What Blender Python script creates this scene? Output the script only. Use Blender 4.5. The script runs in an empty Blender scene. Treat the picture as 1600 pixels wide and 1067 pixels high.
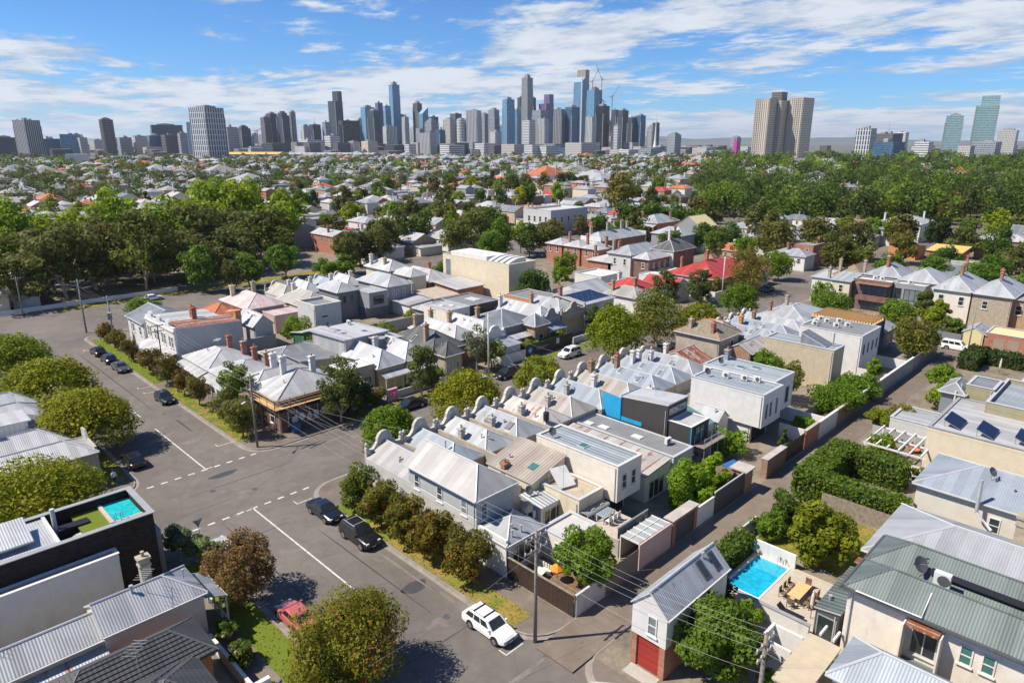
# Aerial view over an inner-suburb street grid towards a city skyline.
# World axes follow the street grid: +X runs right-and-away along the cross street,
# +Y runs left-and-away along the near street. Units are metres.
import bpy, math, random
import numpy as np
from mathutils import Vector, Matrix

R_ = math.radians
S2 = math.sqrt(.5)
scene = bpy.context.scene
col = scene.collection

# ------------------------------------------------------------------ camera, sky, sun, exposure
cam_d = bpy.data.cameras.new('camera')
cam = bpy.data.objects.new('camera', cam_d)
col.objects.link(cam)
cam.location = (0, 0, 36)
PITCH = math.atan((533.5 - 220.0) / 1075.0)
cam.rotation_euler = (R_(90) - PITCH, 0, R_(-45))
cam_d.sensor_width = 36.0
cam_d.lens = 36.0 * 1075.0 / 1600.0
cam_d.clip_start = 0.5
cam_d.clip_end = 60000
scene.camera = cam

SUN_AZ = 143.0      # degrees from +X towards +Y: where the sun stands
SUN_EL = 52.0
world = bpy.data.worlds.new('World')
scene.world = world
world.use_nodes = True
wn = world.node_tree.nodes
wl = world.node_tree.links
wn.clear()
w_out = wn.new('ShaderNodeOutputWorld')
w_bg = wn.new('ShaderNodeBackground')
w_sky = wn.new('ShaderNodeTexSky')
w_sky.sky_type = 'NISHITA'
w_sky.sun_disc = False
w_sky.sun_elevation = R_(SUN_EL)
w_sky.sun_rotation = R_(90.0 - SUN_AZ)
w_sky.altitude = 30
w_sky.air_density = 0.9
w_sky.dust_density = 0.0
w_sky.ozone_density = 2.0
w_bg.inputs['Strength'].default_value = 0.15


def wnode(t, **kw):
 n = wn.new(t)
 for k, v in kw.items():
  setattr(n, k, v)
 return n


def wmath(op, a, b=None, c=None):
 n = wnode('ShaderNodeMath', operation=op)
 for i, v in enumerate((a, b, c)):
  if v is None:
   continue
  if isinstance(v, (int, float)):
   n.inputs[i].default_value = v
  else:
   wl.new(v, n.inputs[i])
 return n.outputs[0]


# clouds live on a flat layer high above: direction -> point on that layer -> noise
tc = wnode('ShaderNodeTexCoord')
sx = wnode('ShaderNodeSeparateXYZ')
wl.new(tc.outputs['Generated'], sx.inputs[0])
zz = wmath('ADD', wmath('MAXIMUM', sx.outputs[2], 0.0), 0.075)
cx = wmath('DIVIDE', sx.outputs[0], zz)
cy = wmath('DIVIDE', sx.outputs[1], zz)
cv = wnode('ShaderNodeCombineXYZ')
wl.new(cx, cv.inputs[0])
wl.new(cy, cv.inputs[1])


def wnoise(scale, detail, rough, off, dist=0.0):
 mp = wnode('ShaderNodeMapping')
 mp.inputs['Location'].default_value = off
 mp.inputs['Rotation'].default_value = (0, 0, R_(-62))
 mp.inputs['Scale'].default_value = (1.0, 0.8, 1.0)
 wl.new(cv.outputs[0], mp.inputs[0])
 n = wnode('ShaderNodeTexNoise')
 n.inputs['Scale'].default_value = scale
 n.inputs['Detail'].default_value = detail
 n.inputs['Roughness'].default_value = rough
 n.inputs['Distortion'].default_value = dist
 wl.new(mp.outputs[0], n.inputs['Vector'])
 return n.outputs['Fac']


def wramp(v, lo, hi):
 n = wnode('ShaderNodeMapRange', interpolation_type='SMOOTHSTEP')
 n.inputs['From Min'].default_value = lo
 n.inputs['From Max'].default_value = hi
 wl.new(v, n.inputs['Value'])
 return n.outputs[0]


big = wnoise(0.24, 2.0, 0.5, (8.6, 0.4, 0.0))
mid_ = wnoise(1.25, 5.0, 0.6, (1.3, 4.2, 0.0), 0.15)
fine = wnoise(5.5, 9.0, 0.7, (7.3, 2.2, 0.0), 0.3)
dens = wmath('ADD', wmath('MULTIPLY', big, 0.5), wmath('ADD', wmath('MULTIPLY', mid_, 0.55), wmath('MULTIPLY', fine, 0.28)))
# more cloud low in the sky, where the layer is seen through a longer path
low = wramp(sx.outputs[2], 0.135, 0.03)
dens = wmath('ADD', dens, wmath('MULTIPLY', low, 0.10))
cov = wmath('MULTIPLY', wramp(dens, 0.676, 0.775), 0.92)
lit = wramp(wmath('ADD', wmath('MULTIPLY', dens, 0.8), wmath('MULTIPLY', wnoise(1.9, 6.0, 0.62, (2.42, 6.32, 0.0), 0.4), 0.5)), 0.76, 0.93)
cmix = wnode('ShaderNodeMix', data_type='RGBA')
cmix.inputs['A'].default_value = (1.85, 2.3, 2.95, 1)
cmix.inputs['B'].default_value = (3.5, 3.65, 3.85, 1)
wl.new(lit, cmix.inputs['Factor'])
hsv = wnode('ShaderNodeMix', data_type='RGBA', blend_type='MULTIPLY')
hsv.inputs['Factor'].default_value = 1.0
hsv.inputs['B'].default_value = (0.19, 0.37, 0.58, 1)
wl.new(w_sky.outputs[0], hsv.inputs['A'])
smix = wnode('ShaderNodeMix', data_type='RGBA')
wl.new(cov, smix.inputs['Factor'])
wl.new(hsv.outputs['Result'], smix.inputs['A'])
wl.new(cmix.outputs['Result'], smix.inputs['B'])
wl.new(smix.outputs['Result'], w_bg.inputs['Color'])
wl.new(w_bg.outputs[0], w_out.inputs[0])

sun_d = bpy.data.lights.new('sun', 'SUN')
sun_d.energy = 4.8
sun_d.angle = R_(0.53)
sun_d.color = (1.0, 0.915, 0.79)
sun = bpy.data.objects.new('sun', sun_d)
col.objects.link(sun)
sun.rotation_euler = (R_(90 - SUN_EL), 0, R_(SUN_AZ + 90))
sun.location = (-60, 50, 90)

scene.view_settings.view_transform = 'Standard'
scene.view_settings.look = 'None'
scene.view_settings.gamma = 1.0
scene.view_settings.exposure = 0.66
scene.view_settings.use_curve_mapping = False
scene.render.engine = 'CYCLES'
scene.cycles.use_denoising = True
scene.cycles.max_bounces = 5
scene.cycles.diffuse_bounces = 3
scene.cycles.glossy_bounces = 2
scene.cycles.transmission_bounces = 3
scene.cycles.transparent_max_bounces = 6
scene.cycles.caustics_reflective = False
scene.cycles.caustics_refractive = False

# ------------------------------------------------------------------ materials
MATS = {}
STAINED = ('white', 'offwhite', 'cream', 'beige', 'palegrey', 'midgrey', 'khaki', 'pink', 'render_old', 'parapet', 'orange_brick', 'concrete')


class NT:
 """small helper round a material's node tree"""

 def __init__(self, m):
  self.n = m.node_tree.nodes
  self.l = m.node_tree.links
  self.p = self.n['Principled BSDF']

 def new(self, t, **kw):
  n = self.n.new(t)
  for k, v in kw.items():
   setattr(n, k, v)
  return n

 def put(self, sock, v):
  if isinstance(v, bpy.types.NodeSocket):
   self.l.new(v, sock)
  else:
   sock.default_value = v

 def math(self, op, a, b=0.0, c=0.0):
  n = self.new('ShaderNodeMath', operation=op)
  for i, v in enumerate((a, b, c)):
   self.put(n.inputs[i], v)
  return n.outputs[0]

 def mix(self, f, a, b):
  n = self.new('ShaderNodeMix', data_type='RGBA')
  for k, v in (('Factor', f), ('A', a), ('B', b)):
   if isinstance(v, tuple) and len(v) == 3:
    v = v + (1,)
   self.put(n.inputs[k], v)
  return n.outputs['Result']

 def noise(self, vec, scale, detail=3.0, rough=0.55, dist=0.0):
  n = self.new('ShaderNodeTexNoise')
  n.inputs['Scale'].default_value = scale
  n.inputs['Detail'].default_value = detail
  n.inputs['Roughness'].default_value = rough
  n.inputs['Distortion'].default_value = dist
  self.l.new(vec, n.inputs['Vector'])
  return n.outputs['Fac']

 def ramp(self, v, lo, hi):
  n = self.new('ShaderNodeMapRange', interpolation_type='SMOOTHSTEP')
  n.inputs['From Min'].default_value = lo
  n.inputs['From Max'].default_value = hi
  self.l.new(v, n.inputs['Value'])
  return n.outputs[0]

 def pos(self):
  g = self.new('ShaderNodeNewGeometry')
  return g.outputs['Position'], g.outputs['True Normal']

 def sep(self, v):
  n = self.new('ShaderNodeSeparateXYZ')
  self.l.new(v, n.inputs[0])
  return n.outputs

 def bump(self, h, strength=0.4, dist=0.05):
  n = self.new('ShaderNodeBump')
  n.inputs['Strength'].default_value = strength
  n.inputs['Distance'].default_value = dist
  self.l.new(h, n.inputs['Height'])
  self.l.new(n.outputs[0], self.p.inputs['Normal'])


def newmat(name, rough=0.7, metal=0.0, spec=0.5):
 m = bpy.data.materials.new(name)
 m.use_nodes = True
 t = NT(m)
 t.p.inputs['Roughness'].default_value = rough
 t.p.inputs['Metallic'].default_value = metal
 t.p.inputs['Specular IOR Level'].default_value = spec
 MATS[name] = m
 return m, t


def scl(c, k):
 return tuple(min(1.0, x * k) for x in c[:3]) + (1,)


def plain(name, c, rough=0.6, metal=0.0, var=0.12, scale=1.2, spec=0.4):
 m, t = newmat(name, rough, metal, spec)
 p, _ = t.pos()
 f = t.noise(p, scale, 5.0, 0.6)
 f2 = t.noise(p, scale * 9, 2.0, 0.5)
 f = t.math('ADD', t.math('MULTIPLY', f, 0.7), t.math('MULTIPLY', f2, 0.3))
 cc = t.mix(t.ramp(f, 0.3, 0.7), scl(c, 1 - var), scl(c, 1 + var))
 if name in STAINED:
  ps = t.sep(p)
  sv = t.new('ShaderNodeCombineXYZ')
  t.l.new(t.math('MULTIPLY', t.math('ADD', ps[0], ps[1]), 1.5), sv.inputs[0])
  t.l.new(t.math('MULTIPLY', ps[2], 0.22), sv.inputs[1])
  st = t.ramp(t.noise(sv.outputs[0], 1.0, 5.0, 0.65), 0.52, 0.72)
  cc = t.mix(t.math('MULTIPLY', st, 0.38), cc, scl(c, 0.62))
 t.l.new(cc, t.p.inputs['Base Color'])
 return m


def rib_coord(t, swap=False):
 """the coordinate across the ribs of a sheet roof, chosen from the slope of the face"""
 p, n = t.pos()
 ps = t.sep(p)
 ns = t.sep(n)
 c = t.math('GREATER_THAN', t.math('ABSOLUTE', ns[0]), t.math('ADD', t.math('ABSOLUTE', ns[1]), 0.02))
 a, b = (ps[1], ps[0]) if not swap else (ps[0], ps[1])
 return p, t.math('ADD', t.math('MULTIPLY', c, a), t.math('MULTIPLY', t.math('SUBTRACT', 1.0, c), b))


def sheet(name, c, pitch=0.19, rust=0.0, var=0.17, depth=0.014, rough=0.5, swap=False, metal=0.15):
 """corrugated or ribbed sheet roofing: ribs down the slope, lapped sheets, weathering"""
 m, t = newmat(name, rough, metal, 0.4)
 p, u = rib_coord(t, swap)
 w = t.math('SINE', t.math('MULTIPLY', u, 2 * math.pi / pitch))
 sh = t.new('ShaderNodeTexWhiteNoise', noise_dimensions='1D')
 t.l.new(t.math('FLOOR', t.math('DIVIDE', u, 0.78)), sh.inputs['W'])
 f = t.noise(p, 0.55, 6.0, 0.65)
 f = t.math('ADD', t.math('MULTIPLY', f, 0.62), t.math('MULTIPLY', sh.outputs['Value'], 0.38))
 cc = t.mix(t.ramp(f, 0.25, 0.75), scl(c, 1 - var), scl(c, 1 + var))
 if rust > 0:
  sv = t.new('ShaderNodeCombineXYZ')
  ps = t.sep(p)
  t.l.new(t.math('MULTIPLY', u, 2.2), sv.inputs[0])
  t.l.new(t.math('MULTIPLY', ps[2], 0.5), sv.inputs[1])
  rf = t.noise(sv.outputs[0], 1.0, 3.0, 0.6)
  rf2 = t.noise(p, 1.4, 5.0, 0.7)
  rr = t.ramp(t.math('ADD', t.math('MULTIPLY', rf, 0.65), t.math('MULTIPLY', rf2, 0.35)), 0.6 - rust * 0.25, 0.68 - rust * 0.22)
  cc = t.mix(rr, cc, t.mix(rf2, (0.16, 0.045, 0.018, 1), (0.34, 0.12, 0.045, 1)))
 t.l.new(cc, t.p.inputs['Base Color'])
 t.bump(w, 0.55, depth)
 return m


def asphalt(name, c, patch=0.25):
 m, t = newmat(name, 0.9, 0.0, 0.25)
 p, _ = t.pos()
 a = t.noise(p, 0.09, 5.0, 0.6)
 b = t.noise(p, 0.7, 6.0, 0.65, 0.6)
 g = t.noise(p, 30.0, 2.0, 0.6)
 f = t.math('ADD', t.math('MULTIPLY', a, 0.5), t.math('ADD', t.math('MULTIPLY', b, 0.3), t.math('MULTIPLY', g, 0.2)))
 cc = t.mix(t.ramp(f, 0.33, 0.67), scl(c, 1 - patch), scl(c, 1 + patch))
 v = t.new('ShaderNodeTexVoronoi', feature='DISTANCE_TO_EDGE')
 v.inputs['Scale'].default_value = 0.16
 mp = t.new('ShaderNodeMapping')
 nv = t.new('ShaderNodeTexNoise')
 nv.inputs['Scale'].default_value = 0.8
 nv.inputs['Detail'].default_value = 4
 t.l.new(p, nv.inputs['Vector'])
 mv = t.new('ShaderNodeMix', data_type='VECTOR')
 mv.inputs['Factor'].default_value = 0.12
 t.l.new(p, mv.inputs['A'])
 t.l.new(nv.outputs['Color'], mv.inputs['B'])
 t.l.new(mv.outputs['Result'], v.inputs['Vector'])
 crack = t.ramp(v.outputs['Distance'], 0.012, 0.0)
 cc = t.mix(t.math('MULTIPLY', crack, 0.22), cc, scl(c, 0.45))
 st = t.ramp(t.noise(p, 0.32, 3.0, 0.5, 1.2), 0.60, 0.74)
 cc = t.mix(t.math('MULTIPLY', st, 0.6), cc, scl(c, 1.5))
 oil = t.ramp(t.noise(p, 1.1, 2.0, 0.5), 0.70, 0.78)
 cc = t.mix(t.math('MULTIPLY', oil, 0.5), cc, scl(c, 0.5))
 t.l.new(cc, t.p.inputs['Base Color'])
 t.bump(g, 0.25, 0.01)
 return m


def brick(name, c, mortar=(0.42, 0.38, 0.33), var=0.25):
 m, t = newmat(name, 0.85, 0.0, 0.2)
 p, n = t.pos()
 ps = t.sep(p)
 cv_ = t.new('ShaderNodeCombineXYZ')
 t.l.new(t.math('ADD', ps[0], ps[1]), cv_.inputs[0])
 t.l.new(ps[2], cv_.inputs[1])
 b = t.new('ShaderNodeTexBrick')
 b.inputs['Color1'].default_value = scl(c, 1 - var)
 b.inputs['Color2'].default_value = scl(c, 1 + var)
 b.inputs['Mortar'].default_value = mortar + (1,)
 b.inputs['Scale'].default_value = 1.0
 b.inputs['Brick Width'].default_value = 0.24
 b.inputs['Row Height'].default_value = 0.086
 b.inputs['Mortar Size'].default_value = 0.008
 t.l.new(cv_.outputs[0], b.inputs['Vector'])
 f = t.noise(p, 0.8, 5.0, 0.6)
 cc = t.mix(t.math('MULTIPLY', t.ramp(f, 0.45, 0.75), 0.5), b.outputs['Color'], scl(c, 0.6))
 t.l.new(cc, t.p.inputs['Base Color'])
 return m


def boards(name, c, step=0.16, var=0.05, depth=0.03, vertical=False):
 """weatherboards or cladding boards: a shadow line every step"""
 m, t = newmat(name, 0.65, 0.0, 0.3)
 p, _ = t.pos()
 ps = t.sep(p)
 u = t.math('ADD', ps[0], ps[1]) if vertical else ps[2]
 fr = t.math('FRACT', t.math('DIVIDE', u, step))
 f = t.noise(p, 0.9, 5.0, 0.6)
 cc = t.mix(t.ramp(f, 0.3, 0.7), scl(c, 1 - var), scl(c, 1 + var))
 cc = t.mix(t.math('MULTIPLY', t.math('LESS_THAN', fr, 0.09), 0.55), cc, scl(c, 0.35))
 t.l.new(cc, t.p.inputs['Base Color'])
 t.bump(fr, 0.35, depth)
 return m


def glassmat(name, c, rough=0.08):
 m, t = newmat(name, rough, 0.0, 0.8)
 p, _ = t.pos()
 f = t.noise(p, 0.8, 2.0)
 t.l.new(t.mix(f, scl(c, 0.7), scl(c, 1.3)), t.p.inputs['Base Color'])
 return m


def leafmat(name, c1, c2, c3=None, trans=0.48):
 """leaf faces; each leaf carries its own 'tint' value, each tree its own object colour"""
 m, t = newmat(name, 0.6, 0.0, 0.25)
 a = t.new('ShaderNodeAttribute', attribute_name='tint')
 cc = t.mix(a.outputs['Fac'], c1, c2)
 if c3:
  cc = t.mix(t.ramp(a.outputs['Fac'], 0.86, 0.93), cc, c3)
 oi = t.new('ShaderNodeObjectInfo')
 mu = t.new('ShaderNodeMix', data_type='RGBA', blend_type='MULTIPLY')
 mu.inputs['Factor'].default_value = 1.0
 t.l.new(cc, mu.inputs['A'])
 t.l.new(oi.outputs['Color'], mu.inputs['B'])
 cc = mu.outputs['Result']
 t.l.new(cc, t.p.inputs['Base Color'])
 tr = t.new('ShaderNodeBsdfTranslucent')
 t.l.new(cc, tr.inputs['Color'])
 mx = t.new('ShaderNodeMixShader')
 mx.inputs[0].default_value = trans
 out = t.n['Material Output']
 t.l.new(t.p.outputs[0], mx.inputs[1])
 t.l.new(tr.outputs[0], mx.inputs[2])
 t.l.new(mx.outputs[0], out.inputs['Surface'])
 return m


def facade(name, glass, frame, fh=3.6, bay=2.4, fw=0.28, bw=0.25, rough=0.25, metal=0.0, rnd=0.5):
 """far tower skin: storeys and bays too far off to tell apart one by one"""
 m, t = newmat(name, rough, metal, 0.6)
 tc_ = t.new('ShaderNodeTexCoord')
 ps = t.sep(tc_.outputs['Object'])
 n_ = t.new('ShaderNodeVectorTransform', vector_type='NORMAL', convert_from='WORLD', convert_to='OBJECT')
 g = t.new('ShaderNodeNewGeometry')
 t.l.new(g.outputs['True Normal'], n_.inputs[0])
 ns = t.sep(n_.outputs[0])
 cx_ = t.math('GREATER_THAN', t.math('ABSOLUTE', ns[0]), 0.7)
 u = t.math('ADD', t.math('MULTIPLY', cx_, ps[1]), t.math('MULTIPLY', t.math('SUBTRACT', 1.0, cx_), ps[0]))
 fu = t.math('FRACT', t.math('ADD', t.math('DIVIDE', u, bay), 100.0))
 fz = t.math('FRACT', t.math('DIVIDE', ps[2], fh))
 inb = t.math('MULTIPLY', t.math('GREATER_THAN', fu, bw), t.math('GREATER_THAN', fz, fw))
 up = t.math('GREATER_THAN', ns[2], 0.5)
 inb = t.math('MULTIPLY', inb, t.math('SUBTRACT', 1.0, up))
 wn_ = t.new('ShaderNodeTexWhiteNoise', noise_dimensions='2D')
 cv_ = t.new('ShaderNodeCombineXYZ')
 t.l.new(t.math('FLOOR', t.math('DIVIDE', u, bay)), cv_.inputs[0])
 t.l.new(t.math('FLOOR', t.math('DIVIDE', ps[2], fh)), cv_.inputs[1])
 t.l.new(cv_.outputs[0], wn_.inputs['Vector'])
 gl = t.mix(wn_.outputs['Value'], scl(glass, 1 - rnd), scl(glass, 1 + rnd))
 big_ = t.noise(tc_.outputs['Object'], 0.02, 2.0)
 gl = t.mix(t.math('MULTIPLY', big_, 0.5), gl, scl(glass, 1.5))
 t.l.new(t.mix(inb, frame + (1,) if len(frame) == 3 else frame, gl), t.p.inputs['Base Color'])
 t.l.new(t.math('SUBTRACT', 0.75, t.math('MULTIPLY', inb, 0.6)), t.p.inputs['Roughness'])
 return m
# walls
plain('white', (0.62, 0.608, 0.585), var=0.07)
plain('offwhite', (0.66, 0.61, 0.53), var=0.08)
plain('cream', (0.62, 0.54, 0.40), var=0.07)
plain('beige', (0.46, 0.39, 0.28), var=0.1)
plain('paleyellow', (0.62, 0.52, 0.28), var=0.06)
plain('khaki', (0.30, 0.27, 0.17), var=0.08)
plain('palegrey', (0.50, 0.50, 0.49), var=0.07)
plain('midgrey', (0.27, 0.28, 0.29), var=0.08)
plain('bluegrey', (0.17, 0.19, 0.21), var=0.08)
plain('charcoal', (0.045, 0.045, 0.048), var=0.15)
plain('render_old', (0.36, 0.31, 0.25), var=0.22, scale=0.7)
plain('stone', (0.36, 0.31, 0.23), var=0.2, scale=2.0)
plain('parapet', (0.42, 0.40, 0.36), var=0.3, scale=1.6)
plain('pink', (0.52, 0.38, 0.34), var=0.1)
plain('orange_brick', (0.52, 0.24, 0.10), var=0.12, scale=3)
plain('teal', (0.03, 0.36, 0.44), var=0.05)
plain('green_wall', (0.035, 0.11, 0.07), var=0.1)
plain('palegreen', (0.28, 0.42, 0.36), var=0.06)
plain('ochre', (0.60, 0.40, 0.12), var=0.1)
plain('concrete', (0.40, 0.37, 0.33), var=0.16, scale=0.8)
plain('kerbstone', (0.25, 0.225, 0.195), var=0.25, scale=1.0)
plain('paintwhite', (0.52, 0.51, 0.485), var=0.4, scale=3.0)
plain('steel', (0.42, 0.43, 0.44), rough=0.4, metal=0.6)
plain('galvpipe', (0.50, 0.51, 0.52), rough=0.45, metal=0.4)
plain('blackmetal', (0.02, 0.02, 0.022), rough=0.4)
plain('darkgrey', (0.075, 0.078, 0.082), var=0.12)
plain('timber', (0.17, 0.11, 0.065), var=0.3, scale=4)
plain('freshtimber', (0.62, 0.40, 0.18), var=0.15, scale=4)
plain('greytimber', (0.24, 0.20, 0.16), var=0.3, scale=3)
plain('darktimber', (0.05, 0.033, 0.024), var=0.3, scale=3)
plain('polewood', (0.20, 0.17, 0.14), var=0.25, scale=5)
plain('pole_green', (0.17, 0.22, 0.19), var=0.12)
plain('terracotta', (0.42, 0.15, 0.07), var=0.25, scale=2)
plain('umbrella', (0.75, 0.22, 0.02), var=0.08)
plain('canvas', (0.60, 0.52, 0.42), var=0.08)
plain('bluewrap', (0.02, 0.30, 0.55), var=0.12)
plain('bluetarp', (0.03, 0.12, 0.30), var=0.2)
plain('greenmesh', (0.01, 0.38, 0.16), var=0.1)
plain('plastic', (0.60, 0.60, 0.585), rough=0.4, var=0.04)
plain('tyre', (0.014, 0.014, 0.015), rough=0.8)
plain('rim', (0.45, 0.46, 0.48), rough=0.3, metal=0.8)
plain('gold', (0.50, 0.32, 0.05), rough=0.35, metal=0.5)
plain('skin', (0.42, 0.24, 0.17), var=0.04)
plain('clothdark', (0.02, 0.022, 0.03))
plain('magenta', (0.55, 0.02, 0.35))
plain('hotred', (0.42, 0.03, 0.025), rough=0.5)
plain('pooltile', (0.30, 0.62, 0.66), var=0.06)
plain('paving', (0.44, 0.38, 0.31), var=0.12, scale=2)
plain('bluestone', (0.10, 0.105, 0.11), var=0.3, scale=3)
plain('soil', (0.16, 0.115, 0.075), var=0.35, scale=0.9)
plain('yard', (0.20, 0.17, 0.125), var=0.35, scale=0.35)
plain('suburb', (0.13, 0.125, 0.09), var=0.5, scale=0.03)
plain('hillgreen', (0.06, 0.085, 0.05), var=0.3, scale=0.001)
plain('barkbrown', (0.13, 0.09, 0.06), var=0.3, scale=6)
plain('barkgrey', (0.26, 0.22, 0.18), var=0.3, scale=6)
plain('gumbark', (0.42, 0.34, 0.27), var=0.3, scale=4)
plain('solar', (0.012, 0.017, 0.045), rough=0.2, var=0.2)
plain('purple', (0.12, 0.07, 0.20))
brick('redbrick', (0.34, 0.105, 0.055))
brick('brownbrick', (0.26, 0.13, 0.075))
brick('darkbrick', (0.13, 0.045, 0.035))
brick('tanbrick', (0.38, 0.25, 0.13))
brick('blackbrick', (0.028, 0.022, 0.02), mortar=(0.04, 0.033, 0.03), var=0.5)
boards('weatherboard', (0.66, 0.62, 0.53))
boards('weatherboard_white', (0.66, 0.65, 0.625))
boards('weatherboard_grey', (0.43, 0.44, 0.44))
boards('cladding_black', (0.055, 0.05, 0.05), 0.42, vertical=True)
boards('cladding_white', (0.70, 0.70, 0.68), 0.5, vertical=True)
boards('cladding_grey', (0.33, 0.34, 0.35), 0.3, vertical=True)
boards('garage_red', (0.30, 0.035, 0.025), 0.5)
boards('garage_grey', (0.09, 0.09, 0.095), 0.4)
boards('garage_tan', (0.30, 0.24, 0.18), 0.4)
# roofs
sheet('galv', (0.30, 0.315, 0.335))
sheet('galv_white', (0.405, 0.405, 0.41))
sheet('galv_pale', (0.355, 0.37, 0.385), rust=0.05)
sheet('galv_blue', (0.26, 0.295, 0.335))
sheet('galv_grey', (0.21, 0.22, 0.232))
sheet('galv_warm', (0.32, 0.30, 0.275), rust=0.12)
sheet('galv_rust', (0.46, 0.44, 0.41), rust=0.75, var=0.1)
sheet('galv_spot', (0.42, 0.40, 0.375), rust=0.3)
sheet('zinc_dark', (0.16, 0.18, 0.20))
sheet('zinc_green', (0.125, 0.152, 0.148))
sheet('roof_khaki', (0.27, 0.26, 0.20))
sheet('roof_black', (0.035, 0.035, 0.038))
sheet('roof_red', (0.40, 0.055, 0.045))
sheet('roof_pink', (0.52, 0.40, 0.39), rust=0.15)
sheet('ribbed_brown', (0.36, 0.31, 0.26), pitch=0.36, depth=0.07)
sheet('ribbed_grey', (0.40, 0.42, 0.43), pitch=0.42, depth=0.08)
sheet('ribbed_slate', (0.30, 0.34, 0.36), pitch=0.5, depth=0.08)
sheet('ribbed_green', (0.115, 0.14, 0.136), pitch=0.45, depth=0.06)
sheet('tile_red', (0.40, 0.13, 0.06), pitch=0.3, depth=0.05, rough=0.8, metal=0)
sheet('tile_dark', (0.05, 0.052, 0.056), pitch=0.3, depth=0.012, rough=0.6, metal=0)
sheet('slate', (0.085, 0.087, 0.09), pitch=0.25, depth=0.02, rough=0.7, metal=0, var=0.3)
plain('slate_old', (0.20, 0.175, 0.13), var=0.35, scale=2.5, rough=0.9)
plain('membrane', (0.19, 0.195, 0.20), var=0.15, scale=0.8)
plain('membrane_pale', (0.46, 0.45, 0.43), var=0.1, scale=0.8)
plain('membrane_tan', (0.40, 0.34, 0.26), var=0.15, scale=0.8)
plain('membrane_white', (0.60, 0.595, 0.58), var=0.06, scale=0.8)
plain('ridgecap', (0.50, 0.51, 0.52), rough=0.5, metal=0.2, var=0.08)
plain('ridgecap_red', (0.34, 0.10, 0.055), rough=0.8, var=0.2)
plain('ridgecap_dark', (0.10, 0.105, 0.11), rough=0.7)
# ground
asphalt('asphalt', (0.142, 0.125, 0.113))
asphalt('asphalt_lane', (0.165, 0.135, 0.108))
asphalt('footpath', (0.16, 0.135, 0.112), 0.3)
# glass
glassmat('pane', (0.03, 0.04, 0.045))
glassmat('pane_pale', (0.16, 0.19, 0.20))
glassmat('pane_green', (0.05, 0.16, 0.15))
glassmat('carglass', (0.018, 0.024, 0.026), 0.05)
glassmat('clearroof', (0.34, 0.36, 0.35), 0.2)


def carpaint(name, c):
 m, t = newmat(name, 0.25, 0.0, 0.5)
 t.p.inputs['Base Color'].default_value = c + (1,)
 t.p.inputs['Coat Weight'].default_value = 0.6
 t.p.inputs['Coat Roughness'].default_value = 0.05


carpaint('paint_white', (0.75, 0.75, 0.74))
carpaint('paint_black', (0.012, 0.012, 0.015))
carpaint('paint_navy', (0.011, 0.014, 0.02))
carpaint('paint_grey', (0.06, 0.065, 0.075))
carpaint('paint_silver', (0.42, 0.43, 0.44))
carpaint('paint_red', (0.42, 0.10, 0.10))
carpaint('lamp_red', (0.45, 0.015, 0.012))
carpaint('lamp_clear', (0.62, 0.64, 0.66))


def grassmat(name, dry):
 m, t = newmat(name, 0.95, 0.0, 0.1)
 p, _ = t.pos()
 a = t.noise(p, 0.5, 5.0, 0.65)
 b = t.noise(p, 14.0, 3.0, 0.7)
 f = t.math('ADD', t.math('MULTIPLY', a, 0.65), t.math('MULTIPLY', b, 0.35))
 green = t.mix(b, (0.085, 0.125, 0.014, 1), (0.17, 0.21, 0.03, 1))
 straw = t.mix(b, (0.22, 0.15, 0.04, 1), (0.34, 0.25, 0.075, 1))
 t.l.new(t.mix(t.ramp(f, 0.62 - dry * 0.35, 0.78 - dry * 0.35), green, straw), t.p.inputs['Base Color'])
 t.bump(b, 0.8, 0.06)


grassmat('grass_green', 0.12)
grassmat('grass_mid', 0.5)
grassmat('grass_dry', 0.62)


def watermat(name, c):
 m, t = newmat(name, 0.04, 0.0, 0.5)
 p, _ = t.pos()
 n = t.noise(p, 2.2, 2.0, 0.5, 0.6)
 t.l.new(t.mix(t.ramp(n, 0.35, 0.65), scl(c, 0.85), scl(c, 1.15)), t.p.inputs['Base Color'])
 t.bump(t.noise(p, 5.0, 2.0), 0.12, 0.02)


watermat('poolwater', (0.012, 0.35, 0.52))
watermat('poolwater_teal', (0.02, 0.40, 0.42))
# leaves
leafmat('leaf_mid', (0.060, 0.115, 0.012), (0.17, 0.25, 0.026))
leafmat('leaf_dark', (0.032, 0.062, 0.012), (0.095, 0.135, 0.024))
leafmat('leaf_yellow', (0.125, 0.160, 0.008), (0.38, 0.36, 0.016))
leafmat('leaf_lime', (0.115, 0.19, 0.010), (0.29, 0.385, 0.024))
leafmat('leaf_olive', (0.085, 0.10, 0.016), (0.225, 0.22, 0.042))
leafmat('leaf_gum', (0.075, 0.10, 0.018), (0.21, 0.215, 0.048), (0.26, 0.17, 0.05))
leafmat('leaf_bottle', (0.07, 0.095, 0.010), (0.28, 0.24, 0.025), (0.36, 0.055, 0.018))
leafmat('leaf_brown', (0.14, 0.10, 0.032), (0.33, 0.20, 0.065), (0.38, 0.14, 0.05))
leafmat('leaf_silver', (0.15, 0.19, 0.10), (0.33, 0.37, 0.22))
leafmat('leaf_flower', (0.06, 0.115, 0.014), (0.15, 0.22, 0.03), (0.62, 0.42, 0.38))
leafmat('leaf_gold', (0.23, 0.24, 0.01), (0.46, 0.43, 0.02))
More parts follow.
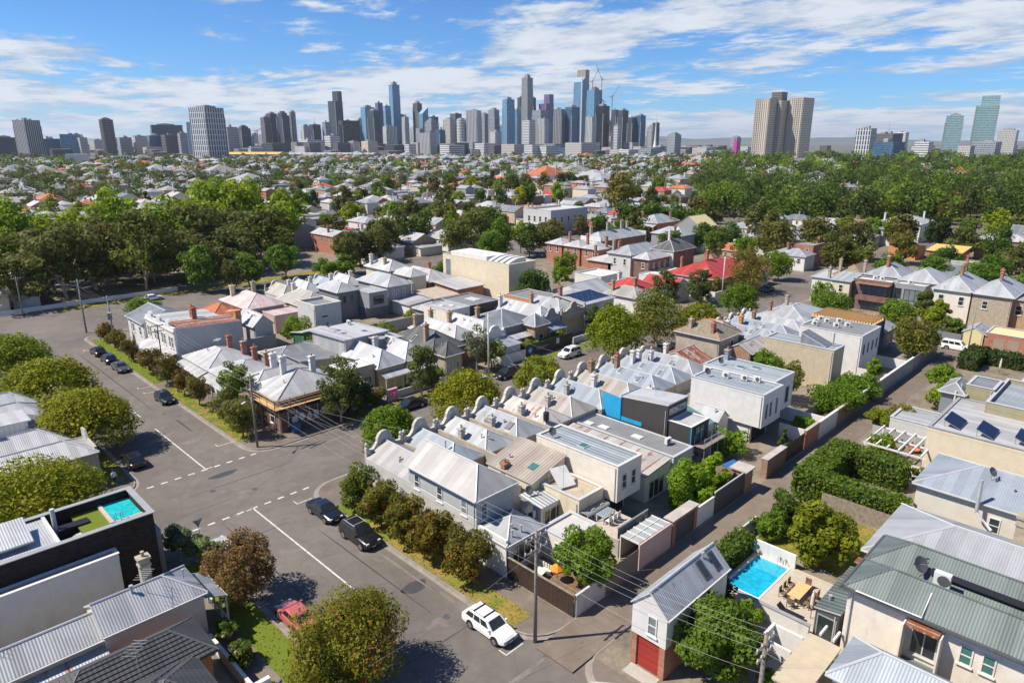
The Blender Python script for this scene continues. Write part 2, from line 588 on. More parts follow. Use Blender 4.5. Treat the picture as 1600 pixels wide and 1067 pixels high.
# far towers
facade('tw_blue', (0.05, 0.17, 0.30), (0.20, 0.32, 0.43), bw=0.12, fw=0.18)
facade('tw_deepblue', (0.025, 0.08, 0.15), (0.08, 0.14, 0.21), bw=0.1, fw=0.18)
facade('tw_dark', (0.02, 0.034, 0.052), (0.075, 0.09, 0.105), bw=0.2, fw=0.25)
facade('tw_black', (0.010, 0.013, 0.018), (0.02, 0.024, 0.03), bw=0.12, fw=0.2)
facade('tw_grey', (0.07, 0.095, 0.12), (0.34, 0.36, 0.38), bw=0.3, fw=0.35)
facade('tw_concrete', (0.08, 0.09, 0.10), (0.50, 0.48, 0.45), bw=0.45, fw=0.4)
facade('tw_beige', (0.10, 0.09, 0.08), (0.60, 0.53, 0.43), bw=0.5, fw=0.5, fh=3.0, bay=3.4)
facade('tw_white', (0.08, 0.10, 0.12), (0.66, 0.66, 0.65), bw=0.08, fw=0.5, fh=4.0)
facade('tw_vert', (0.06, 0.075, 0.09), (0.58, 0.58, 0.57), bw=0.5, fw=0.06, bay=4.2)
facade('tw_vertdark', (0.03, 0.04, 0.05), (0.36, 0.37, 0.38), bw=0.45, fw=0.06, bay=4.6)
facade('tw_brown', (0.04, 0.045, 0.055), (0.14, 0.13, 0.13), bw=0.3, fw=0.35)
facade('tw_teal', (0.05, 0.19, 0.21), (0.34, 0.41, 0.42), bw=0.15, fw=0.4, fh=3.3)
facade('tw_purple', (0.10, 0.07, 0.18), (0.16, 0.13, 0.24), bw=0.15, fw=0.2)
facade('tw_diamond', (0.025, 0.035, 0.05), (0.52, 0.54, 0.57), bw=0.45, fw=0.12, bay=5.0, fh=9.0)
facade('tw_gilt', (0.20, 0.17, 0.11), (0.36, 0.33, 0.27), bw=0.2, fw=0.3)
plain('crane_red', (0.30, 0.12, 0.10))
sheet('galv_dove', (0.30, 0.292, 0.288))
# ------------------------------------------------------------------ builders
class MB:
 """collects faces (each with a material) and links them as ONE mesh object"""

 def __init__(self):
  self.v = []
  self.f = []
  self.m = []
  self.mats = []

 def mi(self, mat):
  if mat not in self.mats:
   self.mats.append(mat)
  return self.mats.index(mat)

 def face(self, pts, mat):
  b = len(self.v)
  self.v.extend(pts)
  self.f.append(tuple(range(b, b + len(pts))))
  self.m.append(self.mi(mat))

 def box(self, x0, x1, y0, y1, z0, z1, mat, top=None, bottom=True):
  if x0 > x1:
   x0, x1 = x1, x0
  if y0 > y1:
   y0, y1 = y1, y0
  b = len(self.v)
  self.v.extend([(x0, y0, z0), (x1, y0, z0), (x1, y1, z0), (x0, y1, z0),
        (x0, y0, z1), (x1, y0, z1), (x1, y1, z1), (x0, y1, z1)])
  i = self.mi(mat)
  fs = [(0, 1, 5, 4), (1, 2, 6, 5), (2, 3, 7, 6), (3, 0, 4, 7)]
  for q in fs:
   self.f.append(tuple(b + k for k in q))
   self.m.append(i)
  self.f.append((b + 4, b + 5, b + 6, b + 7))
  self.m.append(self.mi(top) if top else i)
  if bottom:
   self.f.append((b + 3, b + 2, b + 1, b))
   self.m.append(i)

 def prism(self, poly, z0, z1, mat, top=None):
  """poly: list of (x,y) counter-clockwise"""
  n = len(poly)
  b = len(self.v)
  self.v.extend([(x, y, z0) for x, y in poly] + [(x, y, z1) for x, y in poly])
  i = self.mi(mat)
  for k in range(n):
   j = (k + 1) % n
   self.f.append((b + k, b + j, b + n + j, b + n + k))
   self.m.append(i)
  self.f.append(tuple(b + n + k for k in range(n)))
  self.m.append(self.mi(top) if top else i)
  self.f.append(tuple(b + n - 1 - k for k in range(n)))
  self.m.append(i)

 def extrude(self, prof, axis, a0, a1, mat):
  """profile (s,z) swept along axis 'x' (s is y) or 'y' (s is x)"""
  n = len(prof)
  b = len(self.v)
  for a in (a0, a1):
   for s, z in prof:
    self.v.append((a, s, z) if axis == 'x' else (s, a, z))
  i = self.mi(mat)
  for k in range(n):
   j = (k + 1) % n
   self.f.append((b + k, b + j, b + n + j, b + n + k))
   self.m.append(i)
  self.f.append(tuple(b + k for k in range(n)))
  self.m.append(i)
  self.f.append(tuple(b + 2 * n - 1 - k for k in range(n)))
  self.m.append(i)

 def tube(self, pts, r, mat, n=6, r2=None, cap=True):
  pts = [Vector(p) for p in pts]
  b = len(self.v)
  i = self.mi(mat)
  N = len(pts)
  for k, p in enumerate(pts):
   d = (pts[min(k + 1, N - 1)] - pts[max(k - 1, 0)])
   if d.length < 1e-6:
    d = Vector((0, 0, 1))
   d.normalize()
   up = Vector((0, 0, 1)) if abs(d.z) < 0.9 else Vector((1, 0, 0))
   a = d.cross(up).normalized()
   c = a.cross(d)
   rr = r if r2 is None else r + (r2 - r) * k / max(1, N - 1)
   if isinstance(rr, (list, tuple)):
    rr = rr[k]
   for q in range(n):
    t = 2 * math.pi * q / n
    self.v.append(tuple(p + a * (rr * math.cos(t)) + c * (rr * math.sin(t))))
  for k in range(N - 1):
   for q in range(n):
    j = (q + 1) % n
    self.f.append((b + k * n + q, b + k * n + j, b + (k + 1) * n + j, b + (k + 1) * n + q))
    self.m.append(i)
  if cap:
   self.f.append(tuple(b + n - 1 - q for q in range(n)))
   self.m.append(i)
   self.f.append(tuple(b + (N - 1) * n + q for q in range(n)))
   self.m.append(i)

 def bar(self, p, q, w, mat):
  self.tube([p, q], w * 0.7071, mat, 4)

 def lathe(self, prof, cx, cy, z0, mat, n=12, closed=True):
  """prof: list of (r,z)"""
  b = len(self.v)
  i = self.mi(mat)
  for r, z in prof:
   for q in range(n):
    t = 2 * math.pi * q / n
    self.v.append((cx + r * math.cos(t), cy + r * math.sin(t), z0 + z))
  for k in range(len(prof) - 1):
   for q in range(n):
    j = (q + 1) % n
    self.f.append((b + k * n + q, b + k * n + j, b + (k + 1) * n + j, b + (k + 1) * n + q))
    self.m.append(i)
  if closed:
   self.f.append(tuple(b + n - 1 - q for q in range(n)))
   self.m.append(i)
   self.f.append(tuple(b + (len(prof) - 1) * n + q for q in range(n)))
   self.m.append(i)

 def mesh(self, name):
  me = bpy.data.meshes.new(name)
  me.from_pydata(self.v, [], self.f)
  for k in self.mats:
   me.materials.append(MATS[k])
  if len(self.mats) > 1:
   me.polygons.foreach_set('material_index', self.m)
  me.update()
  return me

 def build(self, name, parent=None, smooth=False, label=None):
  me = self.mesh(name)
  if smooth:
   me.polygons.foreach_set('use_smooth', [True] * len(me.polygons))
  o = bpy.data.objects.new(name, me)
  col.objects.link(o)
  if parent is not None:
   o.parent = parent
  if label:
   o['label'] = label
  return o


def tag(o, label=None, cat=None, group=None, kind=None):
 if label:
  o['label'] = label
 if cat:
  o['category'] = cat
 if group:
  o['group'] = group
 if kind:
  o['kind'] = kind
 return o


def thing(name, label, cat, group=None, loc=(0, 0, 0)):
 o = bpy.data.objects.new(name, None)
 o.empty_display_size = 0.3
 o.location = loc
 col.objects.link(o)
 return tag(o, label, cat, group)


def local(root, pts):
 l = root.location
 return [(p[0] - l.x, p[1] - l.y, p[2] - l.z) for p in pts]


def copy_tree(o, parent=None):
 c = o.copy()
 col.objects.link(c)
 c.parent = parent
 for ch in o.children:
  copy_tree(ch, c)
 return c


class Roof:
 """a ridge roof over a rectangle; e0/e1 is how far the ridge end stands in from the low/high end (0 = gable)"""

 def __init__(s, rect, h, rise, axis, e0=None, e1=None, oh=0.35, off=0.5):
  x0, x1, y0, y1 = rect
  s.axis = axis
  s.h = h
  s.rise = rise
  s.wall = rect
  g0 = oh if e0 is None or e0 > 0 else 0.12
  g1 = oh if e1 is None or e1 > 0 else 0.12
  if axis == 'y':
   s.u0, s.u1, s.v0, s.v1 = x0 - oh, x1 + oh, y0 - g0, y1 + g1
  else:
   s.u0, s.u1, s.v0, s.v1 = y0 - oh, y1 + oh, x0 - g0, x1 + g1
  half = (s.u1 - s.u0) / 2
  ln = s.v1 - s.v0
  s.e0 = min(half if e0 is None else e0, ln / 2)
  s.e1 = min(half if e1 is None else e1, ln / 2)
  s.uc = s.u0 + (s.u1 - s.u0) * off

 def pt(s, u, v, z):
  return (u, v, z) if s.axis == 'y' else (v, u, z)

 def z(s, x, y):
  u, v = (x, y) if s.axis == 'y' else (y, x)
  a = s.rise * (u - s.u0) / (s.uc - s.u0)
  b = s.rise * (s.u1 - u) / (s.u1 - s.uc)
  k = [a, b]
  if s.e0 > 0:
   k.append(s.rise * (v - s.v0) / s.e0)
  if s.e1 > 0:
   k.append(s.rise * (s.v1 - v) / s.e1)
  return s.h + max(0, min(k))

 def build(s, root, mat, cap='ridgecap', caps=True, thick=0.14, wallmat=None, name='roof'):
  m = MB()
  u0, u1, v0, v1, uc = s.u0, s.u1, s.v0, s.v1, s.uc
  h, t = s.h, s.h + s.rise
  A, B, C, D = (u0, v0, h), (u1, v0, h), (u1, v1, h), (u0, v1, h)
  P0, P1 = (uc, v0 + s.e0, t), (uc, v1 - s.e1, t)

  def f(pts, mt):
   q = [s.pt(*p) for p in pts]
   if s.axis == 'x':
    q = q[::-1]
   m.face(q, mt)
  f([D, A, P0, P1], mat)
  f([B, C, P1, P0], mat)
  per = [A]
  if s.e0 > 0:
   f([A, B, P0], mat)
  else:
   per.append(P0)
  per += [B, C]
  if s.e1 > 0:
   f([C, D, P1], mat)
  else:
   per.append(P1)
  per.append(D)
  dn = [(a, b, c - thick) for a, b, c in per]
  n = len(per)
  for k in range(n):
   j = (k + 1) % n
   f([dn[k], dn[j], per[j], per[k]], cap if cap != 'ridgecap' else 'palegrey')
  f(dn[::-1], 'offwhite')
  ro = m.build(name, root)
  if caps:
   c = MB()
   segs = [(P0, P1)]
   if s.e0 > 0:
    segs += [(A, P0), (B, P0)]
   if s.e1 > 0:
    segs += [(C, P1), (D, P1)]
   for a, b in segs:
    if (Vector(a) - Vector(b)).length > 0.1:
     c.tube([s.pt(*a), s.pt(*b)], 0.09, cap, 5)
   c.build('ridge_cap', ro)
  return ro

 def gables(s, m, mat, inset=0.0):
  """wall triangles under open gable ends"""
  x0, x1, y0, y1 = s.wall
  w0, w1 = (x0, x1) if s.axis == 'y' else (y0, y1)
  a0, a1 = (y0, y1) if s.axis == 'y' else (x0, x1)
  sl0 = s.rise / (s.uc - s.u0)
  sl1 = s.rise / (s.u1 - s.uc)
  for e, a in ((s.e0, a0), (s.e1, a1)):
   if e == 0:
    pts = [s.pt(w0, a, s.h - 0.05), s.pt(w1, a, s.h - 0.05), s.pt(w1, a, s.h + sl1 * (s.u1 - w1) - 0.14),
        s.pt(s.uc, a, s.h + s.rise - 0.16), s.pt(w0, a, s.h + sl0 * (w0 - s.u0) - 0.14)]
    m.face(pts, mat)


SIDE = {'-x': ((-1, 0), (0, -1)), '+x': ((1, 0), (0, 1)), '-y': ((0, -1), (1, 0)), '+y': ((0, 1), (-1, 0))}


def wallpt(rect, side, a, z, out=0.0):
 """point on a wall: a metres from the low-coordinate end of that wall"""
 x0, x1, y0, y1 = rect
 if side == '-x':
  return (x0 - out, y0 + a, z)
 if side == '+x':
  return (x1 + out, y0 + a, z)
 if side == '-y':
  return (x0 + a, y0 - out, z)
 return (x0 + a, y1 + out, z)


def slab(m, rect, side, a0, a1, z0, z1, o0, o1, mat):
 p = wallpt(rect, side, a0, z0, o0)
 q = wallpt(rect, side, a1, z1, o1)
 m.box(p[0], q[0], p[1], q[1], p[2], q[2], mat)


def window(root, rect, side, a, z, w, h, frame='white', pane='pane', bars=1, sill=True, name='window'):
 fr = MB()
 t = 0.09
 slab(fr, rect, side, a, a + t, z, z + h, -0.06, 0.06, frame)
 slab(fr, rect, side, a + w - t, a + w, z, z + h, -0.06, 0.06, frame)
 slab(fr, rect, side, a + t, a + w - t, z, z + t, -0.06, 0.058, frame)
 slab(fr, rect, side, a + t, a + w - t, z + h - t, z + h, -0.06, 0.058, frame)
 if bars == 1:
  slab(fr, rect, side, a + t, a + w - t, z + h * .5 - .035, z + h * .5 + .035, -0.06, 0.05, frame)
 for k in range(2, bars + 1):
  c = a + w * (k - 1) / bars
  slab(fr, rect, side, c - .035, c + .035, z + t, z + h - t, -0.06, 0.05, frame)
 o = fr.build(name, root)
 p = MB()
 slab(p, rect, side, a + t, a + w - t, z + t, z + h - t, -0.06, 0.012, pane)
 p.build('pane', o)
 if sill:
  s = MB()
  slab(s, rect, side, a - .08, a + w + .08, z - .1, z - .003, 0.003, 0.14, frame)
  s.build('sill', o)
 return o


def door(root, rect, side, a, w=0.95, h=2.1, mat='darktimber', z=0.12):
 m = MB()
 slab(m, rect, side, a, a + w, z, z + h, -0.02, 0.03, mat)
 o = m.build('door', root)
 k = MB()
 slab(k, rect, side, a + w - .14, a + w - .08, z + 1.0, z + 1.06, 0.03, 0.09, 'gold')
 k.build('handle', o)
 return o


def chimney(root, x, y, z, h=1.7, mat='redbrick', w=0.75, d=0.5, pots=1, cap=None):
 m = MB()
 cap = cap or mat
 m.box(x - w / 2, x + w / 2, y - d / 2, y + d / 2, z - 0.9, z + h, mat)
 m.box(x - w / 2 - .07, x + w / 2 + .07, y - d / 2 - .07, y + d / 2 + .07, z + h * .72, z + h * .8, cap)
 m.box(x - w / 2 - .1, x + w / 2 + .1, y - d / 2 - .1, y + d / 2 + .1, z + h, z + h + .2, cap)
 o = m.build('chimney', root)
 for k in range(pots):
  p = MB()
  p.lathe([(.13, 0), (.11, .3), (.14, .34), (.14, .4)], x + (k - (pots - 1) / 2) * .34, y, z + h + .2, 'stone' if mat in ('parapet', 'stone', 'white') else 'terracotta', 8)
  p.build('chimney_pot', o)
 return o


def skylight(root, rf, x, y, w=0.8, l=1.1, glass='pane_pale', frame='palegrey'):
 """set in the slope of the roof"""
 e = 0.05
 zx = (rf.z(x + e, y) - rf.z(x - e, y)) / (2 * e)
 zy = (rf.z(x, y + e) - rf.z(x, y - e)) / (2 * e)
 if abs(zx) > abs(zy):
  hx, hy = l / 2, w / 2
 else:
  hx, hy = w / 2, l / 2
 z = rf.z(x, y)

 def q(dx, dy, up):
  return (x + dx, y + dy, z + zx * dx + zy * dy + up)
 m = MB()

 def slabq(ax, ay, lo, hi, mat):
  b = [q(-ax, -ay, lo), q(ax, -ay, lo), q(ax, ay, lo), q(-ax, ay, lo)]
  t = [q(-ax, -ay, hi), q(ax, -ay, hi), q(ax, ay, hi), q(-ax, ay, hi)]
  m.face(t, mat)
  for k in range(4):
   j = (k + 1) % 4
   m.face([b[k], b[j], t[j], t[k]], mat)
 slabq(hx, hy, -0.02, 0.1, frame)
 o = m.build('skylight', root)
 m = MB()
 slabq(hx - .09, hy - .09, 0.09, 0.125, glass)
 m.build('pane', o)


def aircon(root, x, y, z, w=0.9, d=0.35, h=0.75):
 m = MB()
 m.box(x - w / 2, x + w / 2, y - d / 2, y + d / 2, z + .08, z + h, 'plastic')
 m.box(x - w / 2 + .05, x - w / 2 + .13, y - d / 2 - .02, y + d / 2 + .02, z - .05, z + .08, 'steel')
 m.box(x + w / 2 - .13, x + w / 2 - .05, y - d / 2 - .02, y + d / 2 + .02, z - .05, z + .08, 'steel')
 o = m.build('air_conditioner', root)
 g = MB()
 g.tube([(x - .12, y - d / 2 - .015, z + h * .55), (x - .12, y - d / 2 + .01, z + h * .55)], h * .36, 'darkgrey', 12)
 g.build('fan_grille', o)


def aircon_x(root, x, y, z, w=0.9, d=0.35, h=0.75):
 m = MB()
 m.box(x - d / 2, x + d / 2, y - w / 2, y + w / 2, z + .08, z + h, 'plastic')
 m.box(x - d / 2, x + d / 2, y - w / 2 + .05, y - w / 2 + .12, z - .05, z + .08, 'steel')
 m.box(x - d / 2, x + d / 2, y + w / 2 - .12, y + w / 2 - .05, z - .05, z + .08, 'steel')
 o = m.build('air_conditioner', root)
 g = MB()
 g.tube([(x - d / 2 - .015, y - .12, z + h * .55), (x - d / 2 + .01, y - .12, z + h * .55)], h * .36, 'darkgrey', 12)
 g.build('fan_grille', o)


def dish(root, x, y, z, r=0.42):
 m = MB()
 m.tube([(x, y, z - .2), (x, y, z + .55)], .03, 'steel', 6)
 o = m.build('satellite_dish', root)
 d = MB()
 n = Vector((-.35, -.75, .55)).normalized()
 u = n.cross(Vector((0, 0, 1))).normalized()
 w = u.cross(n)
 c = Vector((x, y, z + .6))
 ring = []
 for k in range(14):
  t = 2 * math.pi * k / 14
  ring.append(c + n * .12 + u * (r * math.cos(t)) + w * (r * 1.08 * math.sin(t)))
 for k in range(14):
  d.face([tuple(c), tuple(ring[k]), tuple(ring[(k + 1) % 14])], 'darkgrey')
 d.tube([tuple(c), tuple(c + n * .55)], .015, 'steel', 4)
 d.build('reflector', o)


def antenna(root, x, y, z, h=2.0):
 m = MB()
 m.tube([(x, y, z - .3), (x, y, z + h)], .02, 'steel', 5)
 m.tube([(x - .5, y - .5, z + h - .1), (x + .5, y + .5, z + h - .1)], .014, 'steel', 4)
 for k in range(6):
  s = -.45 + k * .18
  m.tube([(x + s - .3, y + s + .3, z + h - .1), (x + s + .3, y + s - .3, z + h - .1)], .01, 'steel', 4)
 m.build('tv_antenna', root)


def vent(root, x, y, z, h=.5, r=.08):
 m = MB()
 m.lathe([(r, -.15), (r, h), (r * 1.6, h), (r * 1.6, h + .12)], x, y, z, 'galvpipe', 8)
 m.build('roof_vent', root)


def fit(name, label, rect, h, roof=('hip', 1.6, 'y'), wall='white', rf='galv', z0=0.0, cat='house', group=None, win=(), ch=(),
  sky=(), cap='ridgecap', caps=True, oh=0.35, root=None, parap=0.35, doors=(), gutter=True, chm='redbrick', wallname='wall', cut=None):
 """one building volume. Without a root it is a thing of its own; with one its walls and roof are parts of that thing"""
 x0, x1, y0, y1 = rect
 top = root is None
 if top:
  root = thing(name, label, cat, group)
 m = MB()
 kind = roof[0]
 r = None
 if kind == 'flat':
  m.box(x0, x1, y0, y1, z0, h - 0.02, wall)
  w = m.build(wallname, root)
  p = MB()
  t = 0.2
  zt = h + parap
  p.box(x0 - .02, x0 + t, y0 - .02, y1 + .02, h - .3, zt, wall)
  p.box(x1 - t, x1 + .02, y0 - .02, y1 + .02, h - .3, zt, wall)
  p.box(x0 + t, x1 - t, y0 - .02, y0 + t, h - .3, zt - .004, wall)
  p.box(x0 + t, x1 - t, y1 - t, y1 + .02, h - .3, zt - .004, wall)
  p.build('parapet', root)
  c = MB()
  e = .06
  cp = cap
  c.box(x0 - .02 - e, x0 + t + e, y0 - .02 - e, y1 + .02 + e, zt + .002, zt + .05, cp)
  c.box(x1 - t - e, x1 + .02 + e, y0 - .02 - e, y1 + .02 + e, zt + .002, zt + .05, cp)
  c.box(x0 + t + e, x1 - t - e, y0 - .02 - e, y0 + t + e, zt + .002, zt + .047, cp)
  c.box(x0 + t + e, x1 - t - e, y1 - t - e, y1 + .02 + e, zt + .002, zt + .047, cp)
  c.build('coping', root)
  s = MB()
  s.box(x0 + t, x1 - t, y0 + t, y1 - t, h - .05, h + .03, rf)
  s.build('roof', root)
  zf = lambda x, y: h + .03
 elif kind == 'skil':          # mono-pitch: rise towards direction
  d = roof[2]
  rise = roof[1]
  o = oh

  def zf(x, y):
   k = {'+x': (x - x0) / (x1 - x0), '-x': (x1 - x) / (x1 - x0), '+y': (y - y0) / (y1 - y0), '-y': (y1 - y) / (y1 - y0)}[d]
   return h + rise * k
  cs = [(x0, y0), (x1, y0), (x1, y1), (x0, y1)]
  b = [(x, y, z0) for x, y in cs]
  t = [(x, y, zf(x, y) - .02) for x, y in cs]
  for k in range(4):
   j = (k + 1) % 4
   m.face([b[k], b[j], t[j], t[k]], wall)
  w = m.build(wallname, root)
  s = MB()
  cs = [(x0 - o, y0 - o), (x1 + o, y0 - o), (x1 + o, y1 + o), (x0 - o, y1 + o)]
  t = [(x, y, zf(x, y) + .1) for x, y in cs]
  b = [(x, y, zf(x, y) - .04) for x, y in cs]
  s.face(t, rf)
  s.face(b[::-1], 'offwhite')
  for k in range(4):
   j = (k + 1) % 4
   s.face([b[k], b[j], t[j], t[k]], cap)
  s.build('roof', root)
 else:
  rise, axis = roof[1], roof[2]
  e0, e1 = {'hip': (None, None), 'gable': (0, 0), 'hg': (None, 0), 'gh': (0, None)}[kind]
  off = roof[3] if len(roof) > 3 else 0.5
  r = Roof(rect, h, rise, axis, e0, e1, oh, off)
  m.box(x0, x1, y0, y1, z0, h - .04, wall)
  r.gables(m, wall)
  w = m.build(wallname, root)
  r.build(root, rf, cap, caps)
  zf = r.z
  if gutter:
   g = MB()
   a0, a1, b0, b1 = (r.u0, r.u1, r.v0, r.v1) if axis == 'y' else (r.v0, r.v1, r.u0, r.u1)
   zz_ = h - .13
   if axis == 'y' or e0 is None:
    g.box(a0 - .12, a0 - .005, b0, b1, zz_, zz_ + .11, 'palegrey')
   if axis == 'x' or e0 is None:
    g.box(a0, a1, b0 - .12, b0 - .005, zz_, zz_ + .11, 'palegrey')
   if g.v:
    g.build('gutter', root)
 for wd in win:
  window(root, rect, *wd[:5], **(wd[5] if len(wd) > 5 else {}))
 for dd in doors:
  door(root, rect, *dd)
 for c in ch:
  kw = c[2] if len(c) > 2 else {}
  kw = dict({'mat': chm}, **kw)
  chimney(root, c[0], c[1], zf(c[0], c[1]), **kw)
 for s_ in sky:
  class _F:
   z = staticmethod(zf)
  skylight(root, _F, s_[0], s_[1], *s_[2:])
 if kind in ('hip', 'hg', 'gh', 'gable', 'skil', 'flat') and x0 + y0 < 185 and h - z0 > 2.5:
  rd = random.Random(int(x0 * 31 + y0 * 17))
  dp = MB()
  dp.tube([(x0 - .06, y0 + .25, z0 + .05), (x0 - .06, y0 + .25, h - .12)], .045, 'palegrey', 6)
  dp.build('downpipe', root)
  if kind != 'flat':
   for _ in range(rd.choice((0, 1, 1, 2))):
    vx, vy = x0 + (x1 - x0) * rd.uniform(.15, .4), y0 + (y1 - y0) * rd.uniform(.15, .8)
    vent(root, vx, vy, zf(vx, vy), rd.uniform(.2, .5), rd.uniform(.04, .09))
   if rd.random() < .18:
    ax_, ay_ = x0 + (x1 - x0) * .5, y0 + (y1 - y0) * rd.uniform(.3, .7)
    antenna(root, ax_, ay_, zf(ax_, ay_), rd.uniform(1.2, 2.2))
 root_z[root.name] = zf
 return root, zf


root_z = {}


def verandah(root, rect, side, depth, zhi, zlo, mat='galv_pale', posts=4, postmat='white', curved=True, base=0.12):
 x0, x1, y0, y1 = rect
 L = (y1 - y0) if side[1] == 'x' else (x1 - x0)
 m = MB()
 n = 5 if curved else 1
 prof = []
 for k in range(n + 1):
  t = k / n
  zz_ = zhi + (zlo - zhi) * (t if not curved else math.sin(t * math.pi / 2) * .35 + t * t * .65)
  prof.append((t * depth, zz_))
 for k in range(n):
  (o0, za), (o1, zb) = prof[k], prof[k + 1]
  a, b = wallpt(rect, side, 0, za, o0), wallpt(rect, side, L, za, o0)
  c, d = wallpt(rect, side, L, zb, o1), wallpt(rect, side, 0, zb, o1)
  m.face([a, b, c, d], mat)
  m.face([(d[0], d[1], d[2] - .05), (c[0], c[1], c[2] - .05), (b[0], b[1], b[2] - .05), (a[0], a[1], a[2] - .05)], 'offwhite')
 slab(m, rect, side, 0, L, zlo - .22, zlo - .02, depth - .05, depth + .05, postmat)
 o = m.build('verandah_roof', root)
 for k in range(posts):
  p = MB()
  a = .1 + (L - .2) * k / max(1, posts - 1)
  slab(p, rect, side, a - .06, a + .06, base, zlo - .2, depth - .12, depth, postmat)
  p.build('verandah_post', o)
 return o


def fence(name, label, p0, p1, h, mat, cat='fence', thick=0.08, pal=0.0, cap=None, z=0.1, group=None):
 """straight fence or wall along one grid axis; pal > 0 builds palings of that width"""
 o = thing(name, label, cat, group)
 (xa, ya), (xb, yb) = p0, p1
 along = 'x' if abs(xb - xa) >= abs(yb - ya) else 'y'
 a0, a1 = sorted((xa, xb)) if along == 'x' else sorted((ya, yb))
 c = (ya + yb) / 2 if along == 'x' else (xa + xb) / 2

 def bx(m, s0, s1, t0, t1, z0, z1, mt):
  if along == 'x':
   m.box(s0, s1, c + t0, c + t1, z0, z1, mt)
  else:
   m.box(c + t0, c + t1, s0, s1, z0, z1, mt)
 if pal > 0:
  n = max(2, int((a1 - a0) / pal))
  w = (a1 - a0) / n
  rnd = random.Random(int(a0 * 10))
  for k in range(n):
   m = MB()
   bx(m, a0 + k * w + .006, a0 + (k + 1) * w - .006, -.012 + rnd.uniform(-.006, .006), .012, z, z + h + rnd.uniform(-.03, .03), mat)
   m.build('paling', o)
  r = MB()
  for zz_ in (.35, h - .35):
   bx(r, a0, a1, .014, .06, z + zz_, z + zz_ + .08, mat)
  r.build('rail', o)
 else:
  m = MB()
  bx(m, a0, a1, -thick / 2, thick / 2, z - .1, z + h, mat)
  m.build('panel', o)
 if cap:
  m = MB()
  bx(m, a0 - .03, a1 + .03, -thick / 2 - .05, thick / 2 + .05, z + h + .002, z + h + .07, cap)
  m.build('coping', o)
 return o


# ------------------------------------------------------------------ trees
def leaf_mesh(name, cents, rads, n, size, mat, seed, tint=(0.0, 1.0), squash=0.75, droop=0.0, shell=0.72, flat=0.35, ct=None, cw=.4, coh=.85):
 """n leaf faces spread through clumps (cents, rads), denser towards each clump's skin"""
 rg = np.random.default_rng(seed)
 cents = np.asarray(cents, float)
 rads = np.asarray(rads, float)
 w = rads ** 2
 idx = rg.choice(len(cents), n, p=w / w.sum())
 d = rg.normal(size=(n, 3))
 d /= np.linalg.norm(d, axis=1)[:, None]
 rr = shell + (1 - shell) * rg.random(n) ** 0.6
 rr *= rg.uniform(0.85, 1.12, n)
 off = d * (rads[idx] * rr)[:, None]
 off[:, 2] *= squash
 c = cents[idx] + off
 if droop:
  c[:, 2] -= droop * rg.random(n) ** 2
 nrm = d * coh + rg.normal(size=(n, 3)) * (.82 - coh * .48) + np.array([0, 0, flat * .7])
 nrm /= np.linalg.norm(nrm, axis=1)[:, None]
 t = rg.normal(size=(n, 3))
 t -= nrm * (t * nrm).sum(1)[:, None]
 t /= np.linalg.norm(t, axis=1)[:, None]
 b = np.cross(nrm, t)
 s = size * (0.5 + 1.15 * rg.random(n) ** 1.6)
 hx = t * (s * 0.5)[:, None]
 hy = b * (s * rg.uniform(0.45, 0.95, n) * 0.5)[:, None]
 v = np.stack([c - hx, c + hy - hx * .15, c + hx, c - hy + hx * .1], 1).reshape(-1, 3)
 me = bpy.data.meshes.new(name)
 me.vertices.add(4 * n)
 me.vertices.foreach_set('co', v.astype(np.float32).ravel())
 me.loops.add(4 * n)
 me.loops.foreach_set('vertex_index', np.arange(4 * n, dtype=np.int32))
 me.polygons.add(n)
 me.polygons.foreach_set('loop_start', np.arange(0, 4 * n, 4, dtype=np.int32))
 me.polygons.foreach_set('loop_total', np.full(n, 4, dtype=np.int32))
 me.update(calc_edges=True)
 at = me.attributes.new('tint', 'FLOAT', 'FACE')
 ct = rg.random(len(cents)) if ct is None else np.asarray(ct)
 tv = np.clip(ct[idx] * cw + rg.random(n) * (1 - cw), 0, 1)
 at.data.foreach_set('value', (tint[0] + (tint[1] - tint[0]) * tv).astype(np.float32))
 me.materials.append(MATS[mat])
 me.validate()
 return me


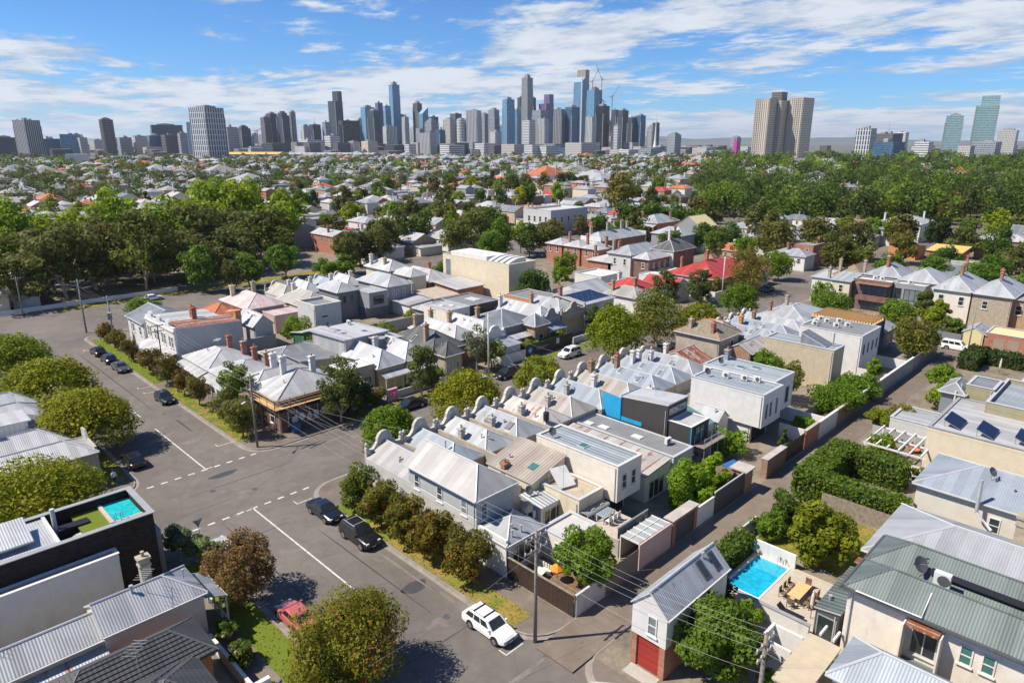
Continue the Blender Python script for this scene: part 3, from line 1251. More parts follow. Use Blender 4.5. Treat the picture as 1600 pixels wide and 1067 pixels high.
def clumps(rg, shape, H, W, n, base):
 """clump centres and sizes for a crown of height H (from base) and width W"""
 cs, rs = [], []
 ch = H - base
 for k in range(n):
  for _ in range(40):
   if shape == 'dome':        # umbrella: flat underside, round top
    a = rg.uniform(0, 2 * math.pi)
    q = math.sqrt(rg.uniform(0, 1))
    x, y = q * math.cos(a), q * math.sin(a)
    zt = math.sqrt(max(0, 1 - q * q))
    z = zt * rg.uniform(.7, 1) if rg.random() < .78 else zt * rg.uniform(.1, .6)
    p = (x * W / 2 * .86, y * W / 2 * .86, base + ch * (.12 + .8 * z))
   elif shape == 'round':
    v = rg.normal(size=3)
    v /= np.linalg.norm(v)
    q = rg.uniform(.06, 1) ** .45
    p = (v[0] * W / 2 * .82 * q, v[1] * W / 2 * .82 * q, base + ch * (.5 + .44 * v[2] * q))
   elif shape == 'open':       # gum: separate foliage heads
    a = rg.uniform(0, 2 * math.pi)
    q = rg.uniform(.02, 1) ** .6
    z = rg.uniform(.15, 1)
    k_ = 1.0 if z < .75 else .75
    p = (q * k_ * W / 2 * .9 * math.cos(a), q * k_ * W / 2 * .9 * math.sin(a), base + ch * z * (1 - .18 * q))
   elif shape == 'cone':
    z = rg.uniform(0, 1)
    a = rg.uniform(0, 2 * math.pi)
    q = (1 - z) * rg.uniform(.5, 1)
    p = (q * W / 2 * math.cos(a), q * W / 2 * math.sin(a), base + ch * (.05 + .9 * z))
   else:                       # 'col' upright
    a = rg.uniform(0, 2 * math.pi)
    q = rg.uniform(.2, 1)
    z = rg.uniform(.05, .95)
    k_ = math.sin(math.pi * min(1, .18 + z * .8)) ** .6
    p = (q * k_ * W / 2 * .8 * math.cos(a), q * k_ * W / 2 * .8 * math.sin(a), base + ch * z)
   break
  cs.append(p)
  rs.append(W * (rg.uniform(.09, .14) if shape == 'dome' else (.075 + .115 * rg.random() ** 1.3 if W < 6 or shape == 'open' else rg.uniform(.10, .165))) * (1.0 if shape != 'open' else 1.05))
 return cs, rs


TREES = {
 # kind: shape, leaf mat, bark, crown base (share of height), clumps, squash
 'street': ('dome', 'leaf_yellow', 'barkbrown', .14, 90, .8),
 'streetgreen': ('dome', 'leaf_lime', 'barkbrown', .12, 80, .8),
 'bottle': ('round', 'leaf_bottle', 'barkbrown', .10, 44, .95),
 'brown': ('open', 'leaf_brown', 'barkgrey', .25, 40, 1.1),
 'gum': ('open', 'leaf_gum', 'gumbark', .1, 44, .8),
 'gumdark': ('open', 'leaf_olive', 'gumbark', .14, 40, .8),
 'plane': ('round', 'leaf_lime', 'barkgrey', .12, 52, .85),
 'garden': ('round', 'leaf_mid', 'barkbrown', .14, 44, .85),
 'dark': ('round', 'leaf_dark', 'barkbrown', .1, 44, .9),
 'olive': ('round', 'leaf_olive', 'barkbrown', .14, 40, .85),
 'lime': ('round', 'leaf_lime', 'barkbrown', .15, 28, .85),
 'gold': ('round', 'leaf_gold', 'barkbrown', .15, 24, .8),
 'magnolia': ('round', 'leaf_yellow', 'barkbrown', .06, 40, .9),
 'conifer': ('cone', 'leaf_dark', 'barkbrown', .06, 30, .9),
 'silver': ('round', 'leaf_silver', 'barkgrey', .25, 22, .8),
 'flower': ('round', 'leaf_flower', 'barkbrown', .05, 26, .85),
 'bamboo': ('col', 'leaf_lime', 'barkbrown', .05, 30, 1.3),
 'citrus': ('round', 'leaf_lime', 'barkbrown', .18, 34, .85),
}
PROTO = {}


def tree_meshes(kind, H, W, n, size, seed):
 shape, mat, bark, b, nc, sq = TREES[kind]
 rg = np.random.default_rng(seed)
 base = b * H
 if H != 10.0:
  nc = int(nc * max(1, 1 + (W - 5) * .14))
 cs, rs = clumps(rg, shape, H, W, nc, base)
 crown = leaf_mesh('crown', cs, rs, n, size, mat, seed + 1, squash=sq, droop=W * .08 if kind == 'brown' else 0)
 m = MB()
 r0 = max(.07, H * .022)
 lean = rg.uniform(-.03, .03, 2) * H
 fork = base * .9 + .2
 m.tube([(0, 0, -.15), (lean[0] * .3, lean[1] * .3, fork * .5), (lean[0], lean[1], fork)], r0, bark, 7, r0 * .72)
 pick = sorted(range(nc), key=lambda k: -rs[k])[:9 if shape == 'open' else 6]
 for k in pick:
  c = cs[k]
  mid = ((c[0] + lean[0]) * .45, (c[1] + lean[1]) * .45, fork + (c[2] - fork) * .4)
  m.tube([(lean[0], lean[1], fork - .1), mid, c], r0 * .5, bark, 5, r0 * .14)
 return crown, m.mesh('trunk')


def plant(name, label, kind, x, y, H, W, n=2500, size=.3, seed=0, group=None, color=(1, 1, 1), cat='tree', share=None, z=0.1):
 """a tree or bush: Empty > trunk, crown. With share the meshes come from a common pool, scaled"""
 o = thing(name, label, cat, group, (x, y, z))
 if share is None:
  cm, tm = tree_meshes(kind, H, W, n, size, seed)
  sc = (1, 1, 1)
 else:
  key = (kind, share)
  if key not in PROTO:
   PROTO[key] = tree_meshes(kind, 10.0, 9.0, n, size * 10.0 / H, sum(map(ord, kind)) + share * 17)
  cm, tm = PROTO[key]
  sc = (W / 9.0, W / 9.0, H / 10.0)
  o.rotation_euler = (0, 0, (seed * 2.399) % 6.283)
 c = bpy.data.objects.new('crown', cm)
 t = bpy.data.objects.new('trunk', tm)
 for q in (c, t):
  col.objects.link(q)
  q.parent = o
  q.scale = sc
 c.color = tuple(color) + (1,)
 return o


def hedge(name, label, boxes, n, size, mat='leaf_mid', core='green_core', cat='hedge', seed=1, group=None, color=(1, 1, 1)):
 """clipped hedge: woody core and a skin of leaves"""
 o = thing(name, label, cat, group)
 m = MB()
 cs, rs = [], []
 rg = np.random.default_rng(seed)
 tot = sum((b[1] - b[0]) * (b[3] - b[2]) for b in boxes)
 pts = []
 for (x0, x1, y0, y1, h) in boxes:
  i = .22
  m.box(x0 + i, x1 - i, y0 + i, y1 - i, .02, h - i, core)
  A = [(x1 - x0) * (y1 - y0), (x1 - x0) * h, (x1 - x0) * h, (y1 - y0) * h, (y1 - y0) * h]
  area = sum(A)
  k = max(40, int(n * (x1 - x0) * (y1 - y0) / tot))
  side = rg.choice(5, k, p=np.array(A) / area)
  u = rg.random(k)
  v = rg.random(k)
  X = np.where(side == 3, x0, np.where(side == 4, x1, x0 + u * (x1 - x0)))
  Y = np.where(side == 1, y0, np.where(side == 2, y1, y0 + np.where(side >= 3, u, v) * (y1 - y0)))
  Z = np.where(side == 0, h, v * h)
  pts.append(np.stack([X, Y, Z], 1))
 p = np.concatenate(pts)
 p += rg.normal(size=p.shape) * .09
 me = leaf_mesh('leaves', p, np.full(len(p), .12), len(p) * 2, size, mat, seed, squash=1.0)
 m.build('woody_core', o)
 c = bpy.data.objects.new('leaves', me)
 col.objects.link(c)
 c.parent = o
 c.color = tuple(color) + (1,)
 c['kind'] = 'stuff'
 return o


plain('green_core', (0.03, 0.05, 0.015), var=0.3, scale=5)


# ------------------------------------------------------------------ vehicles
CARS = {
 # length, width, height, wheel radius, wheelbase, bonnet z, belt z, [rear glass base, roof rear, roof front, windscreen base] from the rear
 'wagon': (4.7, 1.78, 1.50, .33, 2.67, .86, .92, (.22, .75, 2.75, 3.50)),
 'hatch': (4.2, 1.76, 1.48, .32, 2.60, .88, .93, (.18, .75, 2.35, 3.10)),
 'sedan': (4.65, 1.80, 1.42, .33, 2.72, .85, .92, (.85, 1.55, 2.75, 3.55)),
 'suv': (4.75, 1.92, 1.74, .38, 2.90, 1.02, 1.08, (.20, .62, 2.80, 3.50)),
 'ute': (5.2, 1.85, 1.80, .38, 3.10, 1.02, 1.08, (.12, .35, 3.05, 3.75)),
}


def car_meshes(kind, paint):
 L, W, Hh, wr, wb, bz, belt, (g0, g1, g2, g3) = CARS[kind]
 out = []
 hw = W / 2
 # stations from rear to front: s, half width, underside, top of lower body
 st = [(0.0, .74, .42, belt - .16), (.05, .90, .30, belt - .05), (.22, .97, .26, belt), (g0 + .35, 1.0, .25, belt), (L * .5, 1.0, .24, belt),
    (g3 - .1, 1.0, .25, belt - .01), (g3 + .15, .985, .25, bz + .03), (L - .65, .96, .26, bz - .03), (L - .22, .90, .28, bz - .13), (L - .05, .80, .32, bz - .26), (L, .66, .42, bz - .36)]
 m = MB()
 rings = []
 for s, k, zb, zt in st:
  w = hw * k
  zm = zb + (zt - zb) * .55
  r = [(-w * .86, zb), (-w, zb + .1), (-w * 1.0, zm), (-w * .95, zt - .06), (-w * .84, zt), (0, zt + .025), (w * .84, zt), (w * .95, zt - .06), (w, zm), (w, zb + .1), (w * .86, zb)]
  rings.append([(s - L / 2, y, z) for y, z in r])
 n = len(rings[0])
 b = len(m.v)
 for r in rings:
  m.v.extend(r)
 i = m.mi(paint)
 for a in range(len(rings) - 1):
  for q in range(n):
   j = (q + 1) % n
   m.f.append((b + a * n + q, b + (a + 1) * n + q, b + (a + 1) * n + j, b + a * n + j))
   m.m.append(i)
 m.f.append(tuple(b + q for q in range(n)))
 m.m.append(i)
 m.f.append(tuple(b + (len(rings) - 1) * n + n - 1 - q for q in range(n)))
 m.m.append(i)
 # cabin
 wl_, wt = hw * .90, hw * .72
 zb, zt = belt - .02, Hh
 low = [(g0, -wl_, zb), (g3, -wl_, zb), (g3, wl_, zb), (g0, wl_, zb)]
 e = .10
 mid = [(g1 - e, -wt - .03, zt - .08), (g2 + e, -wt - .03, zt - .08), (g2 + e, wt + .03, zt - .08), (g1 - e, wt + .03, zt - .08)]
 top = [(g1 + .12, -wt + .1, zt), (g2 - .12, -wt + .1, zt), (g2 - .12, wt - .1, zt), (g1 + .12, wt - .1, zt)]
 S = lambda p: (p[0] - L / 2, p[1], p[2])
 for A, B in ((low, mid), (mid, top)):
  for k in range(4):
   j = (k + 1) % 4
   m.face([S(A[k]), S(A[j]), S(B[j]), S(B[k])], paint)
 m.face([S(p) for p in top], paint)
 out.append(('body', m.mesh('body'), None, True))

 def pane(A, B, C, D, t0, t1, u0, u1, mat='carglass', o=.012):
  """quad between A-B (bottom) and D-C (top), cropped"""
  A, B, C, D = map(Vector, (A, B, C, D))
  bl = lambda u, t: (A.lerp(B, u)).lerp(D.lerp(C, u), t)
  q = [bl(u0, t0), bl(u1, t0), bl(u1, t1), bl(u0, t1)]
  nn = (q[1] - q[0]).cross(q[3] - q[0]).normalized()
  g = MB()
  f = [tuple(S(p + nn * o)) for p in q]
  k = [tuple(S(p - nn * .004)) for p in q]
  g.face(f, mat)
  for a in range(4):
   c = (a + 1) % 4
   g.face([k[a], k[c], f[c], f[a]], mat)
  return g
 out.append(('windscreen', pane(low[1], low[2], mid[2], mid[1], .08, .97, .07, .93).mesh('windscreen'), None, False))
 out.append(('rear_window', pane(low[3], low[0], mid[0], mid[3], .2, .95, .1, .9).mesh('rear_window'), None, False))
 for nm, (A, B, C, D) in (('side_window', (low[0], low[1], mid[1], mid[0])), ('side_window', (low[2], low[3], mid[3], mid[2]))):
  segs = ((.07, .33), (.36, .60), (.63, .90)) if kind in ('wagon', 'suv', 'ute') else ((.12, .47), (.51, .88))
  if nm and A is low[2]:
   segs = tuple((1 - b_, 1 - a_) for a_, b_ in segs)
  for a_, b_ in segs:
   out.append((nm, pane(A, B, C, D, .16, .9, a_, b_).mesh(nm), None, False))
 for s in (-1, 1):
  for fx in (L / 2 - (L - wb) * .46, L / 2 - (L - wb) * .46 - wb):
   t = MB()
   y1_ = s * (hw + .012)
   y0_ = s * (hw - .20)
   t.tube([(fx, y0_, wr), (fx, y1_, wr)], wr, 'tyre', 18)
   r = MB()
   y2 = s * (hw + .016)
   r.tube([(fx, y1_ - s * .02, wr), (fx, y2, wr)], wr * .66, 'rim', 14)
   hub = MB()
   hub.tube([(fx, y2 - s * .01, wr), (fx, y2 + s * .006, wr)], wr * .16, 'darkgrey', 8)
   out.append(('wheel', t.mesh('wheel'), [('rim', r.mesh('rim')), ('hub', hub.mesh('hub'))], False))
   a = MB()
   a.tube([(fx, s * (hw - .25), wr + .03), (fx, s * (hw + .004), wr + .03)], wr + .075, 'tyre', 18)
   out.append(('wheel_arch', a.mesh('wheel_arch'), None, False))
  h = MB()
  h.box(L / 2 - .20, L / 2 - .03, s * hw * .50, s * hw * .80, bz - .30, bz - .17, 'lamp_clear')
  out.append(('headlight', h.mesh('headlight'), None, False))
  t = MB()
  t.box(-L / 2 - .012, -L / 2 + .12, s * hw * .55, s * hw * .86, belt - .34, belt - .12, 'lamp_red')
  out.append(('tail_light', t.mesh('tail_light'), None, False))
  mr = MB()
  mr.box(g3 - L / 2 - .32, g3 - L / 2 - .20, s * (hw * .93), s * (hw * .93 + .2), belt + .02, belt + .17, paint)
  out.append(('mirror', mr.mesh('mirror'), None, False))
 gr = MB()
 gr.box(L / 2 - .04, L / 2 + .012, -hw * .4, hw * .4, bz - .42, bz - .28, 'blackmetal')
 out.append(('grille', gr.mesh('grille'), None, False))
 pl = MB()
 pl.box(L / 2 - .02, L / 2 + .02, -.19, .19, .38, .49, 'plastic')
 out.append(('number_plate', pl.mesh('number_plate'), None, False))
 if kind in ('wagon', 'suv'):
  for s in (-1, 1):
   rr = MB()
   rr.bar((g1 + .2 - L / 2, s * (wt - .05), zt + .05), (g2 - .15 - L / 2, s * (wt - .05), zt + .05), .04, 'blackmetal' if kind == 'wagon' else 'steel')
   out.append(('roof_rail', rr.mesh('roof_rail'), None, False))
  for q in (g1 + .5, g2 - .4):
   rr = MB()
   rr.box(q - L / 2 - .05, q - L / 2 + .05, -wt + .02, wt - .02, zt + .03, zt + .075, 'blackmetal' if kind == 'wagon' else 'steel')
   out.append(('roof_bar', rr.mesh('roof_bar'), None, False))
 return out


CAR_CACHE = {}


def car(label, kind, paint, x, y, heading, group='cars parked along the streets', name='parked_car', cat='car'):
 key = (kind, paint)
 if key not in CAR_CACHE:
  CAR_CACHE[key] = car_meshes(kind, paint)
 o = thing(name, label, cat, group, (x, y, .012))
 o.rotation_euler = (0, 0, R_(heading))
 for nm, me, sub, sm in CAR_CACHE[key]:
  c = bpy.data.objects.new(nm, me)
  col.objects.link(c)
  c.parent = o
  for sn, sme in sub or ():
   q = bpy.data.objects.new(sn, sme)
   col.objects.link(q)
   q.parent = c
 return o


# ------------------------------------------------------------------ poles and wires
def power_pole(label, x, y, h, arms, mat='polewood', r=.15, lean=(0, 0), lamp=None, box=None, name='power_pole', cat='pole', group='power poles'):
 """arms: list of (height, half length, direction degrees)"""
 o = thing(name, label, cat, group, (x, y, 0))
 m = MB()
 m.tube([(0, 0, -.3), (lean[0] * .5, lean[1] * .5, h * .5), (lean[0], lean[1], h)], r, mat, 10, r * .7)
 m.build('pole', o, True)
 for (az, half, deg) in arms:
  d = (math.cos(R_(deg)), math.sin(R_(deg)))
  a = MB()
  a.bar((-d[0] * half, -d[1] * half, az), (d[0] * half, d[1] * half, az), .11, 'greytimber')
  ao = a.build('crossarm', o)
  for t in (-.92, -.4, .4, .92):
   i = MB()
   i.lathe([(.05, 0), (.06, .08), (.03, .1), (.05, .16), (.02, .2)], d[0] * half * t, d[1] * half * t, az + .05, 'palegrey', 7)
   i.build('insulator', ao)
  b = MB()
  b.bar((d[0] * half * .5, d[1] * half * .5, az - .03), (0, 0, az - .55), .04, 'steel')
  b.bar((-d[0] * half * .5, -d[1] * half * .5, az - .03), (0, 0, az - .55), .04, 'steel')
  b.build('brace', ao)
 if lamp:
  lz, ll, ldeg = lamp
  d = (math.cos(R_(ldeg)), math.sin(R_(ldeg)))
  a = MB()
  a.tube([(0, 0, lz - .6), (d[0] * ll * .5, d[1] * ll * .5, lz - .1), (d[0] * ll, d[1] * ll, lz)], .035, 'steel', 6)
  ao = a.build('lamp_arm', o)
  l = MB()
  l.box(-.35, .35, -.11, .11, -.06, .06, 'plastic')
  lo = l.build('lamp_head', ao)
  lo.location = (d[0] * (ll + .3), d[1] * (ll + .3), lz)
  lo.rotation_euler = (0, 0, R_(ldeg))
 if box:
  bz_, deg = box
  d = (math.cos(R_(deg)), math.sin(R_(deg)))
  b = MB()
  b.box(-.45, .45, -.32, .32, 0, 1.25, 'midgrey')
  for k in range(5):
   b.box(-.5, .5, -.3 + k * .14, -.26 + k * .14, .15, 1.1, 'midgrey')
  bo = b.build('transformer', o)
  bo.location = (d[0] * .5, d[1] * .5, bz_)
  bo.rotation_euler = (0, 0, R_(deg))
 return o


def wire(p, q, sag=.5, r=.014, n=12):
 pts = []
 for k in range(n + 1):
  t = k / n
  pts.append((p[0] + (q[0] - p[0]) * t, p[1] + (q[1] - p[1]) * t, p[2] + (q[2] - p[2]) * t - sag * 4 * t * (1 - t)))
 return pts


WIRE_WORDS = ['first from left', 'second from left', 'third from left', 'fourth from left', 'lowest of them']


def wires(name, label, lines, r=.014, mat='midgrey', group='overhead wires'):
 """each conductor a thing of its own"""
 for k, (p, q, sag) in enumerate(lines):
  m = MB()
  m.tube(wire(p, q, sag), r, mat, 4, cap=False)
  o = m.build(name)
  tag(o, label if len(lines) == 1 else '%s, %s' % (label, WIRE_WORDS[k]), 'wire', group)
# ------------------------------------------------------------------ the setting
m = MB()
m.box(-25000, 25000, -25000, 25000, -.6, -.03, 'suburb')
tag(m.build('ground'), kind='structure')
m = MB()
m.box(-180, 430, -140, 430, -.3, 0.0, 'asphalt')
tag(m.build('road'), kind='structure')


def rounded(x0, x1, y0, y1, r, n=6):
 pts = []
 for cx_, cy_, a in ((x1 - r, y0 + r, -90), (x1 - r, y1 - r, 0), (x0 + r, y1 - r, 90), (x0 + r, y0 + r, 180)):
  for k in range(n + 1):
   t = R_(a + 90 * k / n)
   pts.append((cx_ + r * math.cos(t), cy_ + r * math.sin(t)))
 return pts


def block(x0, x1, y0, y1, r=3.0, kerb=True, top='footpath'):
 m = MB()
 m.prism(rounded(x0 + .15, x1 - .15, y0 + .15, y1 - .15, max(.2, r - .15)), -.25, .12, top)
 tag(m.build('footpath'), kind='structure')
 if kerb:
  m = MB()
  o = rounded(x0, x1, y0, y1, r)
  i = rounded(x0 + .15, x1 - .15, y0 + .15, y1 - .15, max(.2, r - .15))
  g = rounded(x0 - .38, x1 + .38, y0 - .38, y1 + .38, r + .38)
  n = len(o)
  for k in range(n):
   j = (k + 1) % n
   m.face([o[k] + (.13,), o[j] + (.13,), i[j] + (.13,), i[k] + (.13,)], 'kerbstone')
   m.face([o[k] + (-.1,), o[j] + (-.1,), o[j] + (.13,), o[k] + (.13,)], 'kerbstone')
   m.face([g[k] + (.005,), g[j] + (.005,), o[j] + (.012,), o[k] + (.012,)], 'kerbstone')
  tag(m.build('kerb'), kind='structure')


XA0, XA1 = 19.0, 31.35          # near street
YB0, YB1 = 62.5, 74.9           # cross street
block(XA1, 136, 28.7, YB0)
block(XA1, 136, -140, 25.3)
block(XA1, 175, YB1, 147.5)
block(-180, XA0, -140, YB0)
block(-180, XA0, YB1, 147.5)
block(143, 176, -140, YB0, 2.5)
block(192, 330, -140, YB0)
block(192, 330, YB1, 147.5)
for ya, yb in ((173, 262), (276, 352), (366, 430)):
 for xa, xb in ((-180, 19), (31, 176), (192, 330), (344, 430)):
  block(xa, xb, ya, yb, 3, kerb=ya < 200)
block(344, 430, -140, YB0, kerb=False)
block(344, 430, YB1, 147.5, kerb=False)


def sheet_of(name, rect, z, mat, kind='structure'):
 m = MB()
 m.box(rect[0], rect[1], rect[2], rect[3], z - .05, z, mat)
 return tag(m.build(name), kind=kind)


for rc in ((35.6, 135, 28.9, 57.0), (33.5, 135, -130, 25.0), (36.3, 174, 79.0, 143), (-170, 14.0, -130, 58), (-170, 15.0, 79.5, 143),
     (145, 175, -130, 60), (194, 328, -130, 60), (194, 328, 78, 145)):
 sheet_of('yard', rc, .126, 'yard')
for ya, yb in ((178, 258), (280, 348), (369, 428)):
 for xa, xb in ((-176, 15), (35, 172), (196, 326), (348, 428)):
  sheet_of('yard', (xa, xb, ya, yb), .126, 'yard')
sheet_of('lane', (XA1 - .1, 143.2, 25.25, 28.75), .135, 'asphalt_lane')
sheet_of('lane', (136.4, 142.6, -130, 62.4), .006, 'asphalt_lane')


def verge(rect, mat, dens=26, seed=3):
 """grassed strip with tufts standing on it"""
 o = sheet_of('nature_strip', rect, .128, mat)
 x0, x1, y0, y1 = rect
 n = int((x1 - x0) * (y1 - y0) * dens)
 rg = np.random.default_rng(seed)
 c = np.stack([rg.uniform(x0, x1, n), rg.uniform(y0, y1, n), np.full(n, .14)], 1)
 lm = {'grass_green': 'leaf_yellow', 'grass_mid': 'leaf_straw', 'grass_dry': 'leaf_straw'}[mat]
 me = leaf_mesh('grass', c, np.full(n, .07), n, .13, lm, seed, squash=.5, flat=-.1)
 g = bpy.data.objects.new('grass', me)
 col.objects.link(g)
 tag(g, 'short patchy grass on the kerbside strip', 'grass', kind='stuff')


leafmat('leaf_straw', (0.16, 0.15, 0.03), (0.42, 0.31, 0.11), (0.12, 0.18, 0.02))
verge((31.6, 33.7, 31.5, 52.0), 'grass_dry', seed=3)
verge((31.6, 33.9, 52.0, 57.0), 'grass_green', seed=4)
verge((31.6, 33.6, 79.5, 106.0), 'grass_mid', seed=5)
verge((31.6, 33.6, 109.5, 143.0), 'grass_green', seed=6)
verge((16.5, 18.75, 30.0, 57.5), 'grass_green', seed=7)
verge((16.6, 18.75, 79.0, 140.0), 'grass_mid', seed=8)
verge((44.0, 78.0, 75.15, 76.8), 'grass_mid', seed=9)
verge((80.0, 140.0, 75.15, 76.8), 'grass_green', seed=10)
verge((148.0, 174.0, 75.15, 77.0), 'grass_mid', seed=11)
verge((-20.0, 18.0, 173.3, 177.5), 'grass_mid', 10, seed=12)
verge((33.0, 120.0, 173.3, 177.5), 'grass_dry', 10, seed=13)


def marks(name, quads):
 m = MB()
 for (x0, x1, y0, y1) in quads:
  m.box(x0, x1, y0, y1, -.01, .006, 'paintwhite')
 tag(m.build(name), kind='structure')


# give-way dashes, centre lines, parking ticks
marks('road_marking', [(19.6 + k * 1.45, 20.3 + k * 1.45, 62.9, 63.15) for k in range(9)])
marks('road_marking', [(19.4 + k * 1.45, 20.1 + k * 1.45, 75.0, 75.25) for k in range(9)])
marks('road_marking', [(25.55, 25.70, 40.5, 63.0), (24.9, 25.55, 62.88, 63.03)])
marks('road_marking', [(25.65, 25.80, 75.2, 91.5), (25.80, 26.5, 75.2, 75.35)])
marks('road_marking', [(25.65, 25.78, 97, 99.5)])
for (tx, ty) in ((29.2, 29.8), (29.2, 60.6), (29.2, 80.3), (29.2, 106.2), (29.2, 109.0), (29.0, 137)):
 marks('parking_tick', [(tx, 31.0, ty, ty + .1), (tx, tx + .1, ty + .1, ty + .8)])
marks('parking_tick', [(19.3, 21.2, 60.0, 60.1), (21.1, 21.2, 59.2, 60.0)])

# pale repair patches in the road
rp = random.Random(5)
plain('patch_pale', (0.17, 0.15, 0.125), var=0.25, scale=1.5)
plain('patch_dark', (0.055, 0.054, 0.056), var=0.2, scale=1.5)
for (x, y, a, b, mt) in ((27.5, 84, 2.2, 1.4, 'patch_pale'), (28.8, 90, .25, 6, 'patch_dark'), (24, 58, 6, .12, 'patch_dark'), (30.2, 44, .3, 9, 'patch_pale'),
       (28, 70, 12, .14, 'patch_dark'), (22, 66.5, 7, .1, 'patch_dark'), (30.5, 38, .4, 2, 'patch_pale'), (22.2, 50, .16, 26, 'patch_dark'), (28.3, 46, .14, 18, 'patch_dark'), (26.6, 72.5, 3.2, 1.1, 'patch_dark'), (29.4, 41.0, 2.4, 1.5, 'patch_dark'), (27.8, 118, .2, 40, 'patch_dark'), (23.4, 104, 1.8, 3.0, 'patch_pale'), (38, 72.0, 9, .5, 'patch_pale'), (26.4, 34.2, 7, .13, 'patch_dark'), (27, 27.6, 8, .5, 'patch_pale'), (50, 68, 14, .12, 'patch_dark')):
 m = MB()
 m.prism([(x + a * .5 * math.cos(t) * (1 + .15 * math.sin(3 * t)), y + b * .5 * math.sin(t)) for t in [2 * math.pi * k / 20 for k in range(20)]], -.02, .003 if mt == 'patch_dark' else .0035, mt)
 tag(m.build('road_patch'), kind='structure')

for k, (x, y, r_) in enumerate(((24.2, 69.5, .33), (27.6, 66.8, .3), (22.3, 54.0, .33), (28.4, 96.0, .3), (44.5, 70.5, .33), (28.9, 36.2, .3), (23.6, 112.0, .33), (62.0, 69.5, .3))):
 o = thing('manhole_cover', 'round iron manhole cover %s' % ('in the middle of the crossing', 'on the pub side of the crossing', 'near the faded red car', 'by the dark hatchback alone', 'in the cross street before the dome tree', 'near the white station wagon', 'on the street beyond the left trees', 'in the cross street behind the parapets')[k], 'cover', 'manhole covers')
 m = MB()
 m.lathe([(r_, -.01), (r_, .008), (r_ * .86, .010)], x, y, 0, 'darkgrey', 16)
 m.build('lid', o)
# ------------------------------------------------------------------ terraces between the cross street and the lane
def parapet(root, x0, x1, y=56.95, zl=5.0, zc=6.7, mat='parapet', balls=True):
 """scrolled parapet with a half-round pediment"""
 c = (x0 + x1) / 2
 hw = (x1 - x0) / 2
 pr = [(x0, 3.4), (x1, 3.4), (x1, zl + .35), (x1 - .35, zl + .35), (x1 - .35, zl), (c + hw * .62, zl + .02), (c + hw * .5, zl + .3), (c + 1.02, zl + .55)]
 for k in range(9):
  t = math.pi * k / 8
  pr.append((c + .95 * math.cos(t), zl + .6 + (zc - zl - .6) * math.sin(t)))
 pr += [(c - 1.02, zl + .55), (c - hw * .5, zl + .3), (c - hw * .62, zl + .02), (x0 + .35, zl), (x0 + .35, zl + .35), (x0, zl + .35)]
 m = MB()
 m.extrude(pr, 'x', 0, 1, mat)
 # profile runs along x here, so swap the sweep onto y
 m.v = [(p[1], y + p[0] * .38, p[2]) for p in m.v]
 o = m.build('parapet', root)
 if balls:
  for bx_ in (x0 + .18, x1 - .18):
   b = MB()
   b.lathe([(.1, 0), (.12, .1), (.2, .25), (.2, .38), (.1, .52), (.02, .58)], bx_, y + .19, zl + .35, mat, 8)
   b.build('urn', o)
 return o


def party(root, x, y0, y1, h, mat='render_old', t=.13):
 m = MB()
 m.box(x - t, x + t, y0, y1, 0, h, mat)
 m.build('party_wall', root)


# T1: corner house with the two-storey rear wing
r1 = thing('terrace_house', 'grey rendered corner terrace, two-storey rear wing with hip roof behind the bottlebrush row', 'house', 'terraces facing the cross street')
fit('', '', (35.6, 40.2, 49.3, 56.9), 4.3, ('gable', 1.35, 'y'), 'palegrey', 'galv_dove', root=r1, caps=True, oh=.12, gutter=False)
parapet(r1, 35.55, 40.25)
fit('', '', (35.55, 39.95, 39.95, 49.7), 6.25, ('hg', 1.75, 'y'), 'weatherboard_grey', 'galv_dove', root=r1, oh=.38,
 win=[('-x', 1.2, 4.0, .8, 1.5, dict(pane='pane_pale')), ('-x', 4.6, 4.0, .8, 1.5), ('-x', 8.0, 4.0, .8, 1.5), ('-y', .5, 3.9, .8, 1.6, dict(pane='pane_pale'))])
fit('', '', (35.7, 40.1, 36.3, 39.94), 3.3, ('hip', 1.1, 'y'), 'palegrey', 'galv', root=r1, oh=.2, win=[('-y', .6, .8, 3.0, 2.0, dict(bars=4, sill=False))])
dish(r1, 39.5, 37.6, 4.2, .5)
party(r1, 35.72, 36.3, 40.0, 3.7, 'white')
for (vx, vy) in ((36.6, 36.6), (37.7, 36.6)):
 vent(r1, vx, vy, 3.6, .5)
m = MB()
m.box(35.5, 35.62, 39.9, 57, 0, 4.25, 'palegrey')
m.build('side_wall', r1)

# T2
r2 = thing('terrace_house', 'narrow terrace with pale blue-grey roof and long flat rear roof next to the corner terrace', 'house', 'terraces facing the cross street')
fit('', '', (40.35, 44.9, 49.0, 56.9), 4.2, ('hg', 1.35, 'y'), 'render_old', 'galv_blue', root=r2, oh=.1, gutter=False)
parapet(r2, 40.3, 44.95)
party(r2, 40.28, 45.5, 56.8, 4.6)
vent(r2, 41.6, 51.4, 5.3, .7)
fit('', '', (40.4, 43.4, 42.2, 48.9), 3.6, ('skil', 1.4, '-x'), 'white', 'zinc_dark', root=r2, oh=.1)
fit('', '', (42.3, 45.7, 38.5, 41.1), 3.1, ('skil', .35, '+y'), 'white', 'ribbed_grey', root=r2, oh=.12, win=[('-y', .4, 1.2, 2.6, 1.5, dict(bars=3, sill=False))])
dish(r2, 42.9, 40.6, 3.4)
aircon(r2, 40.9, 41.8, 2.2)
aircon_x(r2, 41.8, 39.3, 2.2)
fit('', '', (40.2, 44.2, 33.5, 36.5), 2.75, ('flat',), 'offwhite', 'membrane_pale', root=r2, parap=.18, win=[('-x', .6, .5, .8, 1.7)])
m = MB()
m.box(40.7, 42.6, 33.35, 33.47, .2, 2.6, 'timber')
m.build('timber_screen', r2)

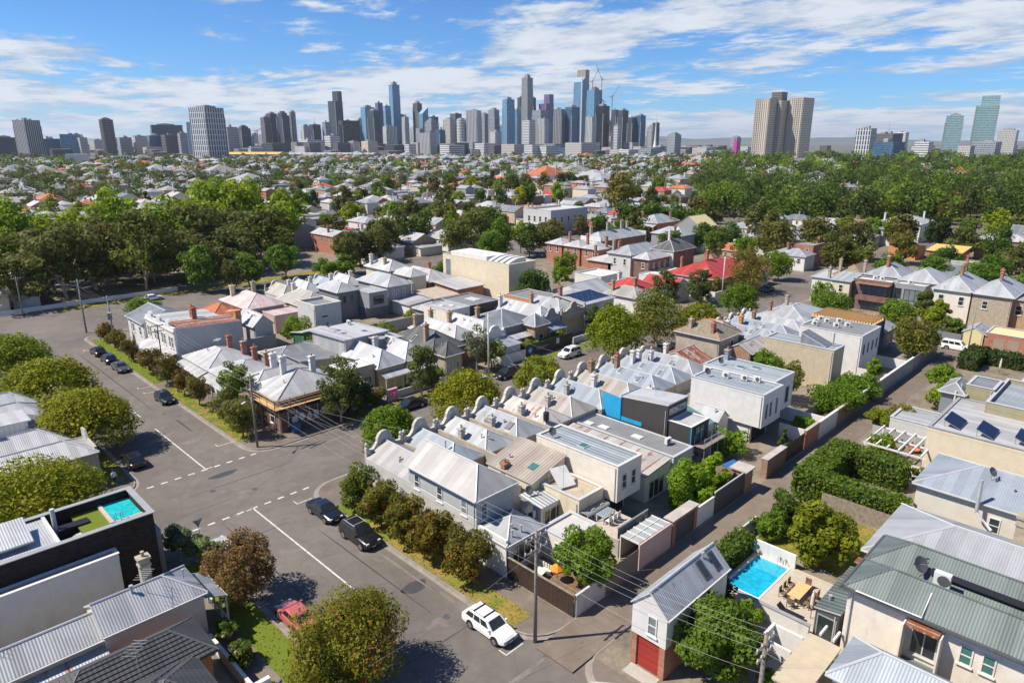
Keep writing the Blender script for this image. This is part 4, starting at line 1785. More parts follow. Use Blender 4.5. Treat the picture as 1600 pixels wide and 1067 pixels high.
# T3
r3 = thing('terrace_house', 'terrace with rust-edged pale roof, brown ribbed rear roof and tan flat roof', 'house', 'terraces facing the cross street')
_, z3 = fit('', '', (45.05, 49.6, 49.0, 56.9), 4.2, ('hg', 1.4, 'y'), 'render_old', 'galv_pale', root=r3, oh=.1, gutter=False, ch=[(45.35, 53.2, dict(mat='parapet', h=1.2, w=.6, pots=1))])
parapet(r3, 45.0, 49.65)
party(r3, 45.0, 45.5, 56.8, 4.7)
fit('', '', (43.7, 48.4, 40.9, 47.2), 4.3, ('skil', 1.3, '+x'), 'cream', 'ribbed_brown', root=r3, oh=.15, sky=[(44.6, 45.7, 1.0, 1.0, 'pane_green'), (45.5, 42.5, 1.0, 1.0, 'pane_green')],
 win=[('-x', 1.6, 2.2, .8, 1.1), ('-x', 4.2, 2.2, .7, 1.1), ('-x', .2, 1.0, .8, 1.6)])
fit('', '', (44.8, 48.4, 36.0, 40.8), 3.7, ('flat',), 'cream', 'membrane_tan', root=r3, parap=.3, win=[('-y', .3, .3, 3.0, 2.2, dict(bars=4, sill=False))])
m = MB()
m.face([(45.2, 38.7, 4.0), (47.0, 38.2, 4.0), (47.3, 39.9, 5.4), (45.5, 40.4, 5.4)], 'white')
m.face([(45.5, 40.4, 5.36), (47.3, 39.9, 5.36), (47.0, 38.2, 3.96), (45.2, 38.7, 3.96)], 'palegrey')
m.bar((45.5, 40.4, 5.36), (45.5, 40.4, 3.8), .08, 'steel')
m.bar((47.3, 39.9, 5.36), (47.3, 39.9, 3.8), .08, 'steel')
m.build('roof_light', r3)
antenna(r3, 45.3, 38.4, 3.9, 2.4)
chimney(r3, 44.0, 45.0, 4.0, .8, 'redbrick', .7, .5, 1)
m = MB()
m.box(44.9, 48.3, 35.05, 36.0, 2.72, 2.78, 'galv_grey')
for k in range(18):
 m.box(44.9 + k * .19, 45.0 + k * .19, 35.0, 35.05, 2.55, 2.74, 'plastic')
m.build('awning', r3)

# T4: cream box
r4 = thing('terrace_house', 'terrace with two slope skylights and cream two-storey rear box under ribbed slate-grey roof', 'house', 'terraces facing the cross street')
_, z4 = fit('', '', (49.75, 54.3, 49.0, 56.9), 4.2, ('hg', 1.4, 'y'), 'render_old', 'galv', root=r4, oh=.1, gutter=False, ch=[(50.0, 53.2, dict(mat='parapet', h=1.2, w=.6, pots=1))],
   sky=[(50.75, 54.6, .8, .9, 'pane_pale', 'timber'), (50.9, 51.3, .8, .9, 'pane_pale', 'timber')])
parapet(r4, 49.7, 54.35)
party(r4, 49.7, 45.5, 56.8, 4.7)
fit('', '', (48.75, 52.6, 34.6, 45.1), 6.4, ('flat',), 'offwhite', 'ribbed_slate', z0=2.7, root=r4, parap=.12, cap='palegrey', sky=[(50.2, 40.0, 1.0, 1.0, 'pane_green')],
 win=[('-y', .7, 3.9, .75, 1.5, dict(frame='palegrey')), ('-y', 2.2, 3.9, .75, 1.5, dict(frame='palegrey'))])
dish(r4, 49.5, 43.6, 6.5)
fit('', '', (49.0, 52.5, 36.4, 45.0), 2.68, ('flat',), 'offwhite', 'membrane', root=r4, parap=-.1, wallname='ground_floor', win=[('-y', .2, .15, 3.1, 2.3, dict(frame='darkgrey', bars=5, sill=False))])

# T5
r5 = thing('terrace_house', 'terrace with one white roof hatch and long low corrugated rear roof edged in rust', 'house', 'terraces facing the cross street')
_, z5 = fit('', '', (54.45, 59.0, 49.0, 56.9), 4.2, ('hg', 1.4, 'y'), 'render_old', 'galv_spot', root=r5, oh=.1, gutter=False, ch=[(54.8, 53.2, dict(mat='parapet', h=1.2, w=.6, pots=1))])
parapet(r5, 54.4, 59.05)
party(r5, 54.4, 45.5, 56.8, 4.7)
fit('', '', (54.5, 59.0, 35.2, 48.9), 3.1, ('skil', .5, '+x'), 'offwhite', 'galv_spot', root=r5, oh=.08, cap='terracotta', win=[('-y', .6, .2, 2.8, 2.1, dict(bars=3, sill=False))])
m = MB()
m.lathe([(.35, 0), (.36, .9), (.3, 1.0)], 55.2, 49.6, 4.9, 'blackmetal', 12)
m.build('flue', r5)

# T6
r6 = thing('terrace_house', 'terrace with long dark grey flat roof carrying three white hatches and one condenser', 'house', 'terraces facing the cross street')
fit('', '', (59.15, 63.7, 49.0, 56.9), 4.2, ('hg', 1.4, 'y'), 'render_old', 'galv_warm', root=r6, oh=.1, gutter=False, ch=[(59.5, 53.2, dict(mat='parapet', h=1.2, w=.6, pots=1))], sky=[(61.9, 51.6, 1.0, 1.0, 'plastic')])
parapet(r6, 59.1, 63.75)
fit('', '', (59.6, 63.5, 35.2, 48.9), 3.4, ('flat',), 'palegrey', 'membrane', root=r6, parap=.15, sky=[(61.0, 45.6, .9, 1.3, 'plastic'), (61.5, 41.2, .9, 1.3, 'plastic'), (60.7, 47.6, .9, 1.1, 'plastic')],
 win=[('-y', .5, .2, 2.8, 2.3, dict(frame='palegrey', bars=3, sill=False))])
aircon(r6, 62.2, 37.6, 3.5)

# T7: black clad extension with blue wrapped side
r7 = thing('terrace_house', 'terrace with black metal-clad upper extension, stepped white roof and blue building wrap', 'house', 'terraces facing the cross street')
fit('', '', (63.85, 68.4, 48.2, 56.9), 4.2, ('hg', 1.4, 'y'), 'render_old', 'galv_blue', root=r7, oh=.1, gutter=False, ch=[(64.2, 54.2, dict(mat='parapet', h=1.2, w=.6, pots=1))])
parapet(r7, 63.8, 68.45)
fit('', '', (64.4, 68.6, 39.2, 45.6), 6.4, ('skil', .6, '-y'), 'cladding_black', 'galv_white', root=r7, oh=.06, cap='palegrey')
fit('', '', (64.6, 68.5, 36.2, 39.15), 5.1, ('flat',), 'cladding_black', 'galv_white', z0=2.6, root=r7, parap=.08, cap='white', win=[('-y', .9, 3.0, 2.2, 1.9, dict(frame='blackmetal', pane='pane_green', bars=2, sill=False))])
window(r7, (64.4, 68.6, 39.2, 45.6), '-y', .3, 5.75, 3.6, .75, 'palegrey', 'pane_pale', 3, False)
m = MB()
m.box(64.3, 64.39, 45.6, 48.4, 3.4, 6.2, 'bluewrap')
m.box(64.3, 68.3, 45.62, 45.7, 3.4, 6.6, 'bluewrap')
m.box(64.32, 64.38, 42.6, 45.6, 3.4, 3.9, 'bluewrap')
m.box(64.55, 64.7, 36.1, 36.19, 2.6, 5.1, 'bluewrap')
m.build('building_wrap', r7)
fit('', '', (64.6, 68.5, 38.0, 48.1), 2.6, ('flat',), 'midgrey', 'membrane', root=r7, parap=.02)

# T8 .. T10
r8 = thing('terrace_house', 'terrace with dull beige-grey roof, teal glazed rear slope and small gabled shed roof', 'house', 'terraces facing the cross street')
fit('', '', (68.55, 73.1, 47.2, 56.9), 4.2, ('hg', 1.4, 'y'), 'render_old', 'galv_warm', root=r8, oh=.1, gutter=False, ch=[(68.9, 53.4, dict(mat='white', h=1.6, pots=1)), (71.0, 55.6, dict(mat='brownbrick', h=1.5))])
parapet(r8, 68.5, 73.15)
fit('', '', (69.2, 72.6, 37.6, 46.0), 3.0, ('skil', 2.2, '+y'), 'offwhite', 'pane_green', root=r8, oh=.04, cap='white', ch=[(69.4, 45.0, dict(mat='white', h=1.3))])
fit('', '', (72.8, 75.2, 37.2, 41.0), 3.2, ('gable', 1.1, 'y'), 'offwhite', 'galv', root=r8, oh=.15)
m = MB()
m.box(69.0, 69.2, 36.0, 46, 0, 3.4, 'offwhite')
m.build('party_wall', r8)
r9 = thing('terrace_house', 'terrace with blue-grey roof, white chimney, two skylights and nearer half of white two-storey rear box', 'house', 'terraces facing the cross street')
fit('', '', (73.25, 77.9, 46.6, 56.9), 4.2, ('hg', 1.4, 'y'), 'render_old', 'galv_blue', root=r9, oh=.1, gutter=False, ch=[(75.5, 54.6, dict(mat='brownbrick', h=1.5, pots=2))], sky=[(74.4, 50.2), (75.0, 53.6)])
parapet(r9, 73.2, 77.95)
fit('', '', (75.6, 80.7, 33.1, 42.9), 6.8, ('flat',), 'white', 'ribbed_slate', z0=2.6, root=r9, parap=.1, win=[('-y', .8, 3.6, .45, 1.9, dict(sill=False, frame='midgrey', bars=0)), ('-y', 1.9, 3.6, .45, 1.9, dict(sill=False, frame='midgrey', bars=0)), ('-y', 3.5, 3.6, .45, 2.0, dict(sill=False, frame='midgrey', bars=0))])
fit('', '', (76.0, 80.5, 34.6, 46.4), 2.58, ('flat',), 'white', 'membrane', root=r9, parap=0, wallname='ground_floor', win=[('-y', .4, .15, 3.8, 2.3, dict(frame='darkgrey', bars=4, sill=False))])
aircon_x(r9, 78.3, 39.6, 6.85)
aircon_x(r9, 79.0, 37.4, 6.85)
aircon_x(r9, 79.6, 36.0, 6.85)
dish(r9, 77.2, 41.6, 6.9)
r10 = thing('terrace_house', 'terrace with blue-grey roof, glass-balustraded deck and farther half of white two-storey rear box', 'house', 'terraces facing the cross street')
fit('', '', (78.05, 82.7, 46.6, 56.9), 4.2, ('hg', 1.4, 'y'), 'render_old', 'galv_blue', root=r10, oh=.1, gutter=False, ch=[(79.6, 54.8, dict(mat='white', h=1.6)), (82.0, 55.4, dict(mat='white', h=1.6))], sky=[(79.0, 49.8), (79.4, 53.0)])
parapet(r10, 78.0, 82.75)
fit('', '', (80.8, 86.0, 34.0, 44.2), 7.0, ('flat',), 'white', 'ribbed_slate', z0=2.6, root=r10, parap=.12, sky=[(83.0, 40.0, .9, 1.2, 'pane_green'), (84.2, 38.4, .9, 1.2, 'pane_green')], win=[('-y', .8, 3.4, .95, 2.2, dict(sill=False, frame='midgrey', bars=0)), ('-y', 3.0, 3.4, .95, 2.2, dict(sill=False, frame='midgrey', bars=0))])
fit('', '', (81.0, 85.8, 35.5, 46.4), 2.58, ('flat',), 'white', 'membrane', root=r10, parap=0, wallname='ground_floor')
dish(r10, 82.0, 42.4, 7.1)
chimney(r10, 85.0, 43.0, 7.1, 1.2, 'midgrey')
# T11 .. T17
r11 = thing('terrace_house', 'low cottage with heavily rust-streaked orange corrugated roof', 'house', 'terraces facing the cross street')
fit('', '', (88.3, 93.6, 49.8, 56.4), 3.7, ('gable', 1.5, 'x'), 'offwhite', 'galv_rust', root=r11, oh=.2)
chimney(r11, 88.9, 55.2, 4.2, 1.6, 'white')
parapet(r11, 83.2, 88.0, zl=4.4, zc=5.9)
fit('', '', (83.2, 88.0, 47.0, 56.7), 4.0, ('hg', 1.35, 'y'), 'render_old', 'galv', root=r11, oh=.1, gutter=False, ch=[(83.6, 54.4, dict(mat='white', h=1.7))], sky=[(84.4, 51.4)])
r12 = thing('old_house', 'old two-storey rendered house with mossy slate hip roof and red ridge caps', 'house')
fit('', '', (95.6, 101.8, 49.9, 57.6), 6.3, ('hip', 2.0, 'y'), 'render_old', 'slate_old', root=r12, cap='ridgecap_red', ch=[(96.6, 55.6, dict(mat='stone', h=1.2)), (96.5, 51.6, dict(mat='redbrick', h=1.3))], win=[('-y', 3.6, 3.6, 1.0, 1.8)])
fit('', '', (101.9, 105.6, 52.0, 58.2), 5.4, ('hip', 1.7, 'y'), 'render_old', 'galv', root=r12, cap='ridgecap_red')
fit('', '', (98.0, 104.8, 45.8, 49.8), 4.4, ('gable', 1.2, 'x'), 'brownbrick', 'galv_spot', root=r12, win=[('-y', 4.6, 1.4, .8, 2.0, dict(pane='pane_pale')), ('-y', 5.8, 1.4, .6, 2.0)])
r13 = thing('terrace_house', 'beige rendered two-storey rear box with raised grey roof hood and flue', 'house', 'terraces facing the cross street')
fit('', '', (101.6, 105.7, 34.8, 45.4), 6.3, ('flat',), 'beige', 'ribbed_slate', root=r13, parap=.15)
fit('', '', (102.6, 105.2, 36.4, 40.2), 6.4, ('skil', 1.5, '+y'), 'galv_grey', 'zinc_dark', z0=6.2, root=r13, oh=.05)
m = MB()
m.tube([(104.3, 36.0, 6.3), (104.3, 36.0, 8.3)], .12, 'steel', 8)
m.build('flue', r13)
r14 = thing('terrace_house', 'pair of terraces with blue-white roofs and white two-storey rear box crowded with condensers', 'house', 'terraces facing the cross street')
for k in range(3):
 xx = 106.2 + k * 4.75
 fit('', '', (xx, xx + 4.6, 45.5, 56.9), 4.3, ('hg', 1.4, 'y'), 'render_old', 'galv_blue' if k < 2 else 'galv_pale', root=r14, oh=.1, gutter=False,
  ch=[(xx + .5, 54.4, dict(mat=('white', 'orange_brick', 'brownbrick')[k], h=1.7, pots=1))], sky=[(xx + 1.2, 50.5)] if k < 2 else [])
 parapet(r14, xx - .05, xx + 4.65, zc=6.3)
fit('', '', (111.0, 119.2, 34.1, 43.9), 6.8, ('flat',), 'white', 'membrane', root=r14, parap=.12,
 win=[('-y', 1.0 + k * 1.9, 3.6, .6, 1.7, dict(frame='midgrey', sill=False, bars=0)) for k in range(4)])
for (ax_, ay) in ((112.6, 42.2), (114.2, 42.6), (115.6, 41.4), (113.8, 39.2), (115.4, 38.0), (117.2, 40.0), (116.6, 42.8)):
 aircon_x(r14, ax_, ay, 6.85)
r16 = thing('house_frame', 'house under construction, bare timber roof joists over teal-wrapped upper floor', 'house')
fit('', '', (121.4, 127.6, 36.2, 46.2), 6.0, ('flat',), 'bluetarp', 'plastic', root=r16, parap=.1, cap='freshtimber')
m = MB()
for k in range(22):
 m.box(121.2, 127.8, 36.3 + k * .45, 36.36 + k * .45, 6.55, 6.8, 'freshtimber')
for k in range(6):
 m.box(121.4 + k * 1.2, 121.47 + k * 1.2, 36.2, 46.2, 6.15, 6.5, 'freshtimber')
o = m.build('roof_joists', r16)
o['kind'] = 'stuff'
m = MB()
m.box(127.65, 127.8, 36.0, 46.2, 3.0, 6.6, 'timber')
m.build('hoarding', r16)
fit('terrace_house', 'grey weathered cottage with blue-grey pyramid roof behind the timber-framed house', (129.0, 134.5, 36.2, 43.0), 3.8, ('hip', 1.9, 'y'), 'bluegrey', 'galv_pale', group='terraces facing the cross street', win=[('-y', 1.5, 1.2, 2.6, 1.4, dict(bars=3))])
fit('terrace_house', 'long pale roof terrace with a brick chimney at the far end of the cross-street row', (121.0, 134.5, 46.6, 56.8), 4.3, ('hip', 2.0, 'x'), 'render_old', 'galv_pale', group='terraces facing the cross street', ch=[(124, 55.0, dict(mat='brownbrick')), (130, 54.5, dict(mat='render_old', h=1.9))])

# lane-side walls, garages and yards
fence('boundary_wall', 'dark brown stained board fence along the street beside the corner yard', (35.75, 28.95), (35.75, 36.2), 2.0, 'darktimber', pal=.24, cap='greytimber')
fence('boundary_wall', 'pale rendered wall turning the corner from street to lane', (35.9, 28.9), (39.6, 28.9), 2.0, 'palegrey', cat='wall', thick=.2)
fence('paling_fence', 'weathered grey paling fence on the lane under the lemon-green tree', (39.7, 28.95), (44.4, 28.95), 2.2, 'greytimber', pal=.16)
fence('boundary_wall', 'pinkish-grey sheet wall on the lane below the glazed carport roof', (44.5, 29.0), (49.5, 29.0), 2.5, 'pink', cat='wall', thick=.16)
r = thing('carport_roof', 'carport with clear glazed roof panels behind the pink-grey lane wall', 'carport')
for k in range(5):
 m = MB()
 m.box(44.7 + k * .95, 45.55 + k * .95, 29.15, 31.0, 2.56, 2.6, 'clearroof')
 m.build('roof_panel', r)
m = MB()
for k in range(6):
 m.box(44.6 + k * .95, 44.68 + k * .95, 29.1, 31.05, 2.5, 2.66, 'white')
m.box(44.6, 49.45, 30.1, 30.16, 2.5, 2.67, 'white')
m.build('frame', r)
for xx in (44.65, 49.4):
 m = MB()
 m.box(xx - .05, xx + .05, 31.0, 31.1, .1, 2.5, 'white')
 m.build('post', r)
fence('glass_balustrade', 'framed glass balustrade between dining terrace and glazed carport', (44.8, 31.5), (49.4, 31.5), 1.0, 'pane_pale', cat='balustrade', thick=.04, z=2.0, cap='steel')
m = MB()
m.box(44.7, 48.6, 31.3, 35.9, .05, 1.95, 'concrete', 'paving')
tag(m.build('terrace_floor'), kind='structure')
r = thing('lane_garage', 'red brick lane garage with charcoal roller door below the bamboo', 'garage')
m = MB()
m.box(49.7, 50.2, 28.9, 29.3, 0, 2.7, 'redbrick')
m.box(53.5, 54.0, 28.9, 29.3, 0, 2.7, 'redbrick')
m.box(50.2, 53.5, 28.92, 29.28, 2.35, 2.698, 'redbrick')
m.build('brick_frame', r)
m = MB()
m.box(50.2, 53.5, 29.05, 29.12, .1, 2.35, 'garage_grey')
m.build('roller_door', r)
m = MB()
m.box(49.6, 54.1, 28.8, 29.9, 2.702, 2.8, 'concrete')
m.build('coping', r)
fence('boundary_wall', 'white rendered lane wall between the brick garage and the charcoal garage', (54.1, 29.1), (57.4, 29.1), 2.1, 'white', cat='wall', thick=.2)
r = thing('lane_garage', 'charcoal panelled lane garage door beside the flat-topped brick pillar', 'garage')
m = MB()
m.box(57.5, 63.4, 29.0, 29.12, .1, 2.5, 'garage_grey')
m.build('panel_door', r)
m = MB()
m.tube([(57.5, 29.06, 2.58), (63.4, 29.06, 2.58)], .09, 'palegrey', 8)
m.build('top_rail', r)
m = MB()
m.box(63.4, 65.0, 28.8, 30.4, 0, 2.7, 'brownbrick')
m.box(63.2, 65.2, 28.6, 30.6, 2.702, 2.85, 'concrete')
m.build('pillar', r)
fence('paling_fence', 'grey paling fence between the bamboo yard and the scaffolded yard', (64.3, 30.6), (64.3, 36.0), 2.0, 'greytimber', pal=.16)
fence('boundary_wall', 'dark brick lane wall with thick coping outside the scaffolded yard', (68.4, 29.1), (73.2, 29.1), 2.3, 'brownbrick', cat='wall', thick=.7, cap='concrete')
fence('boundary_wall', 'brown timber gates in the lane wall past the scaffolded yard', (73.3, 29.1), (79.0, 29.1), 2.2, 'darktimber', cat='gate', pal=.3)
fence('boundary_wall', 'red brick lane wall with dark garage door by the white boxes', (79.1, 29.1), (83.0, 29.1), 2.4, 'redbrick', cat='wall', thick=.3, cap='concrete')
fence('boundary_wall', 'pale rendered lane wall with a tall white gate post', (83.1, 29.1), (89.0, 29.1), 2.3, 'palegrey', cat='wall', thick=.25, cap='white')
fence('boundary_wall', 'long brown brick lane wall overhung by green creeper', (89.1, 29.1), (105.0, 29.1), 2.3, 'brownbrick', cat='wall', thick=.25, cap='concrete')
fence('boundary_wall', 'pale lane wall with grey garage doors at the far end', (105.1, 29.1), (121.0, 29.1), 2.3, 'midgrey', cat='wall', thick=.25, cap='white')
fence('boundary_wall', 'tall grey sheet fence at the far corner of the lane', (121.1, 29.1), (135.0, 29.1), 2.2, 'galv_grey', cat='fence', thick=.1)
for k, (xa, yb, lab) in enumerate(((80.75, 33, 'white yard wall splitting the two rear boxes'), (86.6, 44, 'white yard wall past the white boxes'), (105.9, 34.6, 'white yard wall beside the beige box'), (110.6, 34, 'low white wall between planted courtyards'), (119.8, 36, 'white side wall of the last courtyard'))):
 fence('yard_wall', lab, (xa, 29.3), (xa, yb), 1.8, 'white', cat='wall', thick=.2, group='yard walls')
fence('paling_fence', 'short grey paling fence behind the creeper garden', (87.0, 32.5), (96.0, 32.5), 1.6, 'greytimber', pal=.2)
# scaffold on the black extension
r = thing('scaffold', 'steel scaffold with plank deck against the black extension', 'scaffold')
m = MB()
for xx in (65.0, 66.4, 68.0, 69.6):
 for yy in (34.6, 35.9):
  m.tube([(xx, yy, .1), (xx, yy, 4.2)], .035, 'galvpipe', 6)
for zz_ in (1.2, 3.0, 4.0):
 m.tube([(64.8, 34.6, zz_), (69.8, 34.6, zz_)], .03, 'galvpipe', 6)
m.build('frame', r)
for k in range(4):
 m = MB()
 m.box(64.8, 69.8, 34.65 + k * .3, 34.92 + k * .3, 3.0, 3.06, 'greytimber')
 m.build('plank', r)
m = MB()
m.face([(66.0, 31.0, 1.0), (68.0, 30.6, 1.0), (68.2, 32.6, 1.3), (66.2, 33.0, 1.2)], 'bluetarp')
m.face([(66.2, 33.0, 1.17), (68.2, 32.6, 1.27), (68.0, 30.6, .97), (66.0, 31.0, .97)], 'bluetarp')
tag(m.build('tarpaulin'), 'blue tarpaulin spread in the scaffolded yard', 'tarpaulin')
# dining set on the terrace, yard furniture


def table_set(label, x, y, L, W, top, legs, rot=0, z=.1, h=.74):
 o = thing('outdoor_table', label, 'table', None, (x, y, z))
 o.rotation_euler = (0, 0, R_(rot))
 m = MB()
 m.box(-L / 2, L / 2, -W / 2, W / 2, h - .05, h, top)
 m.build('tabletop', o)
 for sx_ in (-1, 1):
  for sy_ in (-1, 1):
   m = MB()
   m.box(sx_ * (L / 2 - .1) - .04, sx_ * (L / 2 - .1) + .04, sy_ * (W / 2 - .1) - .04, sy_ * (W / 2 - .1) + .04, 0, h - .05, legs)
   m.build('leg', o)
 return o


def chair(label, x, y, rot, mat, z=.1, group=None):
 o = thing('outdoor_chair', label, 'chair', group, (x, y, z))
 o.rotation_euler = (0, 0, R_(rot))
 m = MB()
 m.box(-.24, .24, -.24, .24, .41, .46, mat)
 m.build('seat', o)
 m = MB()
 m.box(-.24, .24, .2, .25, .5, .92, mat)
 m.build('backrest', o)
 for a in (-.21, .21):
  for b in (-.21, .21):
   m = MB()
   m.box(a - .025, a + .025, b - .025, b + .025, 0, .41 if b < 0 else .92, mat)
   m.build('leg', o)
 return o


table_set('pale blue-topped table on the rear terrace behind the awning', 46.7, 34.3, 1.9, .95, 'galv_blue', 'white', 0, 1.98)
for k, (cx_, cy_, ro) in enumerate(((46.1, 33.5, 180), (46.8, 33.5, 180), (47.4, 33.5, 180), (46.1, 35.1, 0), (47.4, 35.1, 0))):
 chair('white slatted chair at the pale blue terrace table, ' + ('near left', 'near middle', 'near right', 'far left', 'far right')[k], cx_, cy_, ro, 'white', 1.98, 'chairs at the blue table')
table_set('pale timber table beside the orange umbrella in the corner yard', 37.4, 34.2, 1.5, .9, 'offwhite', 'offwhite', 10)
o = thing('bench', 'cream slatted bench behind the pale timber table', 'bench', None, (38.4, 34.6, .1))
m = MB()
m.box(-.25, .25, -.8, .8, .4, .46, 'offwhite')
m.build('seat', o)
for k in range(6):
 m = MB()
 m.box(.22, .27, -.78 + k * .28, -.6 + k * .28, .5, .95, 'offwhite')
 m.build('back_slat', o)
for yy in (-.7, .7):
 m = MB()
 m.box(-.22, .25, yy - .04, yy + .04, 0, .4, 'offwhite')
 m.build('leg', o)


def umbrella(label, x, y, h, r, mat, closed=False, z=.1):
 o = thing('garden_umbrella', label, 'umbrella', None, (x, y, z))
 m = MB()
 m.tube([(0, 0, 0), (0, 0, h)], .03, 'timber', 6)
 m.build('pole', o)
 m = MB()
 if closed:
  m.lathe([(.06, h * .35), (.17, h * .5), (.14, h * .8), (.04, h)], 0, 0, 0, mat, 10)
 else:
  m.lathe([(r, h - .5), (r * .5, h - .18), (.03, h)], 0, 0, 0, mat, 8, False)
  m.lathe([(r, h - .5), (r, h - .62)], 0, 0, 0, mat, 8, False)
 m.build('canopy', o)
 return o


umbrella('orange garden umbrella under the lemon-green tree', 40.6, 32.6, 2.2, 1.2, 'umbrella')
umbrella('small orange umbrella beside the pale timber table', 38.3, 32.9, 1.8, .6, 'umbrella')
m = MB()
m.box(36.0, 39.9, 29.2, 36.2, .06, .2, 'timber')
tag(m.build('timber_deck'), 'dark timber deck of the corner yard behind the brown fence', 'deck')
# ------------------------------------------------------------------ right of the lane
r = thing('garage_studio', 'white weatherboard studio over red-doored brick garage at the lane mouth', 'garage')
fit('', '', (35.0, 43.2, 20.25, 23.05), 5.2, ('gable', 1.5, 'x'), 'weatherboard_white', 'galv_pale', z0=2.75, root=r, oh=.12, sky=[(40.6, 20.9, .7, 1.0, 'pane', 'darkgrey'), (42.2, 20.9, .7, 1.0, 'pane', 'darkgrey')],
 win=[('-x', .75, 3.3, .75, 1.5, dict(pane='pane_pale'))])
vent(r, 41.3, 21.4, 6.5, .3)
m = MB()
m.box(35.05, 35.3, 20.3, 20.75, 0, 2.73, 'redbrick')
m.box(35.05, 35.3, 22.6, 23.0, 0, 2.73, 'redbrick')
m.box(35.3, 43.1, 20.3, 23.0, 0, 2.73, 'redbrick')
m.build('brick_base', r)
m = MB()
m.box(35.18, 35.26, 20.75, 22.6, .1, 2.6, 'garage_red')
m.build('garage_door', r)
m = MB()
m.box(33.9, 35.0, 20.5, 22.9, .06, .16, 'concrete')
tag(m.build('driveway'), kind='structure')
m = MB()
m.prism([(31.4, 21.0), (34.6, 18.2), (34.6, 20.0), (31.4, 24.0)], .1, .135, 'concrete')
tag(m.build('path'), kind='structure')
# pool yard
m = MB()
m.box(46.4, 54.2, 14.9, 19.7, .1, .3, 'paving')
m.box(46.4, 48.0, 19.7, 23.0, .1, .3, 'paving')
m.box(53.7, 54.2, 19.7, 23.0, .1, .3, 'paving')
m.box(48.0, 53.7, 22.6, 23.0, .1, .3, 'paving')
tag(m.build('pool_deck'), kind='structure')
r = thing('swimming_pool', 'bright blue rectangular swimming pool beside the dining deck', 'pool')
m = MB()
m.box(48.0, 53.7, 19.7, 22.6, -.05, .22, 'poolwater')
m.build('water', r)
m = MB()
for (a, b, c, d) in ((47.8, 53.9, 19.55, 19.72), (47.8, 48.02, 19.72, 22.6), (53.68, 53.9, 19.72, 22.6), (47.8, 53.9, 22.58, 22.8)):
 m.box(a, b, c, d, .05, .34, 'offwhite')
m.build('coping', r)
m = MB()
for dy in (0, .5):
 m.tube([(53.4, 20.1 + dy, .2), (53.5, 20.1 + dy, 1.0), (53.9, 20.1 + dy, 1.0), (54.0, 20.1 + dy, .3)], .03, 'steel', 6)
m.build('ladder_rail', r)
fence('boundary_wall', 'white rendered wall with blue-tinted inner face at the pool end', (54.1, 19.3), (54.1, 24.6), 1.5, 'white', cat='wall', thick=.22)
fence('boundary_wall', 'white wall with grey coping along the near side of the pool yard', (46.2, 14.9), (46.2, 21.4), 1.3, 'white', cat='wall', thick=.25, cap='midgrey')
fence('boundary_wall', 'white wall and fence line running from the pool hedge up to the lane', (44.5, 24.9), (58.0, 24.9), 1.4, 'palegrey', cat='wall', thick=.15)
hedge('hedge', 'loose green hedge between the lane and the pool', [(44.6, 54.0, 23.2, 24.8, 2.1)], 3200, .22, 'leaf_mid', seed=21)
table_set('long timber dining table on the pool deck', 50.4, 17.4, 2.4, 1.0, 'freshtimber', 'timber', 0, .3)
for k, (cx_, cy_, ro) in enumerate(((49.6, 18.4, 0), (50.4, 18.4, 0), (51.2, 18.4, 0), (49.6, 16.4, 180), (50.4, 16.4, 180), (51.2, 16.4, 180), (48.8, 17.4, 90), (52.0, 17.4, -90))):
 chair('dark timber chair at the pool deck table, ' + ('lane side first', 'lane side middle', 'lane side last', 'house side first', 'house side middle', 'house side last', 'near end', 'far end')[k], cx_, cy_, ro, 'timber', .3, 'chairs round the pool deck table')
umbrella('closed cream umbrella standing by the sun lounger', 48.6, 15.7, 2.5, 1.2, 'canvas', True, .3)
o = thing('sun_lounger', 'black sun lounger on the pool deck by the closed umbrella', 'lounger', None, (47.6, 16.8, .3))
m = MB()
m.box(-.35, .35, -.9, .6, .28, .36, 'blackmetal')
m.build('bed', o)
m = MB()
m.face([(-.35, .6, .34), (.35, .6, .34), (.35, 1.1, .75), (-.35, 1.1, .75)], 'blackmetal')
m.build('backrest', o)
for yy in (-.7, .4):
 m = MB()
 m.box(-.3, .3, yy - .03, yy + .03, 0, .28, 'blackmetal')
 m.build('leg', o)
r = thing('barbecue_wall', 'white rendered barbecue enclosure below the pool deck', 'wall')
m = MB()
m.box(41.0, 43.2, 16.2, 16.4, 0, 2.6, 'white')
m.box(41.0, 41.2, 14.2, 16.2, 0, 2.6, 'white')
m.box(43.0, 43.2, 14.2, 16.2, 0, 2.55, 'white')
m.build('panel', r)
m = MB()
m.tube([(42.2, 15.0, .1), (42.2, 15.0, .8)], .35, 'darkgrey', 10)
m.build('bin', r)
# green-roofed white house: two parallel hips with a valley
r = thing('white_house', 'white two-storey house with twin green-grey hip roofs and inset balcony', 'house')
m = MB()
m.box(45.6, 53.7, -14, 12.5, 0, 6.46, 'offwhite')
m.build('wall', r)
for k, (xa, xb) in enumerate(((45.55, 49.55), (49.75, 53.75))):
 rf_ = Roof((xa, xb, -14, 12.5), 6.5, 1.35, 'y', None, None, .28 if k == 0 else .3)
 rf_.u0, rf_.u1 = (45.25, 49.6) if k == 0 else (49.6, 54.05)
 rf_.uc = (rf_.u0 + rf_.u1) / 2
 rf_.build(r, 'zinc_green', 'zinc_green', name='roof')
m = MB()
m.box(45.05, 45.24, -14.2, 12.8, 6.3, 6.45, 'darkgrey')
m.box(45.0, 54.1, 12.85, 13.0, 6.3, 6.45, 'darkgrey')
m.build('gutter', r)
for a in (18.9, 17.7, 14.6, 11.0):
 window(r, (45.6, 53.7, -14, 12.5), '-x', a, 4.3, .75, 1.35, 'offwhite', 'pane_green', 1)
